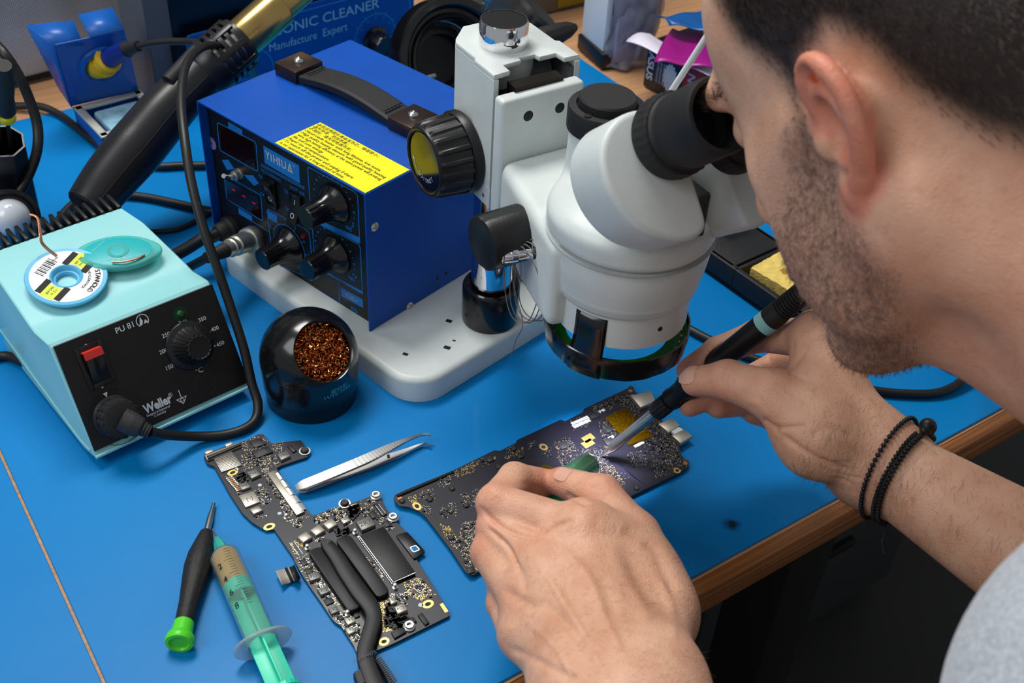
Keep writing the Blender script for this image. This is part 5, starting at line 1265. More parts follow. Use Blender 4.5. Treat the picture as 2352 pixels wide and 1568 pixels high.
# ---------------------------------------------------------------- tweezers
tw = thing('tweezers', 'steel tweezers with bent fine tips, lying behind the two circuit boards', 'tweezers', Fr(at(690, 1123, 0), 20))
def blade(pts, ws, th, par, name):
    P = catmull(pts, 8); n = len(P); W = np.interp(np.linspace(0, 1, n), np.linspace(0, 1, len(ws)), ws); V = []; F = []
    for i in range(n):
        t = nrm(P[min(i+1, n-1)]-P[max(i-1, 0)]); s_ = nrm(np.cross((0, 0, 1.), t))
        nn = np.cross(t, s_)
        V += [P[i]-s_*W[i], P[i]-s_*W[i]*.86+nn*th, P[i]+s_*W[i]*.86+nn*th, P[i]+s_*W[i]]
    for i in range(n-1):
        for j in range(4): F.append((i*4+j, i*4+(j+1) % 4, i*4+4+(j+1) % 4, i*4+4+j))
    F += [(0, 1, 2, 3), tuple(4*(n-1)+j for j in (3, 2, 1, 0))]
    g = G(); g.add(V, F)
    return g, P, W
up = [at(681, 1121, .006), at(700, 1113, .0072), at(764, 1087, .0095), at(840, 1055, .0105), at(890, 1031, .0105), at(932, 1012, .0100), at(962, 1001, .009), at(980, 999, .008), at(990, 1001, .0072)]
g, P, W = blade(up, [.0022, .0045, .0046, .0045, .0036, .0018, .0011, .0008, .0005], .0011, tw, 'upper')
for k in range(17):      # grip serrations
    i = 22+k*1; 
    u = .335+k*.0168; j = u*(len(P)-1); i = int(j); p = P[i]*(1-j+i)+P[i+1]*(j-i); t = nrm(P[i+1]-P[i]); s_ = nrm(np.cross((0, 0, 1.), t))
    g.box((0, 0, .0012), (.0008, W[i]*1.5, .0005), Fr(p, X=t, Z=np.cross(t, s_)))
g.build('upper_arm', M_steel, tw)
lo = [at(681, 1123, .0045), at(702, 1120, .0035), at(770, 1094, .0015), at(850, 1066, .0010), at(905, 1048, .0010), at(942, 1033, .0012), at(968, 1023, .0018), at(982, 1021, .0024), at(991, 1023, .003)]
g, P, W = blade(lo, [.0020, .0043, .0045, .0045, .0036, .0020, .0012, .0008, .0005], .0011, tw, 'lower'); g.build('lower_arm', M_steel, tw)
g = G(); g.poly(circ(*at(892, 1046, .003)[:2], .0011, 14), WORLD, h=.0031); g.build('pin_hole', M_dark, tw)
# ---------------------------------------------------------------- precision screwdriver
a0, a1 = at(411, 1478, .0078), at(491, 1156, .0025); ax = nrm(a1-a0); LL = np.linalg.norm(a1-a0)
sd = thing('precision_screwdriver', 'small black screwdriver with a bright green end cap, lying beside the syringe', 'screwdriver', Fr(a0*np.array([1, 1, 0]), 80))
h1 = LL*.775
g = G(); g.lathe([(.0042, .012), (.0052, .0125), (.0056, .018), (.0060, .030), (.0078, .048), (.0086, .058), (.0080, .068), (.0056, .080), (.0042, h1-.001), (.0036, h1)], a0, ax, 40, wob=lambda k, r, h: .94 if k % 5 == 0 and .02 < h < .076 else 1)
g.build('handle', mat('worn_black_rubber', (28, 28, 28), .6, var=.5, vscale=420), sd)
g = G(); g.lathe([(0, .0012), (.0052, .0012), (.0060, -.0002), (.0078, .0), (.0086, .0020), (.0080, .0050), (.0062, .0068), (.0058, .0150), (.0050, .0158), (0, .0158)], a0, ax, 40); g.build('spinning_cap', mat('lime_green_plastic', (84, 214, 44), .35), sd)
g = G(); g.lathe([(.0022, h1-.002), (.0022, LL-.014), (.0015, LL-.006), (.0012, LL), (0, LL)], a0, ax, 20); g.build('shaft', M_steel, sd)
# ---------------------------------------------------------------- flux syringes
def syringe(name, label, a0, ax, rb, Lb, parts, up=(0, 0, 1.), amber=.36, graded=True):
    s = thing(name, label, 'syringe', Fr(a0*np.array([1, 1, 0])), 'flux syringes')
    M_cl = mat('clear_barrel', (222, 236, 236), .12, trans=.92, ior=1.12, alpha=1)
    M_am = mat('amber_flux', (214, 150, 62), .35, sss=0); M_gp = mat('mint_green_plastic', (40, 214, 176), .35); M_gl = mat('clear_green_plastic', (90, 216, 190), .15, trans=.6, ior=1.3)
    if not graded: M_cl = mat('green_tinted_barrel', (120, 214, 150), .18, trans=.35, ior=1.2)
    g = G(); g.lathe([(rb*.30, -.002), (rb*.34, .0), (rb*.80, .0008), (rb, .004), (rb, Lb), (rb*.94, Lb), (rb*.94, .0046), (rb*.78, .0018), (rb*.2, .0012)], a0, ax, 48); br = g.build('barrel', M_cl, s)
    La = Lb*amber
    g = G(); g.lathe([(0, .0016), (rb*.74, .0018), (rb*.92, .0052), (rb*.92, La), (0, La)], a0, ax, 48); g.build('flux', M_am, s)
    g = G(); g.lathe([(0, La), (rb*.92, La), (rb*.93, La+.0015), (rb*.86, La+.003), (rb*.86, La+.006), (rb*.93, La+.0075), (rb*.93, La+.010), (0, La+.010)], a0, ax, 48)
    u = nrm(np.cross(ax, up)); w = np.cross(u, ax)
    if w[2] < 0: w = -w
    F_ = Fr(a0, X=u, Z=ax)
    Lp = parts.get('plunger', Lb+.04); fk = parts.get('flange', 1.)
    g.box((0, 0, (La+.010+Lp)/2), (rb*1.72, .0014, Lp-La-.010), F_, bev=.0003); g.box((0, 0, (La+.010+Lp)/2), (.0014, rb*1.72, Lp-La-.010), F_, bev=.0003)
    g.lathe([(0, Lp), (rb*1.02, Lp), (rb*1.10, Lp+.0006), (rb*1.10, Lp+.0030), (rb*1.0, Lp+.0036), (0, Lp+.0036)], a0, ax, 72, wob=lambda k, r, h: .97 if k % 3 == 0 and r > rb*1.05 else 1)
    g.build('plunger', M_gp, s)
    g = G(); g.lathe([(rb*.9, Lb), (rb*1.05, Lb-.0012), (rb*1.85*fk, Lb), (rb*1.90*fk, Lb+.0010), (rb*1.80*fk, Lb+.0018), (rb*.96, Lb+.0018), (rb*.93, Lb)], a0, ax, 56, wob=lambda k, r, h: (1-.36*abs(math.sin(2*math.pi*k/56))**1.6) if r > rb*1.2 else 1, ref=parts.get('ref', up)); g.build('finger_flange', mat('frosted_clear', (226, 234, 238), .3, trans=.7, ior=1.2), s)
    g = G(); g.lathe([(rb*.40, .0008), (rb*.46, -.004), (rb*.34, -.009), (rb*.20, -.013), (rb*.12, -.0135), (0, -.0135)], a0, ax, 6); g.build('needle_hub', M_gl, s)
    if parts.get('needle', 0):
        g = G(); g.lathe([(.0006, -.012), (.0006, -.012-parts['needle']), (0, -.0125-parts['needle'])], a0, ax, 8); g.build('needle', M_steel, s)
    if graded:
        vv = nrm(np.array([0, 0, CAMH])-(a0+ax*Lb/2)); vv = nrm(vv-ax*(vv@ax)); sd_ = np.cross(ax, vv)
        g = G()
        for k in range(22):
            hh = .006+k*.00215; wd = .62 if k % 5 == 4 else .38
            pts = [a0+ax*hh+(vv*math.cos(t)+sd_*math.sin(t))*(rb+.0001) for t in np.linspace(-.45-(0 if k % 5 != 4 else .0), -.45+wd, 6)]
            g.tube(pts, .00013, 4)
        for k, t in enumerate(('2', '4', '6', '8')):
            hh = .0165+k*.0108; th = .55
            dr = vv*math.cos(th)+sd_*math.sin(th); FF_ = Fr(a0+ax*hh+dr*(rb+.0001), X=np.cross(-ax, dr), Z=dr); g.text(t, 0, 0, .0062, FF_, bold=.01)
        g.build('scale_marks', M_ink_black, br, kind='stuff')
    return s
b0 = at(512, 1268, .0098); b1 = at(603, 1474, .0105); Lb_ = np.linalg.norm(b1-b0)
syringe('flux_syringe', 'mint green syringe of amber flux with a needle, lying beside the small screwdriver', b0, nrm(b1-b0), .0092, Lb_, dict(plunger=Lb_+.036, needle=.009), amber=.38)
# ---------------------------------------------------------------- brass-wool tip cleaner
CC = at(717, 905, 0)*np.array([1, 1, 0]); RS = .0350
tc = thing('tip_cleaner', 'round black soldering tip cleaner filled with brass wool, in front of the white base plate', 'tip cleaner', Fr(CC))
cs = CC+np.array([0, 0, .0370])
tov = nrm(np.array([0, 0, CAMH])-cs)
n_ = nrm(tov*.90+CR*.40-CD*.12)
g = G(); g.lathe([(0, 0), (.0318, 0), (.0325, .0010), (.0335, .0130), (.0335, .0138), (.0328, .0142), (0, .0142)], CC, (0, 0, 1), 72); g.build('base_cup', mat('dark_petrol_plastic', (10, 16, 20), .35), tc)
th0 = math.asin(.0222/RS)
g = G()
pr_ = [(RS*math.sin(t), RS*math.cos(t)) for t in np.linspace(math.pi, th0, 40)]
pr_ += [(.0222, RS*math.cos(th0)+.0003), (.0212, RS*math.cos(th0)-.0004)]+[((RS-.003)*math.sin(t), (RS-.003)*math.cos(t)) for t in np.linspace(th0*1.0, 1.5, 12)]
# keep only what lies above the base cup: squash the lower half into a skirt
V0 = len(g.v); g.lathe(pr_, cs, n_, 72)
V = g.v[-1]
for v in V:
    d = v[:2]-CC[:2]; r = np.linalg.norm(d)
    if v[2] < cs[2] and r > 1e-6:
        if r > .02:
            t = min(1, (cs[2]-v[2])/.012); rr = max(r, .0336+(.0350-.0336)*(1-t)) if r > .026 else r; v[:2] = CC[:2]+d/r*rr
        v[2] = max(v[2], .0140)
g.build('dome_housing', M_blackg, tc)
g = G(); g.lathe([(.0336, .0138), (.0340, .0142), (.0350, .036), (.0340, .037), (.0335, .0143)], CC, (0, 0, 1), 72)
g.build('skirt', M_blackg, tc)
M_bw = mat('brass_wool', (214, 132, 70), .22, 1, var=.35, vscale=300)
OF = Fr(cs, X=CR, Z=n_); rb_ = random.Random(4); g = G()
for k in range(900):
    a = rb_.random()*2*math.pi; r = .0212*math.sqrt(rb_.random()); h = RS*math.cos(th0)-.004-.010*rb_.random()**1.5
    c = np.array([r*math.cos(a), r*math.sin(a), h]); ax_ = nrm([rb_.gauss(0, 1), rb_.gauss(0, 1), rb_.gauss(0, .6)]); u = nrm(np.cross(ax_, [.3, .5, .8])); w = np.cross(ax_, u)
    R_ = .0009+.0014*rb_.random(); ln_ = .003+.004*rb_.random(); ph = rb_.random()*6; V = []
    n = 9
    for i in range(n):
        t = i/(n-1); p = c+ax_*(t-.5)*ln_+(u*math.cos(ph+t*7)+w*math.sin(ph+t*7))*R_; q = p+ax_*.0007
        rho = math.hypot(p[0], p[1])
        if rho > .0208: p = p*np.array([.0208/rho, .0208/rho, 1]); q = q*np.array([.0208/rho, .0208/rho, 1])
        V += [p, q]
    g.add(V, [(2*i, 2*i+1, 2*i+3, 2*i+2) for i in range(n-1)], 0, OF)
g.lathe([(.0215, RS*math.cos(th0)-.011), (0, RS*math.cos(th0)-.014)], cs, n_, 32, m=1)
o = g.build('brass_wool', [M_bw, mat('dark_brown', (30, 14, 6), .8)], tc, recalc=False); o['kind'] = 'stuff'
# label on the skirt, wrapped round it
g = G()
def wrap(t, px_, py_, size, bold=0.):
    V, F = text_mesh(t, bold)
    if len(V) == 0: return
    w = at(px_, py_, .022); d = w[:2]-CC[:2]
    # intersect the ray with the skirt
    dd = ray(px_, py_); o_ = np.array([0, 0, CAMH])
    R_ = .0347; a = dd[0]**2+dd[1]**2; b = 2*(dd[:2]@(o_[:2]-CC[:2])); c = (o_[:2]-CC[:2])@(o_[:2]-CC[:2])-R_**2
    t_ = (-b-math.sqrt(max(b*b-4*a*c, 0)))/(2*a); P = o_+dd*t_; a0_ = math.atan2(P[1]-CC[1], P[0]-CC[0])
    W = []
    for v in V:
        z = P[2]+v[1]*size; rr = .0336+(.0350-.0336)*min(max((z-.0142)/.022, 0), 1)+.0002
        an = a0_+v[0]*size/R_; W.append((CC[0]+rr*math.cos(an), CC[1]+rr*math.sin(an), z))
    g.add(W, F)
wrap('WTS-599B', 779, 905, .0052, .01); wrap('\u5a01\u7279\u65af', 780, 893, .0048)
g.build('printed_label', mat('cyan_print', (70, 180, 196), .5), tc)
# ---------------------------------------------------------------- cords lying about
def cord(name, label, pts, r, n=12, grp=None, m=None):
    g = G(); g.tube(catmull(pts, 8), r, n); o = g.build(name, m or M_cord, None); return tag(o, label, 'cable', grp)
cord('thick_cable', 'thick black cable arching down at the far left edge beside the black tool holder', [at(-260, 330, .004), at(-240, 250, .012), at(-180, 150, .07), at(-110, 70, .13), at(-55, 62, .16), at(0, 112, .165), at(38, 165, .15), at(66, 225, .13), at(86, 290, .11), at(84, 350, .095), at(62, 410, .08), at(34, 465, .066), at(14, 530, .050), at(6, 575, .036), at(0, 615, .022), at(-30, 650, .008), at(-80, 680, .004), at(-160, 690, .004)], .0040)
cord('power_cable', 'black cable running from the wooden edge across the mat to behind the hot-air gun', [at(-40, 235, .004), at(30, 243, .004), at(90, 244, .006), at(135, 262, .004), at(180, 296, .004), at(225, 332, .004), at(290, 370, .004), at(360, 382, .004), at(420, 380, .004), at(480, 379, .004), at(560, 372, .004)], .0037, 12, 'black cables lying on the mat')
cord('power_cable', 'black cable crossing the mat below the hot-air gun towards the blue station', [at(120, 560, .004), at(128, 520, .005), at(160, 475, .006), at(200, 452, .005), at(262, 448, .004), at(330, 452, .004), at(400, 466, .004), at(470, 482, .004), at(540, 492, .004)], .0037, 12, 'black cables lying on the mat')
cord('thin_cable', 'thin black cable curving over the mat between the turquoise and blue stations', [at(20, 590, .012), at(80, 548, .010), at(150, 528, .006), at(240, 526, .003), at(330, 532, .003), at(400, 528, .003), at(455, 505, .003), at(500, 478, .003), at(560, 470, .003)], .0022, 12, 'black cables lying on the mat')
cord('thin_cable', 'short black cable loop lying behind the turquoise station', [at(40, 600, .008), at(100, 570, .008), at(150, 556, .006), at(185, 566, .004), at(205, 590, .003)], .0030, 12, 'black cables lying on the mat')
# hose of the station and plug of its iron
HB = BOOT+PN.Z*.013
g = G(); g.tube(catmull([HB, HB+PN.Z*.012, at(470, 545, .034), at(430, 570, .026), at(385, 595, .018), at(330, 625, .010), at(290, 650, .008)], 8), .0052, 16)
o = g.build('hose', M_cord, None); tag(o, 'stout black hose entering the lower left corner of the blue station panel', 'hose')
u, v = c3(530, 1050); JO = PN.w((u, v, 0)); J2 = atd(440+215/3.5636, 250+1180/3.5636, float(np.linalg.norm((JO-np.array([0, 0, CAMH]))@CF)-.045))
plug = thing('metal_plug', 'shiny ribbed metal plug with black cable, screwed into the blue station panel', 'plug', Fr(JO))
ja = nrm(J2-JO); g = G()
g.lathe([(0, -.001), (.0095, -.001), (.0100, .0005), (.0100, .003)], JO, ja, 48)
g.lathe([(.0100, .0025), (.0106, .0035), (.0106, .0115), (.0098, .0125), (.0086, .0128), (.0085, .0165), (.0082, .0290), (.0075, .0298), (.0068, .0300), (.0068, .0320), (.0076, .0325), (.0076, .0355), (.0066, .0360), (.0060, .042), (.0040, .0425), (0, .0425)], JO, ja, 96, wob=lambda k, r, h: .965 if k % 3 == 0 and .0034 < h < .0118 and r > .0101 else 1)
g.build('plug_shell', M_nickel, plug)
je = JO+ja*.042
g = G(); pp = catmull([je, je+ja*.012, je+ja*.024], 10); g.tube(pp, [(.0062-.0018*k/len(pp))*(1 if k % 2 else .86) for k in range(len(pp))], 20); g.build('strain_relief', M_blackm, plug)
g = G(); g.tube(catmull([je+ja*.022, at(425, 618, .022), at(380, 635, .016), at(320, 665, .010), at(260, 700, .008)], 8), .0036, 12); g.build('cord', M_cord, plug)
cord('power_cable', 'black cable leaving the turquoise station at the left edge of the picture', [WF.w((.004, .120, .006)), at(20, 818, .004), at(-20, 822, .004), at(-70, 830, .004)], .0036)

# ---------------------------------------------------------------- blue soldering stand with the yellow-collared iron
bs0 = TF.w((.020, .765, 0)); BS = Fr(bs0, 42)
M_bst = mat('blue_painted_steel', (20, 92, 178), .35, var=.05)
stand = thing('iron_stand', 'blue painted metal soldering iron stand with a sponge tray, behind the hot-air gun', 'iron stand', BS)
fa, fb, fc, fd = at(125, 104, .098), at(286, 70, .098), at(318, 208, .022), at(166, 246, .022)
ftop = (fa+fb)/2; fbot = (fc+fd)/2
SX = nrm(fb-fa); SY = nrm(ftop-fbot); SN = np.cross(SX, SY)
if SN@(np.array([0, 0, CAMH])-ftop) < 0: SN = -SN
FP = Fr((fa+fb+fc+fd)/4, X=SX, Z=SN)
g = G(); P4 = [FP.l(p)[:2] for p in (fa, fb, fc, fd)]; g.prism(P4, -.0015, 0, FP, bev=.0004, seg=1)
dn = np.array([0, 0, -1.])
# folded side cheek and top flaps going back
bk = -SN*.030+np.array([0, 0, .004]); lf = -SX*.014
g.add([fa, fa+lf+bk*.9, fd+lf*.2+bk*.8, fd], [(0, 1, 2, 3)]); g.add([fb, fb+bk*.9, fc+bk*.6, fc], [(0, 1, 2, 3)])
mid1, mid2 = fa*.60+fb*.40, fa*.50+fb*.50
g.add([fa, mid1*1.0+dn*.006, mid1+bk*.75, fa+lf+bk*.9], [(0, 1, 2, 3)]); g.add([mid2, fb, fb+bk*.9, mid2+bk*.9], [(0, 1, 2, 3)])
o = g.build('holder_plate', M_bst, stand); md = o.modifiers.new('s', 'SOLIDIFY'); md.thickness = .001
cx, cy = FP.hit(232, 148)
g = G(); g.lathe([(.0215, 0), (.0205, .003), (.0175, .0045), (.0150, .002), (.0150, -.004)], FP.w((cx, cy, 0)), SN, 48); g.build('hole_collar', M_bst, stand)
tr = [at(170, 252, .020), at(322, 212, .020), at(352, 240, .020), at(224, 324, .020)]
tr[2] = tr[3]+(tr[1]-tr[0])
TX = nrm(tr[3]-tr[0]); TR = Fr(tr[0], X=nrm(tr[1]-tr[0]), Z=(0, 0, 1)); q = [TR.l(p)[:2] for p in tr]
Lx, Ly = q[1][0], q[3][1]; lo_, hi_ = min(0, Ly), max(0, Ly)
g = G(); cyy = Ly/2
g.box((Lx/2, cyy, -.017), (Lx, abs(Ly), .006), TR); 
for c, d in (((Lx/2, lo_+.002, -.0085), (Lx, .004, .019)), ((Lx/2, hi_-.002, -.0085), (Lx, .004, .019)), ((.002, cyy, -.0085), (.004, abs(Ly), .019)), ((Lx-.002, cyy, -.0085), (.004, abs(Ly), .019))): g.box(c, d, TR)
g.build('tray_body', M_bst, stand)
g = G()
M_tray = mat('pale_tray_metal', (206, 208, 196), .3, .3)
for c, d in (((Lx/2, lo_+.004, .0015), (Lx, .0075, .003)), ((Lx/2, hi_-.004, .0015), (Lx, .0075, .003)), ((.0035, cyy, .0015), (.0075, abs(Ly), .003)), ((Lx-.0035, cyy, .0015), (.0075, abs(Ly), .003))): g.box(c, d, TR, bev=.0008)
g.build('tray_rim', M_tray, stand)
M_bsp = mat('soiled_blue_sponge', (158, 206, 228), .9, var=.35, vscale=60, bump=.6, bscale=500)
g = G(); g.box((Lx*.55, cyy, -.007), (Lx*.68, abs(Ly)*.70, .012), TR, bev=.003); o = g.build('cleaning_sponge', M_bsp, None); tag(o, 'damp light blue sponge lying in the tray of the blue iron stand', 'sponge')
g = G(); g.box((Lx/2, cyy, -.022), (Lx*.98, abs(Ly)*.98, .004), TR); g.add([fd+dn*.0, fc, tr[1]+dn*.004, tr[0]+dn*.004], [(0, 1, 2, 3)]); 
bb0 = at(165, 246, .0); g.build('base_link', M_bst, stand)
# keep the stand on the bench with two feet
g = G()
for p in (tr[0], tr[1], tr[2], tr[3]): g.lathe([(.004, 0), (.004, .003), (0, .003)], np.array([*(p*.9+sum(tr)/4*.1)[:2], 0]), (0, 0, 1), 12)
g.build('rubber_feet', M_blackm, stand)
ic = FP.w((cx, cy, -.002)); id_ = nrm(atd(300, 108, float((ic-np.array([0, 0, CAMH]))@CF)-.035)-ic)
iron2 = thing('blue_soldering_iron', 'soldering iron with yellow collar and blue handle, resting in the blue stand', 'soldering iron', Fr(ic))
g = G(); g.lathe([(0, -.01), (.0125, -.01), (.0145, .0), (.0150, .006), (.0125, .0065), (.0120, .012), (.0132, .0125), (.0132, .0165), (.0105, .0175), (0, .0175)], ic, id_, 48); g.build('yellow_collar', mat('yellow_rubber', (236, 190, 36), .4), iron2)
g = G(); g.lathe([(0, .016), (.0098, .016), (.0092, .022), (.0080, .040), (.0078, .048), (0, .048)], ic, id_, 40); g.build('handle', mat('navy_plastic', (14, 38, 120), .35), iron2)
e2 = ic+id_*.046; tc_ = float((e2-np.array([0, 0, CAMH]))@CF)
g = G(); p0 = e2; p1 = atd(318, 106, tc_-.012); g.tube(catmull([p0, (p0+p1)/2, p1], 6), [.0075, .0075, .007, .0066, .0062, .0058, .0055, .0055, .0053, .005, .005, .005, .005], 16); g.build('strain_relief', M_blackm, iron2)
g = G(); g.tube(catmull([p1, atd(360, 97, tc_-.02), atd(420, 95, tc_-.03), atd(470, 101, tc_-.04), atd(530, 118, tc_-.03), atd(590, 150, tc_-.03)], 8), .0032, 12); g.build('cord', M_cord, iron2)

# ---------------------------------------------------------------- perforated panel behind the bench, clear plastic crate
def perf_mat():
    m = bpy.data.materials.new('perforated_grey_sheet'); m.use_nodes = True; nt = m.node_tree; b = nt.nodes['Principled BSDF']
    tc = nt.nodes.new('ShaderNodeTexCoord'); sp = nt.nodes.new('ShaderNodeSeparateXYZ'); nt.links.new(tc.outputs['Object'], sp.inputs[0])
    def M(op, a, b_=None):
        n = nt.nodes.new('ShaderNodeMath'); n.operation = op
        for i, x in enumerate((a, b_)):
            if x is None: continue
            if isinstance(x, (int, float)): n.inputs[i].default_value = x
            else: nt.links.new(x, n.inputs[i])
        return n.outputs[0]
    P = .0022
    x = M('DIVIDE', sp.outputs[0], P); z = M('DIVIDE', sp.outputs[2], P*.866)
    row = M('FLOOR', z); off = M('MULTIPLY', M('MODULO', M('ABSOLUTE', row), 2.0), .5)
    fx = M('SUBTRACT', M('FRACT', M('ADD', M('ADD', x, off), 100.0)), .5); fz = M('MULTIPLY', M('SUBTRACT', M('FRACT', z), .5), .866)
    d = M('SQRT', M('ADD', M('MULTIPLY', fx, fx), M('MULTIPLY', fz, fz))); s = M('LESS_THAN', d, .27)
    big = nt.nodes.new('ShaderNodeTexNoise'); big.inputs['Scale'].default_value = 14; big.inputs['Detail'].default_value = 1; nt.links.new(tc.outputs['Object'], big.inputs['Vector'])
    r = nt.nodes.new('ShaderNodeValToRGB'); E = r.color_ramp.elements; E[0].position = .35; E[0].color = (*lin((176, 174, 164)), 1); E[1].position = .6; E[1].color = (*lin((204, 206, 212)), 1)
    nt.links.new(big.outputs['Fac'], r.inputs[0])
    mx = nt.nodes.new('ShaderNodeMix'); mx.data_type = 'RGBA'; mx.inputs['B'].default_value = (*lin((70, 70, 72)), 1)
    nt.links.new(s, mx.inputs['Factor']); nt.links.new(r.outputs[0], mx.inputs['A']); nt.links.new(mx.outputs['Result'], b.inputs['Base Color'])
    b.inputs['Roughness'].default_value = .35; return m
pf = Fr(TF.w((-.16, .8420, 0)), 36.13+4)
pnl = thing('perforated_panel', 'upright perforated light grey sheet at the back left of the bench', 'panel', pf)
g = G(); g.box((.02, .002, .16), (.42, .002, .32), pf, bev=.0005, seg=1); g.build('sheet', perf_mat(), pnl)
g = G(); g.box((.02, .004, .0045), (.42, .010, .006), pf); g.build('bottom_rail', M_dark, pnl)
rd = at(258, 30, .20); 
g = G(); rf = Fr(TF.w((.055, .836, .0)), 40); g.box((0.045, -.002, .115), (.030, .006, .10), rf, bev=.002)
crate = thing('clear_plastic_box', 'smoky clear plastic box standing between the blue iron stand and the ultrasonic cleaner', 'box', Fr(TF.w((.094, .772, 0)), 42))
cf_ = Fr(TF.w((.094, .772, 0)), 42)
M_smoke = mat('smoky_clear_plastic', (130, 138, 150), .15, trans=.55, ior=1.1)
g = G(); hh = .16
for c, d in (((0, -.030, hh/2), (.064, .0015, hh)), ((0, .030, hh/2), (.064, .0015, hh)), ((-.032, 0, hh/2), (.0015, .06, hh)), ((.032, 0, hh/2), (.0015, .06, hh)), ((0, 0, .001), (.064, .06, .0015))): g.box(c, d, cf_)
g.build('box_walls', M_smoke, crate)
g = G(); g.box((0, -.031, .010), (.064, .003, .014), cf_, bev=.001); g.build('silver_edge', M_tray, crate)
g = G(); g.box((0, .0, .025), (.052, .045, .045), cf_, bev=.003); o = g.build('folded_rag', mat('blue_rag', (30, 58, 108), .9, var=.3), None); tag(o, 'dark blue folded rag inside the smoky clear plastic box', 'rag')

# ---------------------------------------------------------------- ultrasonic cleaner
CFR = Fr(TF.w((.145, .735, 0)), 42.5); CP_ = Fr(CFR.O, X=CFR.X, Z=-CFR.Y)
uc = thing('ultrasonic_cleaner', 'blue fronted ultrasonic cleaner with white lettering, at the back behind the stations', 'ultrasonic cleaner', CFR)
cu = lambda x, y: CP_.hit(400+x/3.92, y/3.92)
ul, uz = CP_.hit(423, 82); ur, _z = CP_.hit(948, -45)
zt = uz
lx = CP_.hit(396, 60)[0]
M_cp = mat('cleaner_blue', (0, 74, 158), .35)
M_lid = mat('dark_steel_blue', (12, 26, 40), .35, .4)
g = G(); g.box(((lx+ur+.004)/2, .049, (zt-.01)/2+.004), (ur-lx+.004, .096, zt-.01), CFR, bev=.004); g.box(((lx+ur)/2, .052, zt+.05), (ur-lx-.006, .085, .12), CFR, bev=.004); g.build('housing', M_lid, uc)
g = G(); g.prism(rrect(ul, .006, ur, zt, .006, 4), 0, .0025, CP_, bev=.0005, seg=1); fp_ = g.build('front_panel', M_cp, uc)
g = G(); g.strip(rrect(ul+.006, .012, ur-.006, zt-.006, .006, 4), .0012, CP_, h=.0027, closed=True)
dcx, dcy = cu(1800, 330)
g.strip([(dcx+.027*math.cos(math.radians(a)), dcy+.027*math.sin(math.radians(a))) for a in range(200, -30, -8)], .0010, CP_, h=.0027)
for a in range(200, -30, -28):
    q = math.radians(a); g.strip([(dcx+.027*math.cos(q), dcy+.027*math.sin(q)), (dcx+.0305*math.cos(q), dcy+.0305*math.sin(q))], .0010, CP_, h=.0027)
    g.text(str((200-a)//28*5), dcx+.023*math.cos(q), dcy+.023*math.sin(q), .0045, CP_, h=.0027)
d2 = cu(700, 640); g.strip([(d2[0]+.024*math.cos(math.radians(a)), d2[1]+.024*math.sin(math.radians(a))) for a in range(200, -30, -8)], .0010, CP_, h=.0027)
g.build('panel_lines', mat('light_blue_print', (36, 140, 206), .5), fp_)
g = G()
a1, a2 = cu(960, 255), cu(1830, 45)
V1, _ = text_mesh('ONIC CLEANER'); V2, _ = text_mesh('ULTRASONIC CLEANER')
sz = .0150; sx = abs(a2[0]-a1[0])/((V1[:, 0].max()-V1[:, 0].min())*sz); wf = (V2[:, 0].max()-V2[:, 0].min())*sz*sx
yc = (a1[1]+a2[1])/2+.001
g.text('ULTRASONIC CLEANER', a2[0]-wf/2, yc, sz, CP_, sx=sx, h=.0028, bold=.006)
b1, b2 = cu(840, 410), cu(1545, 250); V1, _ = text_mesh('Manufacture  Expert'); s2 = .0125; sx2 = abs(b2[0]-b1[0])/((V1[:, 0].max()-V1[:, 0].min())*s2)
g.text('Manufacture  Expert', (b1[0]+b2[0])/2, (b1[1]+b2[1])/2, s2, CP_, sx=sx2, h=.0028)
g.build('lettering', mat('pale_blue_lettering', (130, 190, 220), .5), fp_)
g = G(); g.lathe([(.0165, .0025), (.0165, .004), (.0130, .006), (.0120, .020), (.0110, .0215), (0, .0215)], CP_.w((dcx, dcy-.004, 0)), CP_.Z, 48, wob=lambda k, r, h: .94 if k % 6 < 2 and h > .006 else 1); g.build('dial_knob', M_blackg, fp_)

# ---------------------------------------------------------------- black focusing ring standing behind the microscope arm
rc = atd(1045, 137, 1.12); rn_ = nrm(nrm(np.array([0, 0, CAMH])-rc)*.86+CR*.46-CD*.02)
ring = thing('focusing_ring', 'large black microscope ring mount with a silver thumbscrew, behind the white focus arm', 'ring mount', Fr(rc*np.array([1, 1, 0])))
g = G(); R0 = .0585
g.lathe([(R0, -.026), (R0+.0015, -.024), (R0+.0015, .000), (R0, .0025), (R0-.006, .0030), (R0-.0085, .001), (R0-.010, -.004), (R0-.0135, -.005), (R0-.0150, -.003), (R0-.0180, -.0035), (R0-.0200, -.006), (R0-.0205, -.026), (R0, -.026)], rc, rn_, 96)
g.build('ring_body', M_blackg, ring)
g = G(); g.lathe([(.031, -.050), (.033, -.049), (.034, -.030), (.031, -.028), (.026, -.028), (.024, -.040), (0, -.041)], rc-CR*.0+CD*.0, rn_, 96, wob=lambda k, r, h: 1.05 if k % 12 < 6 and r > .03 else 1); g.build('scalloped_knob', M_black, ring)
g = G(); g.lathe([(.0375, -.030), (.0395, -.030), (.0395, -.046), (0, -.046)], rc, rn_, 64); g.build('pale_back_plate', mat('pale_blue_enamel', (130, 170, 205), .4), ring)
kk = rc+CR*.078-CD*.030-rn_*.02
g = G(); g.lathe([(0, 0), (.024, 0), (.026, .002), (.026, .020), (.022, .024), (.012, .025), (0, .024)], kk, nrm(rn_*.5+CR*.5-CD*.8), 72, wob=lambda k, r, h: .96 if k % 6 < 2 and r > .023 else 1); g.build('tension_knob', M_blackm, ring)
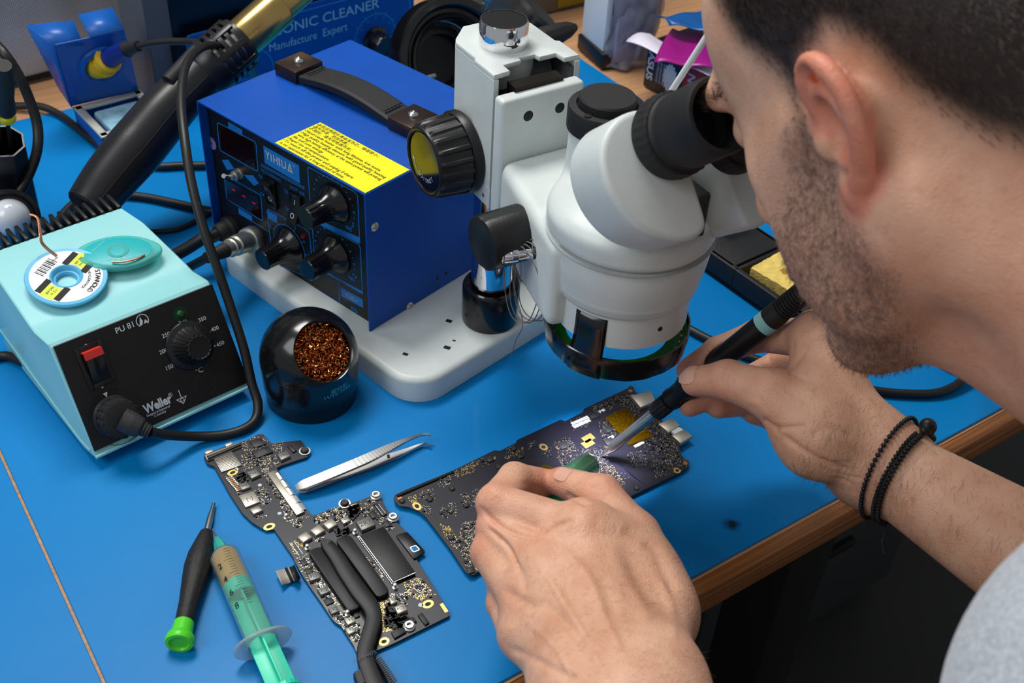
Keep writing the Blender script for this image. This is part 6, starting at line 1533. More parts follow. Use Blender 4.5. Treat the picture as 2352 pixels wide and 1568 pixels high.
for a_, b_ in (((912, 198, 1.060), (998, 174, 1.105)), ((1122, -18, 1.05), (1110, 22, 1.085))):
    A_, B_ = atd(*a_), atd(*b_); d_ = nrm(B_-A_); L_ = np.linalg.norm(B_-A_)
    g = G(); g.lathe([(0, 0), (.0042, 0), (.0048, .0008), (.0048, .0145), (.0040, .0152), (.0022, .0156), (.0022, .0185), (.0032, .0188), (.0032, .0270), (.0022, .0274), (.0022, L_), (0, L_)], A_, d_, 60, wob=lambda k, r, h: .93 if k % 3 == 0 and r > .0045 else 1); g.build('thumbscrew', M_nickel, ring)
g = G(); g.tube([rc+CR*.052-rn_*.015, kk, atd(1238, 92, 1.05)], .009, 12); g.build('clamp_arm', M_blackm, ring)
g = G(); A_, B_ = atd(1238, 92, 1.05), atd(1322, 62, 1.07); d_ = nrm(B_-A_); L_ = np.linalg.norm(B_-A_)
g.lathe([(0, 0), (.0105, 0), (.0110, .004), (.0095, L_*.55), (.0075, L_*.8), (.0035, L_), (0, L_)], A_, d_, 36, wob=lambda k, r, h: .93 if k % 4 == 0 else 1); o = g.build('clamp_lever', M_blackm, ring)

# ---------------------------------------------------------------- things on the far right of the bench
pb = Fr(TF.w((.500, .735, 0)), 36.13); psu = thing('metal_cabinet', 'grey and mustard yellow metal cabinet with a blue badge, in the background behind the microscope', 'cabinet', pb)
g = G(); g.box((.055, .06, .11), (.20, .10, .22), pb, bev=.003); g.build('housing', mat('brown_grey_metal', (112, 104, 92), .45, .3), psu)
g = G(); u0, v0 = Fr(pb.w((0, .009, 0)), X=pb.X, Z=-pb.Y).hit(1298, 60); g.box((.092, .009, .11), (.060, .003, .21), pb, bev=.001); fpn = g.build('yellow_panel', mat('mustard_yellow', (146, 122, 20), .4), psu)
g = G(); g.prism(rrect(.088, .075, .120, .20, .010, 5), .0, .0, Fr(pb.w((0, .0075, 0)), X=pb.X, Z=-pb.Y)) if False else g.add([(*p, .0015) for p in rrect(.088, .062, .118, .20, .010, 5)], [tuple(range(24))], 0, Fr(pb.w((0, .0073, 0)), X=pb.X, Z=-pb.Y)); g.build('blue_badge', mat('badge_blue', (10, 86, 160), .4), fpn)
g = G(); g.lathe([(0, 0), (.0035, 0), (.003, .0015), (0, .002)], pb.w((.108, .0073, .048)), -pb.Y, 16); g.build('screw', M_steel, fpn)
# white router-like box on a black foot
wb0 = TF.w((.5225, .603, 0)); wbf = Fr(wb0, 36.13-8)
wbx = thing('white_box', 'narrow white box on a black foot, standing behind the microscope', 'box', wbf)
g = G(); g.box((.004, .022, .100), (.014, .050, .165), wbf, bev=.002); g.build('white_case', M_whitep, wbx)
g = G(); g.box((.016, .024, .090), (.010, .056, .178), wbf, bev=.002); g.box((.006, .020, .009), (.024, .058, .018), wbf, bev=.002); g.build('black_foot', M_black, wbx)
# zip bag
bg = Fr(TF.w((.5475, .585, 0)), 20); bag = thing('zip_bag', 'crumpled translucent plastic bag with a handwritten number, standing beside the white box', 'bag', bg)
rb2 = random.Random(8); N1, N2 = 14, 20; V = []; 
ph = [rb2.uniform(0, 6) for _ in range(8)]
for side in (1, -1):
    for i in range(N1):
        for j in range(N2):
            x = (i/(N1-1)-.5)*.058; z = .002+j/(N2-1)*.150
            ed = 1-(2*abs(i/(N1-1)-.5))**3
            y = side*(.010*ed*(1-.4*z/.15)+.0025*math.sin(i*1.3+j*.6+ph[0])+.0022*math.sin(j*1.1-i*.8+ph[1]))+.006*math.sin(j*.25+ph[2])
            V.append((x+.003*math.sin(j*.5+ph[3]), y, z))
F = []
for s_ in range(2):
    o_ = s_*N1*N2
    for i in range(N1-1):
        for j in range(N2-1): F.append((o_+i*N2+j, o_+(i+1)*N2+j, o_+(i+1)*N2+j+1, o_+i*N2+j+1))
g = G(); g.add(V, F, 0, bg); g.build('bag_film', mat('grey_film', (176, 178, 190), .22, trans=.5, ior=1.1), bag, smooth=180)
g = G(); g.box((0, 0, .05), (.044, .010, .085), bg, bev=.004); o = g.build('bag_content', mat('mauve_grey', (142, 138, 156), .5, var=.3, vscale=50), bag)
TBg = Fr(bg.w((.004, -.0145, .115)), X=bg.X, Z=-bg.Y); g = G(); g.text('80', .010, 0, .030, TBg, skew=.3, rot=.2); g.build('handwritten_number', M_ink_black, bag)
# black carton lying with sheets on it
k0, k1 = at(1476, 196, 0), at(1566, 246, 0); kx = nrm(k1-k0); KF_ = Fr(k0, X=kx, Z=(0, 0, 1))
crt = thing('black_carton', 'black printed carton with a red stripe, beyond the microscope eyepieces', 'carton', KF_)
kh = .052
g = G(); g.box((.075, .055, kh/2), (.15, .11, kh), KF_, bev=.0012); cb_ = g.build('carton_body', mat('black_print_card', (14, 16, 30), .4), crt)
KP = Fr(KF_.w((0, 0, 0)), X=KF_.X, Z=-KF_.Y) 
g = G(); g.poly([(.056, .002), (.082, .002), (.082, kh-.002), (.056, kh-.002)], KP, h=.0004); g.build('red_stripe', mat('red_print', (160, 16, 30), .45), cb_)
g = G(); g.text('ASUS', .0075, .026, .0125, KP, rot=-math.pi/2, h=.0005, bold=.03, sx=1.1)
for k in range(3): g.text('professional', .0190+.0045*k, .024, .0048, KP, rot=-math.pi/2, h=.0005)
g.text('NO', .066, .030, .014, KP, rot=-math.pi/2, h=.0006, bold=.02)
g.poly([(.037+.0085*math.cos(2*math.pi*k/30)*(1+.25*(k % 2)), .024+.014*math.sin(2*math.pi*k/30)*(1+.2*(k % 2))) for k in range(30)], KP, h=.0004)
g.build('carton_print', mat('grey_white_print', (176, 180, 190), .5), cb_)
cD = lambda x, y: (1300+x/3.92, y/3.92)
def sheet_(name, label, cat, pts, z, m, amp=.003, parent=None):
    w = [at(*cD(*p), z) for p in pts]; n = 12; V = []
    rr = random.Random(len(label))
    for i in range(n):
        for j in range(n):
            u, v = i/(n-1), j/(n-1); p = (w[0]*(1-u)+w[1]*u)*(1-v)+(w[3]*(1-u)+w[2]*u)*v
            p = p+np.array([0, 0, amp*math.sin(u*4+v*2+rr.random()*.1)+amp*.5*math.sin(v*9+u*3)]); V.append(p)
    g = G(); g.add(V, [(i*n+j, (i+1)*n+j, (i+1)*n+j+1, i*n+j+1) for i in range(n-1) for j in range(n-1)]); o = g.build(name, m, None, smooth=180); md = o.modifiers.new('s', 'SOLIDIFY'); md.thickness = .0005
    return tag(o, label, cat)
sheet_('paper_sheet', 'white printed sheet lying on the black carton under a magenta film', 'paper', [(540, 370), (760, 285), (1500, 640), (1300, 720)], kh+.006, mat('white_sheet', (232, 226, 240), .5))
sheet_('magenta_film', 'translucent magenta plastic film on top of the white sheet', 'film', [(790, 560), (960, 236), (1500, 320), (1330, 640)], kh+.014, mat('magenta_film', (168, 24, 138), .3, trans=.15), .003)
sheet_('blue_film', 'blue plastic film lying on top of the magenta film', 'film', [(930, 235), (800, 135), (1250, 80), (1420, 330)], kh+.026, mat('blue_film', (16, 88, 158), .3), .003)
# thin white rod
ra, rb_ = S.w((.118, .018, .222)), atd(1630, 68, .60)
g = G(); q0 = atd(1500, 275, .665); q1 = atd(1632, 70, .600); g.tube([q0-(q1-q0)*.45, q0, q1], .0018, 12); o = g.build('white_rod', M_whitep, None); tag(o, 'thin white plastic rod rising behind the microscope eyepieces', 'rod')
# ---------------------------------------------------------------- left edge: tool holder with screwdrivers
hf_ = Fr(at(20, 585, 0), 43); th_ = thing('tool_holder', 'black tapered tool holder standing at the left edge behind the turquoise station', 'tool holder', hf_)
M_hold = mat('black_navy_plastic', (10, 12, 20), .35)
hc = at(30, 560, 0)
g = G(); tp_c = at(8, 300, .125); bt_c = at(30, 560, .0)
g.lathe([(.031, 0), (.030, .002), (.0165, .125), (.0150, .125), (.0150, .06), (0, .06)], at(22, 545, 0), nrm(at(4, 302, .125)-at(22, 545, 0)), 8)
g.build('tower', M_hold, th_)
bl = at(24, 500, .062)
g = G(); g.lathe([(.0, 0), (.022, 0), (.022, .004), (.019, .005), (.017, .002), (0, .001)], bl, nrm(np.array([0, 0, CAMH])-bl), 40); g.build('cup_ring', M_hold, th_)
g = G()
for i in range(1): g.lathe([(.0148*math.sin(t), .0148*math.cos(t)-.001) for t in np.linspace(0, math.pi, 20)], bl+nrm(np.array([0, 0, CAMH])-bl)*.004, nrm(np.array([0, 0, CAMH])-bl), 36)
o = g.build('white_ball', mat('white_gloss', (214, 220, 228), .15, coat=.5), None); tag(o, 'glossy white ball in the side cup of the black tool holder', 'ball')
for k, (tipx, tipy, hx, hy, lb) in enumerate(((26, 335, 8, 150, 'yellow and black screwdriver standing in the black tool holder, nearer the mat'), (2, 330, -22, 140, 'yellow and black screwdriver standing in the black tool holder, at the picture edge'))):
    A_ = at(tipx, tipy, .105); B_ = at(tipx-10, 272, .140); C_ = at(hx, hy, .195); d_ = nrm(C_-A_)
    s_ = thing('handheld_screwdriver', lb, 'screwdriver', Fr(A_), 'screwdrivers in the black tool holder')
    g = G(); g.tube([A_, B_], .0016, 10); g.build('shaft', M_ic, s_)
    d2_ = nrm(C_-B_); L_ = np.linalg.norm(C_-B_)
    g = G(); g.lathe([(.0050, .006), (.0068, .010), (.0058, .025), (.0070, L_*.75), (.0055, L_), (0, L_)], B_, d2_, 30); g.build('grip', M_blackm, s_)
    g = G(); g.lathe([(0, -.002), (.0050, -.002), (.0064, .0), (.0064, .005), (.0048, .007), (0, .007)], B_, d2_, 30); g.box((0, 0, 0), (.004, .0015, .020), Fr(B_+d2_*.035+nrm(np.array([0, 0, CAMH])-B_)*.0062, X=np.cross(d2_, nrm(np.array([0, 0, CAMH])-B_)), Z=d2_), bev=.0006); g.build('yellow_band', mat('yellow_plastic', (232, 214, 20), .4), s_)

# ---------------------------------------------------------------- right: black stand with yellow sponge, solder spool
r1 = at(1824, 772, 0); RS_ = Fr(r1, X=TF.X*math.cos(math.radians(3))+TF.Y*math.sin(math.radians(3)), Z=(0, 0, 1))
rst = thing('sponge_stand', 'black iron stand base with a yellow sponge, to the right of the microscope', 'iron stand', RS_)
Wd, Ld, Hd = .064, .185, .022
g = G()
g.box((Wd/2, Ld/2, .003), (Wd, Ld, .006), RS_, bev=.001)
for c, d in (((Wd/2, .003, Hd/2), (Wd, .006, Hd)), ((.003, Ld/2, Hd/2), (.006, Ld, Hd)), ((Wd-.003, Ld/2, Hd/2), (.006, Ld, Hd)), ((Wd/2, .072, Hd/2), (Wd, .004, Hd)), ((Wd/2, .13, Hd/2), (Wd-.002, .108, Hd))): g.box(c, d, RS_, bev=.0015)
g.build('stand_base', mat('black_cast_base', (24, 25, 27), .5, bump=.3, bscale=700), rst)
g = G(); a = RS_.w((Wd*.45, .120, Hd)); hx_ = []
for k in range(120):
    t = k/119; an = t*2*math.pi*7; hx_.append(a+RS_.X*(-.004+.03*t)+np.array([0, 0, .012+.010*t])+(RS_.Y*math.cos(an)+np.array([0, 0, 1.])*math.sin(an))*.010)
g.tube(hx_, .0010, 8); g.build('holder_spring', M_chrome, rst)
M_sp = mat('yellow_cellulose', (238, 208, 112), .9, var=.14, vscale=180, bump=1.0, bscale=420)
g = G(); sf = Fr(RS_.w((Wd*.52, .0385, .008)), X=RS_.X*.995+RS_.Y*.09, Z=(0, 0, 1))
hx0, hy0 = .0225, .0265
n = 26; V = []; F = []
rs = random.Random(2)
hc_ = sf.hit(1806, 622, .018)
for i in range(n):
    for j in range(n):
        x = (i/(n-1)-.5)*2*hx0; y = (j/(n-1)-.5)*2*hy0; d = math.hypot(x-hc_[0], y-hc_[1]); z = .018+rs.uniform(-.0004, .0004)
        if d < .0042: z -= .010*(1-(d/.0042)**4)
        V.append((x+rs.uniform(-.0002, .0002), y+rs.uniform(-.0002, .0002), z))
F = [(i*n+j, (i+1)*n+j, (i+1)*n+j+1, i*n+j+1) for i in range(n-1) for j in range(n-1)]
bd_ = [(i, 0) for i in range(n)]+[(n-1, j) for j in range(1, n)]+[(i, n-1) for i in range(n-2, -1, -1)]+[(0, j) for j in range(n-2, 0, -1)]
b0_ = len(V)
for (i, j) in bd_: x, y, z = V[i*n+j]; V.append((x*1.0+rs.uniform(-.0003, .0003), y+rs.uniform(-.0003, .0003), 0))
m_ = len(bd_)
for k in range(m_): i, j = bd_[k]; i2, j2 = bd_[(k+1) % m_]; F.append((i*n+j, b0_+k, b0_+(k+1) % m_, i2*n+j2))
g.add(V, F, 0, sf); o = g.build('yellow_sponge', M_sp, None, smooth=50); tag(o, 'yellow cellulose sponge with a round hole, lying in the black stand', 'sponge')
so_ = at(2205, 838, 0)*np.array([1, 1, 0]); spl = thing('solder_spool', 'spool of silvery solder wire with blue flanges, partly hidden behind the man', 'spool', Fr(so_))
rp = 79/2630.68*float((so_-np.array([0, 0, CAMH]))@CF)
so_ = at(2207, 818, 0)*np.array([1, 1, 0])
g = G()
for z0 in (0, .046): g.lathe([(0, z0), (rp*.94, z0), (rp, z0+.001), (rp, z0+.0025), (rp*.97, z0+.0035), (rp*.7, z0+.003), (0, z0+.003)], so_, (0, 0, 1), 56)
g.build('flange', mat('royal_blue_plastic', (10, 60, 190), .35), spl)
g = G(); g.lathe([(rp*.80, .003)]+[(rp*(.80+.012*(k % 2)), .003+.043*k/64) for k in range(65)]+[(rp*.8, .046)], so_, (0, 0, 1), 56); g.build('wound_solder', mat('solder_bright', (196, 196, 200), .25, .95), spl)
# ---------------------------------------------------------------- the man at the microscope
HT = np.array([.17973, .45806, .34836])
HX, HY = nrm([-.5029, .56092, -.65761]), np.array([-.76541, -.64246, .03734])
HF = Fr(HT, X=HX, Z=np.cross(HX, HY)); HF.Y = np.cross(HF.Z, HF.X)
man = thing('person', 'dark-haired bearded person in a grey T-shirt bent over the microscope with both hands working', 'person', Fr(HF.w((-.125, 0, -.165))))
hw_ = lambda *p: HF.w(p)
# joints
NB = hw_(-.118, 0, -.158)
SHL, SHR = NB+HF.Y*.165+HF.X*-.02+np.array([0, 0, -.035])+CR*.036+CD*.021+CF*.015, NB-HF.Y*.175+HF.X*-.02+np.array([0, 0, -.035])
WL = atd(1445, 1660, .525); WR = atd(2035, 1072, .668)
ELR = atd(2760, 1530, .57)
def ik(S_, W_, a, b, hint):
    d = W_-S_; L = min(np.linalg.norm(d), a+b-.001); u = nrm(d); x = (a*a-b*b+L*L)/(2*L); h = math.sqrt(max(a*a-x*x, 1e-6)); n = nrm(hint-u*(hint@u)); return S_+u*x+n*h
ELL = ik(SHL, WL, .27, .24, np.array([.35, -.4, -1.0]))
HIP = NB+np.array([.28, -.42, -.42])
CH = NB+np.array([.07, -.09, -.10])

def torso_sdf(off, h):
    f = SDF(np.minimum.reduce([HIP, SHL, SHR, NB, ELL, ELR])-.16, np.maximum.reduce([HIP, SHL, SHR, NB, ELL, ELR])+.14, h)
    f.cone(CH, HIP, .115+off, .125+off, .03, flat=(np.cross(HF.Y, nrm(HIP-CH)), 1.25))
    f.cone(SHL, SHR, .058+off, .058+off, .05); f.cone(NB+np.array([.03, -.04, -.02]), CH, .085+off, .11+off, .05)
    f.cone(SHL, CH, .06+off, .10+off, .05); f.cone(SHR, CH, .06+off, .10+off, .05)
    return f
# ---- head and neck
def head_sdf():
    lo = HT+np.array([-.16, -.19, -.14]); hi = HT+np.array([.22, .14, .16])
    f = SDF(lo, hi, .0019)
    E = lambda c, R, k=.012, mode='u', fr=HF: f.ell(HF.w(c), R, fr, k, mode)
    Cn = lambda a, b, ra, rb, k=.012, mode='u', flat=None: f.cone(HF.w(a), HF.w(b), ra, rb, k, mode, flat)
    E((-.012, 0, .046), (.098, .074, .086), .0); E((.030, 0, .052), (.062, .064, .064), .03); E((-.045, 0, .020), (.062, .070, .066), .03)
    E((.040, 0, -.022), (.052, .056, .070), .03)
    for s_ in (-1, 1):
        Cn((.000, s_*.056, -.050), (.068, s_*.018, -.098), .016, .016, .022)      # jaw line
        Cn((-.002, s_*.058, -.012), (.002, s_*.056, -.052), .016, .015, .02)
        Cn((.052, s_*.048, -.006), (.020, s_*.064, .004), .016, .012, .018)       # cheek bone
        Cn((.088, s_*.036, .034), (.093, s_*.012, .030), .0095, .009, .012)       # brow
        E((.030, s_*.053, -.048), (.034, .014, .040), .02)                        # cheek
        E((.092, s_*.031, .014), (.013, .015, .011), .010, 's'); E((.079, s_*.031, .014), (.0125, .0125, .0115), .004)
        E((.104, s_*.010, -.028), (.010, .007, .008), .006)
        Cn((-.020, s_*.058, -.040), tuple(HF.l(NB)*.75+np.array([.03, s_*.030, .0])), .017, .013, .03)
    E((.074, 0, -.097), (.019, .024, .018), .018); Cn((.092, 0, .020), (.113, 0, -.022), .008, .0105, .012); E((.108, 0, -.027), (.012, .011, .009), .006)
    E((.092, 0, -.052), (.014, .028, .016), .012)
    Cn((.101, -.016, -.061), (.101, .016, -.061), .005, .005, .004); Cn((.099, -.014, -.071), (.099, .014, -.071), .0055, .0055, .004)
    Cn((.102, -.021, -.066), (.102, .021, -.066), .0014, .0014, .002, 's')
    l = HF.l(NB)
    f.cone(HF.w((-.028, 0, -.040)), NB, .054, .062, .03); f.cone(HF.w((.028, 0, -.085)), HF.w((-.050, 0, -.140)), .030, .042, .03)
    f.cone(NB, NB+nrm(NB-HF.w((-.028, 0, -.04)))*.06, .062, .085, .03)
    # ears
    for s_ in (-1, 1):
        tip = lambda p: HF.w((p[0], p[1]*s_, p[2]))
        axn = nrm(HF.X*.50+HF.Y*s_*.86)
        ef = Fr(tip((-.013, .0815, .002)), X=HF.X, Z=axn)
        ef.X = nrm(HF.X-axn*(HF.X@axn)); ef.Y = np.cross(axn, ef.X)
        f.ell(tip((-.014, .0800, .003)), (.0145, .0235, .0028), ef, .003)
        f.cone(tip((-.008, .066, .004)), tip((-.016, .078, .004)), .015, .009, .010)
        _es = lambda P: [(.84*x, .0745+(y-.0745)*.9, .84*z+.001) for x, y, z in P]
        hp = catmull(_es([(.000, .0765, .006), (.0035, .078, .018), (-.002, .0835, .0285), (-.013, .0900, .0320), (-.024, .0940, .0265), (-.0305, .0950, .012), (-.0285, .0925, -.004), (-.0215, .0875, -.017), (-.0125, .0820, -.027)]), 3)
        for a, b in zip(hp[:-1], hp[1:]): f.cone(tip(a), tip(b), .0036, .0036, .0025)
        for a, b in (((-.0125, .082, -.027), (-.005, .0785, -.0335)), ((-.005, .0785, -.0335), (-.0005, .0755, -.0265))): f.cone(tip(_es([a])[0]), tip(_es([b])[0]), .0048, .0046, .004)
        ah = catmull(_es([(-.002, .0785, .016), (-.012, .0855, .018), (-.0205, .088, .008), (-.019, .0855, -.006), (-.011, .0805, -.0165), (-.004, .0780, -.0165)]), 3)
        for a, b in zip(ah[:-1], ah[1:]): f.cone(tip(a), tip(b), .0028, .0028, .003)
        f.ell(tip((-.008, .0835, .001)), (.0085, .0120, .0060), ef, .004, 's')
        f.ell(tip((-.0075, .0895, .0235)), (.0085, .0042, .0030), ef, .003, 's')
        f.ell(tip((.0035, .0775, -.004)), (.0048, .0048, .0070), HF, .004)
    return f
f = head_sdf(); HV, HFc = f.mesh(); HV = smooth_pts(HV, HFc, 1)

# ---- hands
def finger(f, pts, rs, k=.003):
    for a, b, ra, rb in zip(pts[:-1], pts[1:], rs[:-1], rs[1:]): f.cone(a, b, ra, rb, k)
LH = dict(th=[atd(1502, 1405, .603), atd(1456, 1232, .634), atd(1380, 1138, .654), atd(1290, 1106, .674)],
          ix=[atd(1335, 1222, .618), atd(1140, 1156, .642), atd(1181, 1098, .666), atd(1252, 1106, .680)],
          md=[atd(1248, 1298, .606), atd(1142, 1212, .640), atd(1168, 1158, .664), atd(1228, 1132, .680)],
          rg=[atd(1204, 1380, .600), atd(1128, 1268, .636), atd(1150, 1215, .660), atd(1208, 1180, .680)],
          lt=[atd(1196, 1458, .594), atd(1160, 1384, .626), atd(1152, 1330, .646), atd(1184, 1290, .662)])
LW = [atd(1340, 1580, .540), atd(1500, 1580, .540)]
def left_hand():
    allp = np.array(sum(LH.values(), [])+LW+[WL, WL+nrm(ELL-WL)*.02])
    f = SDF(allp.min(0)-.042, allp.max(0)+.042, .0012)
    # palm
    for k_, r0, r1 in (('ix', .0150, .0125), ('md', .0158, .0128), ('rg', .0150, .0122), ('lt', .0135, .0112)):
        t_ = {'ix': .85, 'md': .55, 'rg': .28, 'lt': .0}[k_]; w_ = LW[0]*(1-t_)+LW[1]*t_
        f.cone(w_, LH[k_][0], r0+.003, r1, .012)
    f.cone(LW[1], LH['th'][0], .021, .0185, .015); f.cone(LH['th'][0], LH['th'][1], .0185, .0145, .014); f.cone((LH['ix'][0]+LH['md'][0])/2, WL, .011, .022, .015); f.cone((LH['rg'][0]+LH['md'][0])/2, WL, .011, .022, .015); f.cone(LH['th'][0], LH['ix'][0], .016, .012, .02)
    f.cone(LH['th'][1]*.5+LH['th'][0]*.5, LH['ix'][0]*.8+LH['th'][1]*.2, .014, .0105, .02)
    f.cone(LW[0], WL-nrm(LW[1]-LW[0])*.012, .023, .024, .02); f.cone(LW[1], WL+nrm(LW[1]-LW[0])*.012, .023, .024, .02)
    f.cone(WL, WL+nrm(ELL-WL)*.10, .028, .034, .02)
    finger(f, LH['ix'], [.0128, .0112, .0092, .0078]); finger(f, LH['md'], [.0130, .0116, .0095, .008]); finger(f, LH['rg'], [.0122, .0112, .0092, .0078]); finger(f, LH['lt'], [.0112, .0100, .0085, .007])
    finger(f, LH['th'][1:], [.0140, .0118, .0090], .004)
    # knuckle bumps and tendons on the back of the hand
    vv = nrm(np.array([0, 0, CAMH])-LH['md'][0])
    for k_, a in (('ix', .0045), ('md', .0055), ('rg', .0045), ('lt', .004)):
        kn = LH[k_][0]+vv*(.0105); f.ell(kn-vv*.002, (.0085, .0085, .0070), Fr(kn, X=np.cross(vv, [0, 0, 1.]), Z=vv), .010)
        t_ = {'ix': .75, 'md': .55, 'rg': .38, 'lt': .2}[k_]; w_ = LW[0]*(1-t_)+LW[1]*t_
        b_ = w_+vv*.0150; f.cone(kn-vv*.001, (kn*.45+b_*.55)+vv*.0024, .0028, .0021, .006); f.cone((kn*.45+b_*.55)+vv*.0024, b_+vv*.0035, .0021, .0022, .006)
    # vein
    vn = [LH['md'][0]*.3+LW[0]*.35+LW[1]*.35+vv*.0215, LH['rg'][0]*.5+LW[0]*.5+vv*.0195, LH['lt'][0]*.6+LW[0]*.4+vv*.0165]
    # skin folds at the knuckles
    for k_, n_ in (('ix', 4), ('md', 4)):
        P, Q = LH[k_][1], LH[k_][0]; ax_ = nrm(P-Q); sd_ = nrm(np.cross(ax_, vv)); up_ = np.cross(sd_, ax_); up_ = up_ if up_@vv > 0 else -up_
        for j in range(n_):
            c = Q+ax_*(.006+.0032*j)+up_*(.0135); f.cone(c-sd_*.007, c+sd_*.007, .0009, .0009, .0016, 's')
    P, Q = LH['th'][2], LH['th'][1]; ax_ = nrm(P-Q); sd_ = nrm(np.cross(ax_, vv)); up_ = nrm(vv-ax_*(vv@ax_))
    for j in range(4): c = P+ax_*(-.005+.0028*j)+up_*.0128; f.cone(c-sd_*.006, c+sd_*.006, .0008, .0008, .0016, 's')
    return f
# pen-like iron first: the right hand closes round it
ITIP = at(1382, 1047, zB+.0012); IRING = atd(1763, 738, .700); IA = nrm(IRING-ITIP); IL = np.linalg.norm(IRING-ITIP)
RH = dict(th=[atd(1880, 1000, .668), atd(1770, 905, .674), atd(1672, 872, .690), atd(1598, 876, .704)],
          ix=[atd(1878, 776, .694), atd(1742, 770, .728), atd(1648, 806, .734), atd(1580, 850, .730)],
          md=[atd(1912, 828, .716), atd(1800, 835, .752), atd(1695, 885, .756), atd(1585, 930, .750)],
          rg=[atd(1918, 895, .732), atd(1820, 915, .766), atd(1715, 925, .764), atd(1650, 934, .752)],
          lt=[atd(1905, 955, .738), atd(1835, 975, .764), atd(1775, 960, .770), atd(1730, 950, .764)])
RW = [atd(2010, 1020, .668), atd(1990, 1075, .690)]
def right_hand():
    allp = np.array(sum(RH.values(), [])+RW+[WR])
    f = SDF(allp.min(0)-.035, allp.max(0)+np.array([.055, .035, .035]), .0012)
    for k_, t_, r0, r1 in (('ix', .0, .0165, .0125), ('md', .33, .0165, .0130), ('rg', .66, .0165, .0125), ('lt', 1., .0165, .0118)):
        w_ = RW[0]*(1-t_)+RW[1]*t_; f.cone(w_, RH[k_][0], r0-.001, r1, .014)
    f.cone(WR, RH['th'][0], .020, .0185, .015); f.cone(RH['th'][0], RH['th'][1], .0195, .0145, .014); f.cone(RH['th'][0], RH['ix'][0], .0150, .0125, .022)
    f.cone(RW[1], atd(1856, 985, .722), .0185, .0165, .02); f.cone(RH['th'][0], atd(1856, 985, .722), .015, .015, .02)
    f.cone(RW[0], WR, .0195, .0215, .015); f.cone(RW[1], WR, .0185, .0215, .015)
    f.cone(WR, WR+nrm(ELR-WR)*.05, .0238, .0265, .01)
    finger(f, RH['ix'], [.0128, .0104, .0090, .0076]); finger(f, RH['md'], [.0128, .0106, .0090, .0078]); finger(f, RH['rg'], [.0122, .0100, .0088, .0078]); finger(f, RH['lt'], [.0112, .0090, .0080, .0070])
    finger(f, RH['th'][1:], [.0145, .0118, .0092], .004)
    vv = nrm(np.array([0, 0, CAMH])-RH['th'][1])
    # creases: thumb web, palm folds near the wrist
    P, Q = RH['th'][2], RH['th'][1]; ax_ = nrm(P-Q); sd_ = nrm(np.cross(ax_, vv)); up_ = nrm(vv-ax_*(vv@ax_))
    for j in range(3): c = P+ax_*(-.004+.0030*j)+up_*.0128; f.cone(c-sd_*.006, c+sd_*.006, .0008, .0008, .0016, 's')
    for (a, b) in (((1780, 985), (1905, 1005)), ((1815, 1015), (1940, 1045)), ((1830, 1040), (1950, 1062))):
        A_, B_ = hitp(*a, RH['th'][0]+vv*.014, vv), hitp(*b, RH['th'][0]+vv*.014, vv); f.cone(A_, B_, .0011, .0011, .003, 's')
    return f
def vnormals(V, F):
    n_ = np.zeros_like(V); c = np.cross(V[F[:, 1]]-V[F[:, 0]], V[F[:, 3]]-V[F[:, 0]])
    for k in range(4): np.add.at(n_, F[:, k], c)
    return n_/(np.linalg.norm(n_, axis=1)[:, None]+1e-12)
def sculpt(V, F, marks, off, sc):
    """press creases into and raise tendons and knuckles on the side of the hand that faces up; marks are traced on the photograph, (points, width px, height mm)"""
    n_ = vnormals(V, F); d = V-np.array([0, 0, CAMH]); z = d@CF
    x, y = 1176+FPX*(d@CR)/z, 784+FPX*(d@CD)/z
    face = np.clip(-(n_*(d/np.linalg.norm(d, axis=1)[:, None])).sum(1)*2.2, 0, 1); tot = np.zeros(len(V))
    for pts, w, h in marks:
        P = [(off[0]+a/sc, off[1]+b/sc) for a, b in pts]
        if len(P) == 1: dd = np.hypot(x-P[0][0], y-P[0][1]); fade = 1.
        else:
            C_ = catmull([np.array(q) for q in P], 6) if len(P) > 2 else [np.array(q) for q in P]; dd = np.full(len(V), 1e9); tt = np.zeros(len(V)); m = len(C_)-1
            for i in range(m):
                ax, ay = C_[i]; bx_, by_ = C_[i+1]; ex, ey = bx_-ax, by_-ay; t = np.clip(((x-ax)*ex+(y-ay)*ey)/(ex*ex+ey*ey+1e-9), 0, 1)
                q = np.hypot(x-ax-t*ex, y-ay-t*ey); up_ = q < dd; dd = np.where(up_, q, dd); tt = np.where(up_, (i+t)/m, tt)
            fade = np.clip(np.minimum(tt, 1-tt)*6+.15, 0, 1)
        tot += h*.001*np.exp(-(dd/w)**2)*fade
    return V+n_*(tot*face)[:, None]
fl = left_hand(); LV, LF = fl.mesh(); LV = smooth_pts(LV, LF, 1)
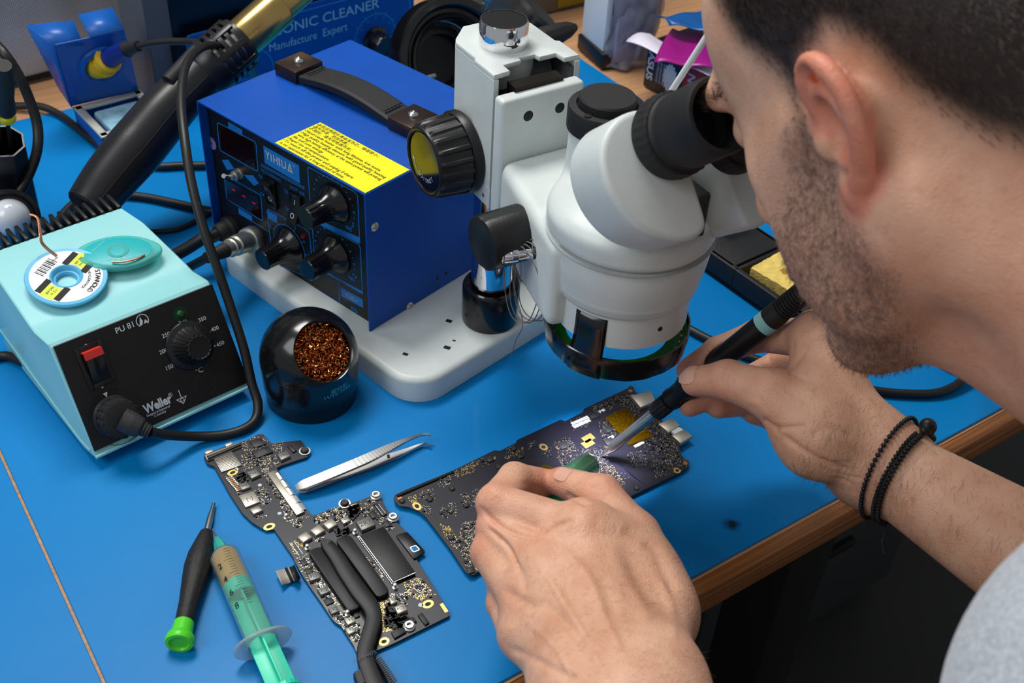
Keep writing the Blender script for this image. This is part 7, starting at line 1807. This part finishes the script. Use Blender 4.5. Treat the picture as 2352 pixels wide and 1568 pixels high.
LMK = [([(150, 455), (260, 560), (360, 612), (480, 635), (560, 605), (640, 560), (740, 540)], 5, -3.2), ([(540, 650), (680, 645), (790, 605)], 3, -.7), ([(600, 622), (700, 612), (800, 580)], 2.5, -.5), ([(560, 672), (680, 668), (760, 640)], 2.5, -.5),
       ([(190, 585), (300, 680), (360, 780), (390, 850)], 5, -3.0), ([(285, 965), (400, 1040), (500, 1080), (600, 1050)], 13, -1.6), ([(590, 1080), (680, 1180), (780, 1280), (880, 1400)], 11, -1.7), ([(720, 860), (700, 960), (740, 1060)], 13, -1.2),
       ([(330, 1345), (500, 1420), (650, 1500), (760, 1545)], 9, -1.4), ([(690, 365), (760, 410), (835, 440)], 5, -1.4), ([(1040, 590), (1140, 640), (1250, 720), (1320, 870), (1380, 1000)], 14, -1.6), ([(430, 1000), (420, 900), (380, 820)], 9, -.9), ([(900, 900), (960, 1000), (1000, 1150)], 14, -.8),
       ([(560, 880), (690, 1080), (800, 1270), (900, 1450)], 9, 1.5), ([(640, 700), (830, 900), (930, 1150), (1050, 1400)], 11, 1.3), ([(960, 700), (1100, 950), (1230, 1200)], 14, .8), ([(510, 820)], 34, 2.6), ([(800, 560)], 30, 1.6), ([(880, 560), (1060, 600), (1200, 700)], 16, 1.0),
       ([(450, 1190), (620, 1340), (700, 1490)], 6, .9), ([(340, 1230)], 26, 1.4), ([(480, 800), (520, 860), (500, 900)], 2.5, -.4), ([(540, 790), (560, 850), (545, 890)], 2.5, -.4), ([(1290, 900), (1360, 1100), (1380, 1300)], 10, .8), ([(240, 350)], 26, 1.2), ([(1080, 330), (1150, 450)], 8, -.5),
       ([(400, 300), (520, 330), (600, 380)], 4, -.5), ([(870, 300), (860, 350)], 3, -.5), ([(900, 290), (895, 345)], 3, -.5), ([(560, 1200), (640, 1290)], 8, .6), ([(1000, 560), (1010, 620)], 3, -.4)]
LV = smooth_pts(sculpt(LV, LF, LMK, (1050, 1000), 2.76), LF, 1, .3)
fr = right_hand()
# the iron's handle presses into the finger pads
fr.cyl(ITIP+IA*.045, ITIP+IA*.21, .0076, .0076, .001, .001, 's')
RV, RF = fr.mesh(); RV = smooth_pts(RV, RF, 1)
RMK = [([(820, 585), (860, 500), (940, 400)], 5, -1.3), ([(830, 560), (900, 600), (980, 620)], 4, -.6), ([(660, 840), (760, 890), (930, 880)], 5, -1.4), ([(770, 930), (900, 1030), (1050, 1110), (1190, 1150)], 7, -1.8), ([(990, 1090), (1100, 1105), (1210, 1100)], 3.5, -.8), ([(1000, 1130), (1150, 1180), (1260, 1200)], 3.5, -.8),
       ([(1090, 1190), (1190, 1230), (1200, 1290)], 4, -.8), ([(760, 290), (700, 420), (690, 500)], 5, -1.1), ([(850, 370), (830, 480)], 4, -.9), ([(400, 545), (412, 620)], 2.5, -.6), ([(440, 540), (450, 600)], 2.5, -.4), ([(620, 530), (800, 640), (980, 700)], 16, 1.2), ([(760, 780)], 34, 1.8), ([(1000, 330)], 22, 1.6),
       ([(950, 950), (1050, 900), (1200, 950)], 10, -.7), ([(1060, 420), (1200, 650), (1380, 860)], 12, .9), ([(330, 600), (345, 660)], 3, -.4), ([(560, 720), (640, 760), (700, 830)], 8, .8)]
RV = smooth_pts(sculpt(RV, RF, RMK, (1500, 640), 2.613), RF, 1, .3)
# ---- arms and trunk
f = torso_sdf(0., .0055)
f.cone(SHL, ELL, .050, .042, .03); f.cone(SHR, ELR, .050, .042, .03); f.cone(ELL, WL+nrm(ELL-WL)*.05, .042, .0300, .02); f.cone(NB, NB+np.array([.03, -.04, -.02]), .066, .085, .03)
TV, TFc = f.mesh(); TV = smooth_pts(TV, TFc, 1)
f = SDF(np.minimum(WR, ELR)-.06, np.maximum(WR, ELR)+.06, .0022); f.cone(WR+nrm(ELR-WR)*.02, WR+nrm(ELR-WR)*.13, .0262, .0370, .01); f.cone(WR+nrm(ELR-WR)*.13, ELR, .0370, .043, .01)
AV, AFc = f.mesh(); AV = smooth_pts(AV, AFc, 1)
V = np.concatenate([HV, LV, RV, TV, AV]); o1 = len(HV); o2 = o1+len(LV); o3 = o2+len(RV); o4 = o3+len(TV)
Fb = np.concatenate([HFc, LF+o1, RF+o2, TFc+o3, AFc+o4])

# ---- skin
def skin_mat():
    m = bpy.data.materials.new('skin'); m.use_nodes = True; nt = m.node_tree; b = nt.nodes['Principled BSDF']
    at_ = nt.nodes.new('ShaderNodeAttribute'); at_.attribute_name = 'zone'; at_.attribute_type = 'GEOMETRY'
    sp = nt.nodes.new('ShaderNodeSeparateColor'); nt.links.new(at_.outputs['Color'], sp.inputs[0])
    tc = nt.nodes.new('ShaderNodeTexCoord')
    def noise(sc, det=5, dist=0):
        t = nt.nodes.new('ShaderNodeTexNoise'); t.inputs['Scale'].default_value = sc; t.inputs['Detail'].default_value = det; t.inputs['Distortion'].default_value = dist; nt.links.new(tc.outputs['Object'], t.inputs['Vector']); return t
    def mix(fac, a, c):
        x = nt.nodes.new('ShaderNodeMix'); x.data_type = 'RGBA'
        for k, v in (('Factor', fac), ('A', a), ('B', c)):
            if isinstance(v, tuple): x.inputs[k].default_value = (*lin(v), 1)
            elif isinstance(v, float): x.inputs[k].default_value = v
            else: nt.links.new(v, x.inputs[k])
        return x.outputs['Result']
    def mr(s, a, b_, c=0., d=1.):
        n = nt.nodes.new('ShaderNodeMapRange'); n.inputs[1].default_value = a; n.inputs[2].default_value = b_; n.inputs[3].default_value = c; n.inputs[4].default_value = d; nt.links.new(s, n.inputs[0]); return n.outputs[0]
    def mul(a, c):
        n = nt.nodes.new('ShaderNodeMath'); n.operation = 'MULTIPLY'; nt.links.new(a, n.inputs[0])
        if isinstance(c, float): n.inputs[1].default_value = c
        else: nt.links.new(c, n.inputs[1])
        return n.outputs[0]
    n1 = noise(45); n2 = noise(260, 3); n3 = noise(420, 4, .6); n4 = noise(90, 3)
    col = mix(mr(n1.outputs['Fac'], .3, .7), (208, 154, 124), (228, 180, 150))
    col = mix(mr(n2.outputs['Fac'], .55, .75, 0, .30), col, (184, 120, 94))
    col = mix(mul(sp.outputs[0], .75), col, (212, 108, 84))            # flushed zones
    br = mul(sp.outputs[1], mr(n3.outputs['Fac'], .30, .62, .25, 1.)); br2 = mul(br, mr(n4.outputs['Fac'], .25, .6, .55, 1.))
    col = mix(mul(br2, .80), col, (104, 74, 58))                                   # beard shadow
    col = mix(sp.outputs[2], col, (44, 32, 26))                          # scalp under the hair
    nt.links.new(col, b.inputs['Base Color'])
    b.inputs['Roughness'].default_value = .48; b.inputs['Specular IOR Level'].default_value = .4
    b.inputs['Subsurface Weight'].default_value = .12; b.inputs['Subsurface Radius'].default_value = (.006, .002, .001); b.inputs['Subsurface Scale'].default_value = 1
    vo = nt.nodes.new('ShaderNodeTexVoronoi'); vo.inputs['Scale'].default_value = 900; nt.links.new(tc.outputs['Object'], vo.inputs['Vector'])
    w = noise(330, 6, 1.5)
    bp = nt.nodes.new('ShaderNodeBump'); bp.inputs['Strength'].default_value = .6; bp.inputs['Distance'].default_value = .0006; nt.links.new(w.outputs['Fac'], bp.inputs['Height'])
    b2 = nt.nodes.new('ShaderNodeBump'); b2.inputs['Strength'].default_value = .4; b2.inputs['Distance'].default_value = .0004; nt.links.new(vo.outputs['Distance'], b2.inputs['Height']); nt.links.new(bp.outputs[0], b2.inputs['Normal'])
    nt.links.new(b2.outputs[0], b.inputs['Normal']); return m
M_skin = skin_mat()
sst = lambda x, a, b: np.clip((x-a)/(b-a), 0, 1)**2*(3-2*np.clip((x-a)/(b-a), 0, 1))
L = (V-HF.O)@np.array([HF.X, HF.Y, HF.Z]).T
isH = np.zeros(len(V), bool); isH[:o1] = True
def poly_sd(x, z, P):
    """signed distance to a polygon in the side view, positive inside"""
    d = np.full(len(x), 1e9); ins = np.zeros(len(x), bool); n = len(P)
    for i in range(n):
        (x1, z1), (x2, z2) = P[i], P[(i+1) % n]; ex, ez = x2-x1, z2-z1
        t = np.clip(((x-x1)*ex+(z-z1)*ez)/(ex*ex+ez*ez+1e-12), 0, 1); d = np.minimum(d, np.hypot(x-x1-t*ex, z-z1-t*ez))
        c = ((z1 > z) != (z2 > z)) & (x < ex*(z-z1)/(ez+1e-12)+x1); ins ^= c
    return np.where(ins, d, -d)
HAIRP = [(.074, .105), (.060, .084), (.046, .066), (.038, .046), (.024, .030), (.019, .012), (.017, -.004), (.006, -.004), (.003, .012), (.0, .028), (-.014, .034), (-.026, .022), (-.036, .002), (-.048, -.018), (-.062, -.034), (-.086, -.052), (-.16, -.060), (-.16, .2), (.09, .2)]
BEARDP = [(.022, .012), (.010, .008), (.002, -.010), (-.004, -.040), (-.010, -.062), (.010, -.086), (.030, -.108), (.060, -.135), (.12, -.14), (.14, -.045), (.098, -.042), (.080, -.050), (.066, -.036), (.046, -.020), (.032, -.008)]
hs_ = sst(poly_sd(L[:, 0], L[:, 2], HAIRP), -.005, .013)*isH
bs_ = sst(poly_sd(L[:, 0], L[:, 2], BEARDP), -.006, .010)*isH
ed = np.full(len(V), 9.)
for q in [(0, .0765, .006), (.003, .078, .017), (-.002, .082, .025), (-.011, .088, .028), (-.02, .091, .023), (-.0255, .092, .011), (-.024, .0895, -.003), (-.018, .086, -.014), (-.0105, .081, -.022), (-.004, .0775, -.028), (-.011, .082, .003), (-.012, .084, .014), (-.011, .082, -.009)]:
    ed = np.minimum(ed, np.sqrt((L[:, 0]-q[0])**2+(np.abs(L[:, 1])-q[1])**2+(L[:, 2]-q[2])**2))
earw = (1-sst(ed, .006, .013))*isH
hs_ *= 1-earw; bs_ *= 1-earw
red = .8*earw
red += .22*sst(-L[:, 2], -.01, .08)*isH*(1-sst(L[:, 0], -.01, .05))
for P in [p for d in (LH, RH) for k_ in ('ix', 'md', 'rg', 'lt', 'th') for p in (d[k_][0] if k_ != 'th' else d[k_][1], d[k_][1] if k_ != 'th' else d[k_][2], d[k_][3])]:
    red[o1:] = np.maximum(red[o1:], .72*np.exp(-((V[o1:]-P)**2).sum(1)/(.013**2)))
body = big_mesh('body', V, Fb, M_skin, man)
ca = body.data.color_attributes.new('zone', 'FLOAT_COLOR', 'POINT')
arr = np.stack([np.clip(red, 0, 1), bs_*.95, hs_, np.ones(len(V))], 1).astype(np.float32)
if len(body.data.vertices) == len(V): ca.data.foreach_set('color', arr.ravel())

# ---- hair and beard: short strands rooted on the head
def strands(name, vi, ln, wd, comb, m, seed, droop=.3, spread=.5):
    rg_ = np.random.RandomState(seed); P = V[vi]
    N_ = np.zeros_like(V); 
    a = V[Fb[:, 1]]-V[Fb[:, 0]]; c = V[Fb[:, 3]]-V[Fb[:, 0]]; nn = np.cross(a, c)
    for k in range(4): np.add.at(N_, Fb[:, k], nn)
    N_ = N_/(np.linalg.norm(N_, axis=1)[:, None]+1e-12)
    n_ = N_[vi]; cm = comb(L[vi]); cm = cm@np.array([HF.X, HF.Y, HF.Z]); cm = cm-n_*np.sum(cm*n_, 1)[:, None]
    cm = cm/(np.linalg.norm(cm, axis=1)[:, None]+1e-9)
    k = len(vi); l_ = ln*(rg_.uniform(.7, 1.25, k))[:, None]; j = rg_.normal(0, spread, (k, 3))
    d0 = n_*droop+cm+j*.35; d0 /= np.linalg.norm(d0, axis=1)[:, None]; d1 = n_*droop*.4+cm+j*.6; d1 /= np.linalg.norm(d1, axis=1)[:, None]
    s_ = np.cross(d0, n_); s_ /= (np.linalg.norm(s_, axis=1)[:, None]+1e-9)
    P = P+rg_.normal(0, .0008, (k, 3))
    p0, p1, p2 = P-n_*.0005, P+d0*l_*.5, P+d0*l_*.5+d1*l_*.5
    W_ = wd/2
    VV = np.stack([p0-s_*W_, p0+s_*W_, p1-s_*W_*.8, p1+s_*W_*.8, p2-s_*W_*.15, p2+s_*W_*.15], 1).reshape(-1, 3)
    b0 = np.arange(k)[:, None]*6; FF_ = np.concatenate([b0+np.array([0, 1, 3, 2]), b0+np.array([2, 3, 5, 4])])
    return big_mesh(name, VV, FF_, m, man)
def hair_mat(name, c1, c2):
    m = mat(name, c1, .45, var=.0); nt = m.node_tree; b = nt.nodes['Principled BSDF']
    tc = nt.nodes.new('ShaderNodeTexCoord'); t = nt.nodes.new('ShaderNodeTexNoise'); t.inputs['Scale'].default_value = 160; nt.links.new(tc.outputs['Object'], t.inputs['Vector'])
    r = nt.nodes.new('ShaderNodeValToRGB'); r.color_ramp.elements[0].position = .35; r.color_ramp.elements[1].position = .7; r.color_ramp.elements[0].color = (*lin(c1), 1); r.color_ramp.elements[1].color = (*lin(c2), 1)
    nt.links.new(t.outputs['Fac'], r.inputs[0]); nt.links.new(r.outputs[0], b.inputs['Base Color']); return m
rg_ = np.random.RandomState(1)
w_ = hs_[:o1]; cand = np.where(w_ > .35)[0]; pr_ = w_[cand]**2; vi = rg_.choice(cand, 26000, p=pr_/pr_.sum())
lenv = .0035+.012*sst(L[vi, 2], .03, .11)*sst(w_[vi], .3, 1.)
comb = lambda l: np.stack([np.where(l[:, 2] > .10, .2, -.45)+0*l[:, 0], .15*np.sign(l[:, 1]), np.full(len(l), -.8)+np.where(l[:, 2] > .09, .7, 0)], 1)
ho = strands('hair', vi, lenv[:, None], .00036, comb, hair_mat('dark_brown_hair', (30, 22, 18), (80, 61, 48)), 2, .45, .40)
cand = np.where((bs_[:o1] > .3))[0]; vi = rg_.choice(cand, 6500, p=bs_[cand]/bs_[cand].sum())
comb2 = lambda l: np.stack([np.full(len(l), .45), 0*l[:, 1], np.full(len(l), -.8)], 1)
strands('beard', vi, .0032, .00026, comb2, hair_mat('brown_beard', (74, 52, 40), (132, 98, 76)), 3, .7, .5)
for sg_ in (-1, 1):
    cand = np.where(isH & (np.abs(L[:, 1]*sg_-.030) < .019) & (np.abs(L[:, 2]-.036) < .006) & (L[:, 0] > .075))[0]
    if len(cand): strands('eyebrow', rg_.choice(cand, 350), .007, .0003, lambda l: np.stack([0*l[:, 0], np.sign(l[:, 1]), 0*l[:, 0]], 1), hair_mat('dark_brown_hair', (30, 22, 18), (80, 61, 48)), 4, .3, .3)
# hairs on the forearms
def body_hairs(name, mask, n_, seed, ln, dirv):
    rg2 = np.random.RandomState(seed); cand = np.where(mask)[0]
    if len(cand) == 0: return
    vi = rg2.choice(cand, n_)
    dl = np.array([dirv@HF.X, dirv@HF.Y, dirv@HF.Z])
    strands(name, vi, ln, .00010, lambda l: np.tile(dl, (len(l), 1)), mat('body_hair', (70, 46, 34), .6), seed, .35, .6)
s_ = (V-WR)@nrm(ELR-WR); m_ = (np.arange(len(V)) >= o2) & (s_ > -.035) & (s_ < .14) & (((np.arange(len(V)) < o3)) | (np.arange(len(V)) >= o4))
body_hairs('forearm_hair', m_, 2600, 5, .009, nrm(ELR-WR)*.4+CD*.5-CR*.6)
s_ = (V-LH['md'][0])@nrm(WL-LH['md'][0]); m_ = (np.arange(len(V)) >= o1) & (np.arange(len(V)) < o2) & (s_ > .02)
body_hairs('hand_hair', m_, 1500, 6, .005, CR*.7-CD*.2)
# ---- nails
M_nail = mat('fingernail', (222, 172, 150), .25, coat=.3)
def nail(d, k_, up_, r, w, l, st=.35):
    A_, B_ = d[k_][2], d[k_][3]; ax_ = nrm(B_-A_); u = nrm(up_-ax_*(up_@ax_)); s_ = np.cross(ax_, u); V_ = []; n = 7
    for i in range(n):
        for j in range(n):
            t = (i/(n-1)-st)*l; a = (j/(n-1)-.5)*2*w; wq_ = 1-.25*max(0, (abs(i/(n-1)-.5)*2)**4)
            rr = r+.0004; V_.append(B_+ax_*t+(u*math.cos(a*wq_)+s_*math.sin(a*wq_))*rr*(1 if t < .003 else 1-.9*(t-.003)/l))
    g = G(); g.add(V_, [(i*n+j, (i+1)*n+j, (i+1)*n+j+1, i*n+j+1) for i in range(n-1) for j in range(n-1)]); g.build('fingernail', M_nail, man, smooth=180)
nail(LH, 'th', nrm(nrm(np.array([0, 0, CAMH])-LH['th'][3])*.85-CD*.3+CR*.2), .0097, .48, .0095, 1.05)
nail(RH, 'th', nrm(nrm(np.array([0, 0, CAMH])-RH['th'][3])*.8-CD*.5), .0095, .75, .013)
# ---- T-shirt
f = torso_sdf(.0055, .005)
f.cone(SHL, SHL*.42+ELL*.58, .060, .062, .03); f.cone(SHR, SHR*.45+ELR*.55, .060, .060, .03)
f.cone(HF.w((-.028, 0, -.040)), NB+nrm(NB-HF.w((-.028, 0, -.04)))*.02, .058, .068, .004, 's')
SV, SF_ = f.mesh()
M_shirt = mat('heather_grey_jersey', (176, 182, 188), .85, var=.28, vscale=520, bump=.5, bscale=700, sheen=.3)
big_mesh('t_shirt', SV, SF_, M_shirt, man)

# ---------------------------------------------------------------- bracelets on the right wrist
def ringpts(c, ax_, R_, sq, n, ref, tilt=(0, 0), gap=.001):
    u = nrm(ref-ax_*(ref@ax_)); w = np.cross(ax_, u); d = V-c; h = d@ax_; a_ = np.arctan2(d@w, d@u); r_ = np.hypot(d@u, d@w); out = []
    for k in range(n):
        th = 2*math.pi*k/n; ho = tilt[0]*math.cos(th)+tilt[1]*math.sin(th)
        m_ = (np.abs(h-ho) < .003) & (r_ < .045) & (np.abs((a_-th+math.pi) % (2*math.pi)-math.pi) < .12) & (np.arange(len(V)) >= o2)
        rr = r_[m_].max() if m_.any() else R_
        out.append(rr)
    out = [max(out[k], (out[k-1]+out[(k+1) % n])/2)+gap for k in range(n)]
    return [c+(u*math.cos(2*math.pi*k/n)+w*math.sin(2*math.pi*k/n))*out[k]+ax_*(tilt[0]*math.cos(2*math.pi*k/n)+tilt[1]*math.sin(2*math.pi*k/n)) for k in range(n)]
ax_ = nrm(ELR-WR); bc = WR+ax_*.002; ref = nrm(np.array([0, 0, CAMH])-bc)
M_bead = mat('hematite_beads', (38, 40, 46), .28, .5); M_braid = mat('black_braided_cord', (14, 14, 15), .6)
br1 = thing('bead_bracelet', 'bracelet of small dark grey beads on the right wrist, nearer the hand', 'bracelet', Fr(bc))
pts = ringpts(bc, ax_, .0280, 1.0, 64, ref, (-.001, .003), .0012); g = G()
for p in pts: g.lathe([(.00145*math.sin(t), .00145*math.cos(t)) for t in np.linspace(0, math.pi, 7)], p, ax_, 10)
g.build('bead', M_bead, br1, kind='stuff'); g = G(); g.tube(pts+[pts[0]], .0004, 6); g.build('elastic', M_braid, br1)
c2 = bc+ax_*.0095; br2 = thing('braided_bracelet', 'black braided cord bracelet with round beads and a hanging knot on the right wrist', 'bracelet', Fr(c2))
pts = ringpts(c2, ax_, .0292, 1.0, 72, ref, (-.001, .002)); g = G()
M_bb = mat('matte_black_bead', (20, 20, 22), .45); 
w_ax = np.cross(ax_, nrm(ref-ax_*(ref@ax_)))
for k, p in enumerate(pts):
    u_ = nrm(p-c2); t_ = nrm(np.cross(ax_, u_))
    if (k % 72) < 24 or (k % 72) > 60:
        for s_ in (-1, 1): g.lathe([(.0017*math.sin(q), .0012*math.cos(q)) for q in np.linspace(0, math.pi, 6)], p+ax_*s_*.0014, nrm(t_+ax_*s_*.6), 8)
g.tube(pts+[pts[0]], .0008, 6); g.build('braid', M_braid, br2)
k = 0
low = [i for i, p in enumerate(pts) if 24 <= i <= 60]
for i in range(26, 60, 4):
    g = G(); g.lathe([(.0027*math.sin(t), .0027*math.cos(t)) for t in np.linspace(0, math.pi, 10)], pts[i]+nrm(pts[i]-c2)*.0008, ax_, 14); g.build('bead', M_bb, br2)
tb = max(pts, key=lambda p: -(p-c2)@CD); g = G(); g.lathe([(.0050*math.sin(t), .0050*math.cos(t)) for t in np.linspace(0, math.pi, 12)], tb+nrm(tb-c2)*.0035, ax_, 18); g.build('large_bead', M_bb, br2)
g = G(); lb_ = min(pts, key=lambda p: -(p-c2)@CD); hb = lb_; q = [hb, hb+CD*.006+ax_*.001, hb+CD*.013-ax_*.001, hb+CD*.019+ax_*.000]
for i, p in enumerate(catmull(q, 5)): g.lathe([(.0011*math.sin(t), .0011*math.cos(t)) for t in np.linspace(0, math.pi, 6)], p, CD, 8)
g.build('hanging_cord', M_braid, br2)

# ---------------------------------------------------------------- the soldering iron in the right hand
iron = thing('soldering_iron', 'black pencil soldering iron with a pale turquoise ring, held in the right hand', 'soldering iron', Fr(ITIP))
M_tip = mat('heated_steel', (206, 200, 196), .22, .95, var=.08, vscale=200)
Pj = lambda px_, py_: float((hitp(px_, py_, ITIP, np.cross(np.cross(ray(px_, py_), IA), IA))-ITIP)@IA)
def along(px_, py_):
    """distance from the tip along the iron of the point nearest that picture ray"""
    d = nrm(ray(px_, py_)); w0 = np.array([0, 0, CAMH])-ITIP; b_ = d@IA; return float(((w0@IA)-(w0@d)*b_)/(1-b_*b_)*1.0) if abs(1-b_*b_) > 1e-9 else 0
s1, s2, s3, s4, s5 = along(1398, 1028), along(1508, 935), along(1528, 928), along(1545, 905), along(1700, 790)
g = G(); g.lathe([(0, 0), (.0004, .0002), (.0016, s1*.55), (.0026, s1), (.0031, s1+.001), (.0035, s1+.003), (.0038, s1+.008), (.0039, s2+.002), (0, s2+.002)], ITIP, IA, 36); g.build('heating_barrel', M_tip, iron)
g = G(); g.lathe([(.0045, s2-.004), (.0062, s2-.003), (.0066, s2), (.0066, s3+.002), (.0060, s3+.003), (0, s3+.003)], ITIP, IA, 72, wob=lambda k, r, h: .92 if k % 6 < 2 and r > .006 else 1); g.build('knurled_nut', M_blackm, iron)
g = G(); g.lathe([(0, s3+.002), (.0048, s3+.002), (.0048, s3+.005), (.0074, s3+.0052), (.0076, s3+.008), (.0070, s3+.010), (.0072, s4+.008), (.0088, s4+.012), (.0090, s4+.020), (.0080, s4+.034), (.0074, s4+.050), (.0073, IL-.004), (0, IL-.004)], ITIP, IA, 56, wob=lambda k, r, h: .97 if (h*1000) % 2 < 1 and s4+.024 < h < s4+.05 else 1); g.build('handle', M_black, iron)
g = G(); g.lathe([(0, IL-.0045), (.0075, IL-.0045), (.0076, IL+.002), (0, IL+.002)], ITIP, IA, 48); g.build('turquoise_ring', mat('pale_turquoise_ring', (150, 206, 206), .4), iron)
Lr = .060; prof = [(0, IL+.0018), (.0075, IL+.0018), (.0075, IL+.010)]
for k in range(22): h = IL+.011+k*.0022; prof += [(.0072, h), (.0072, h+.0011), (.0062, h+.0012), (.0062, h+.0021)]
prof += [(.005, IL+.062), (0, IL+.062)]
g = G(); g.lathe(prof, ITIP, IA, 36); g.build('ribbed_sleeve', M_blackm, iron)
ie = ITIP+IA*(IL+.060)
cpts = [ie, ie+IA*.02, ie+IA*.045+np.array([.012, .006, -.004]), atd(2080, 560, .735), atd(2180, 640, .77), at(2260, 740, .030), at(2252, 800, .016), at(2222, 862, .008), at(2160, 900, .0042), at(2070, 903, .0036), at(1990, 893, .0036), at(1900, 870, .0036), at(1800, 845, .0036), at(1700, 812, .0036), at(1620, 775, .0036), at(1560, 745, .0036), at(1480, 720, .0036), at(1400, 700, .004), at(1330, 690, .004)]
g = G(); g.tube(catmull(cpts, 8), .0034, 14); g.build('cord', M_cord, iron)
# ---------------------------------------------------------------- the syringe in the left hand
n0 = atd(1350, 1070, .752); n1 = atd(1276, 1126, .674); sa = nrm(n1-n0)
syringe('held_syringe', 'green flux syringe held between thumb and fingers of the left hand', n0, sa, .0088, float(np.linalg.norm(n1-n0)), dict(plunger=float(np.linalg.norm(n1-n0))-.012, needle=0, flange=.66), amber=.12, graded=False)
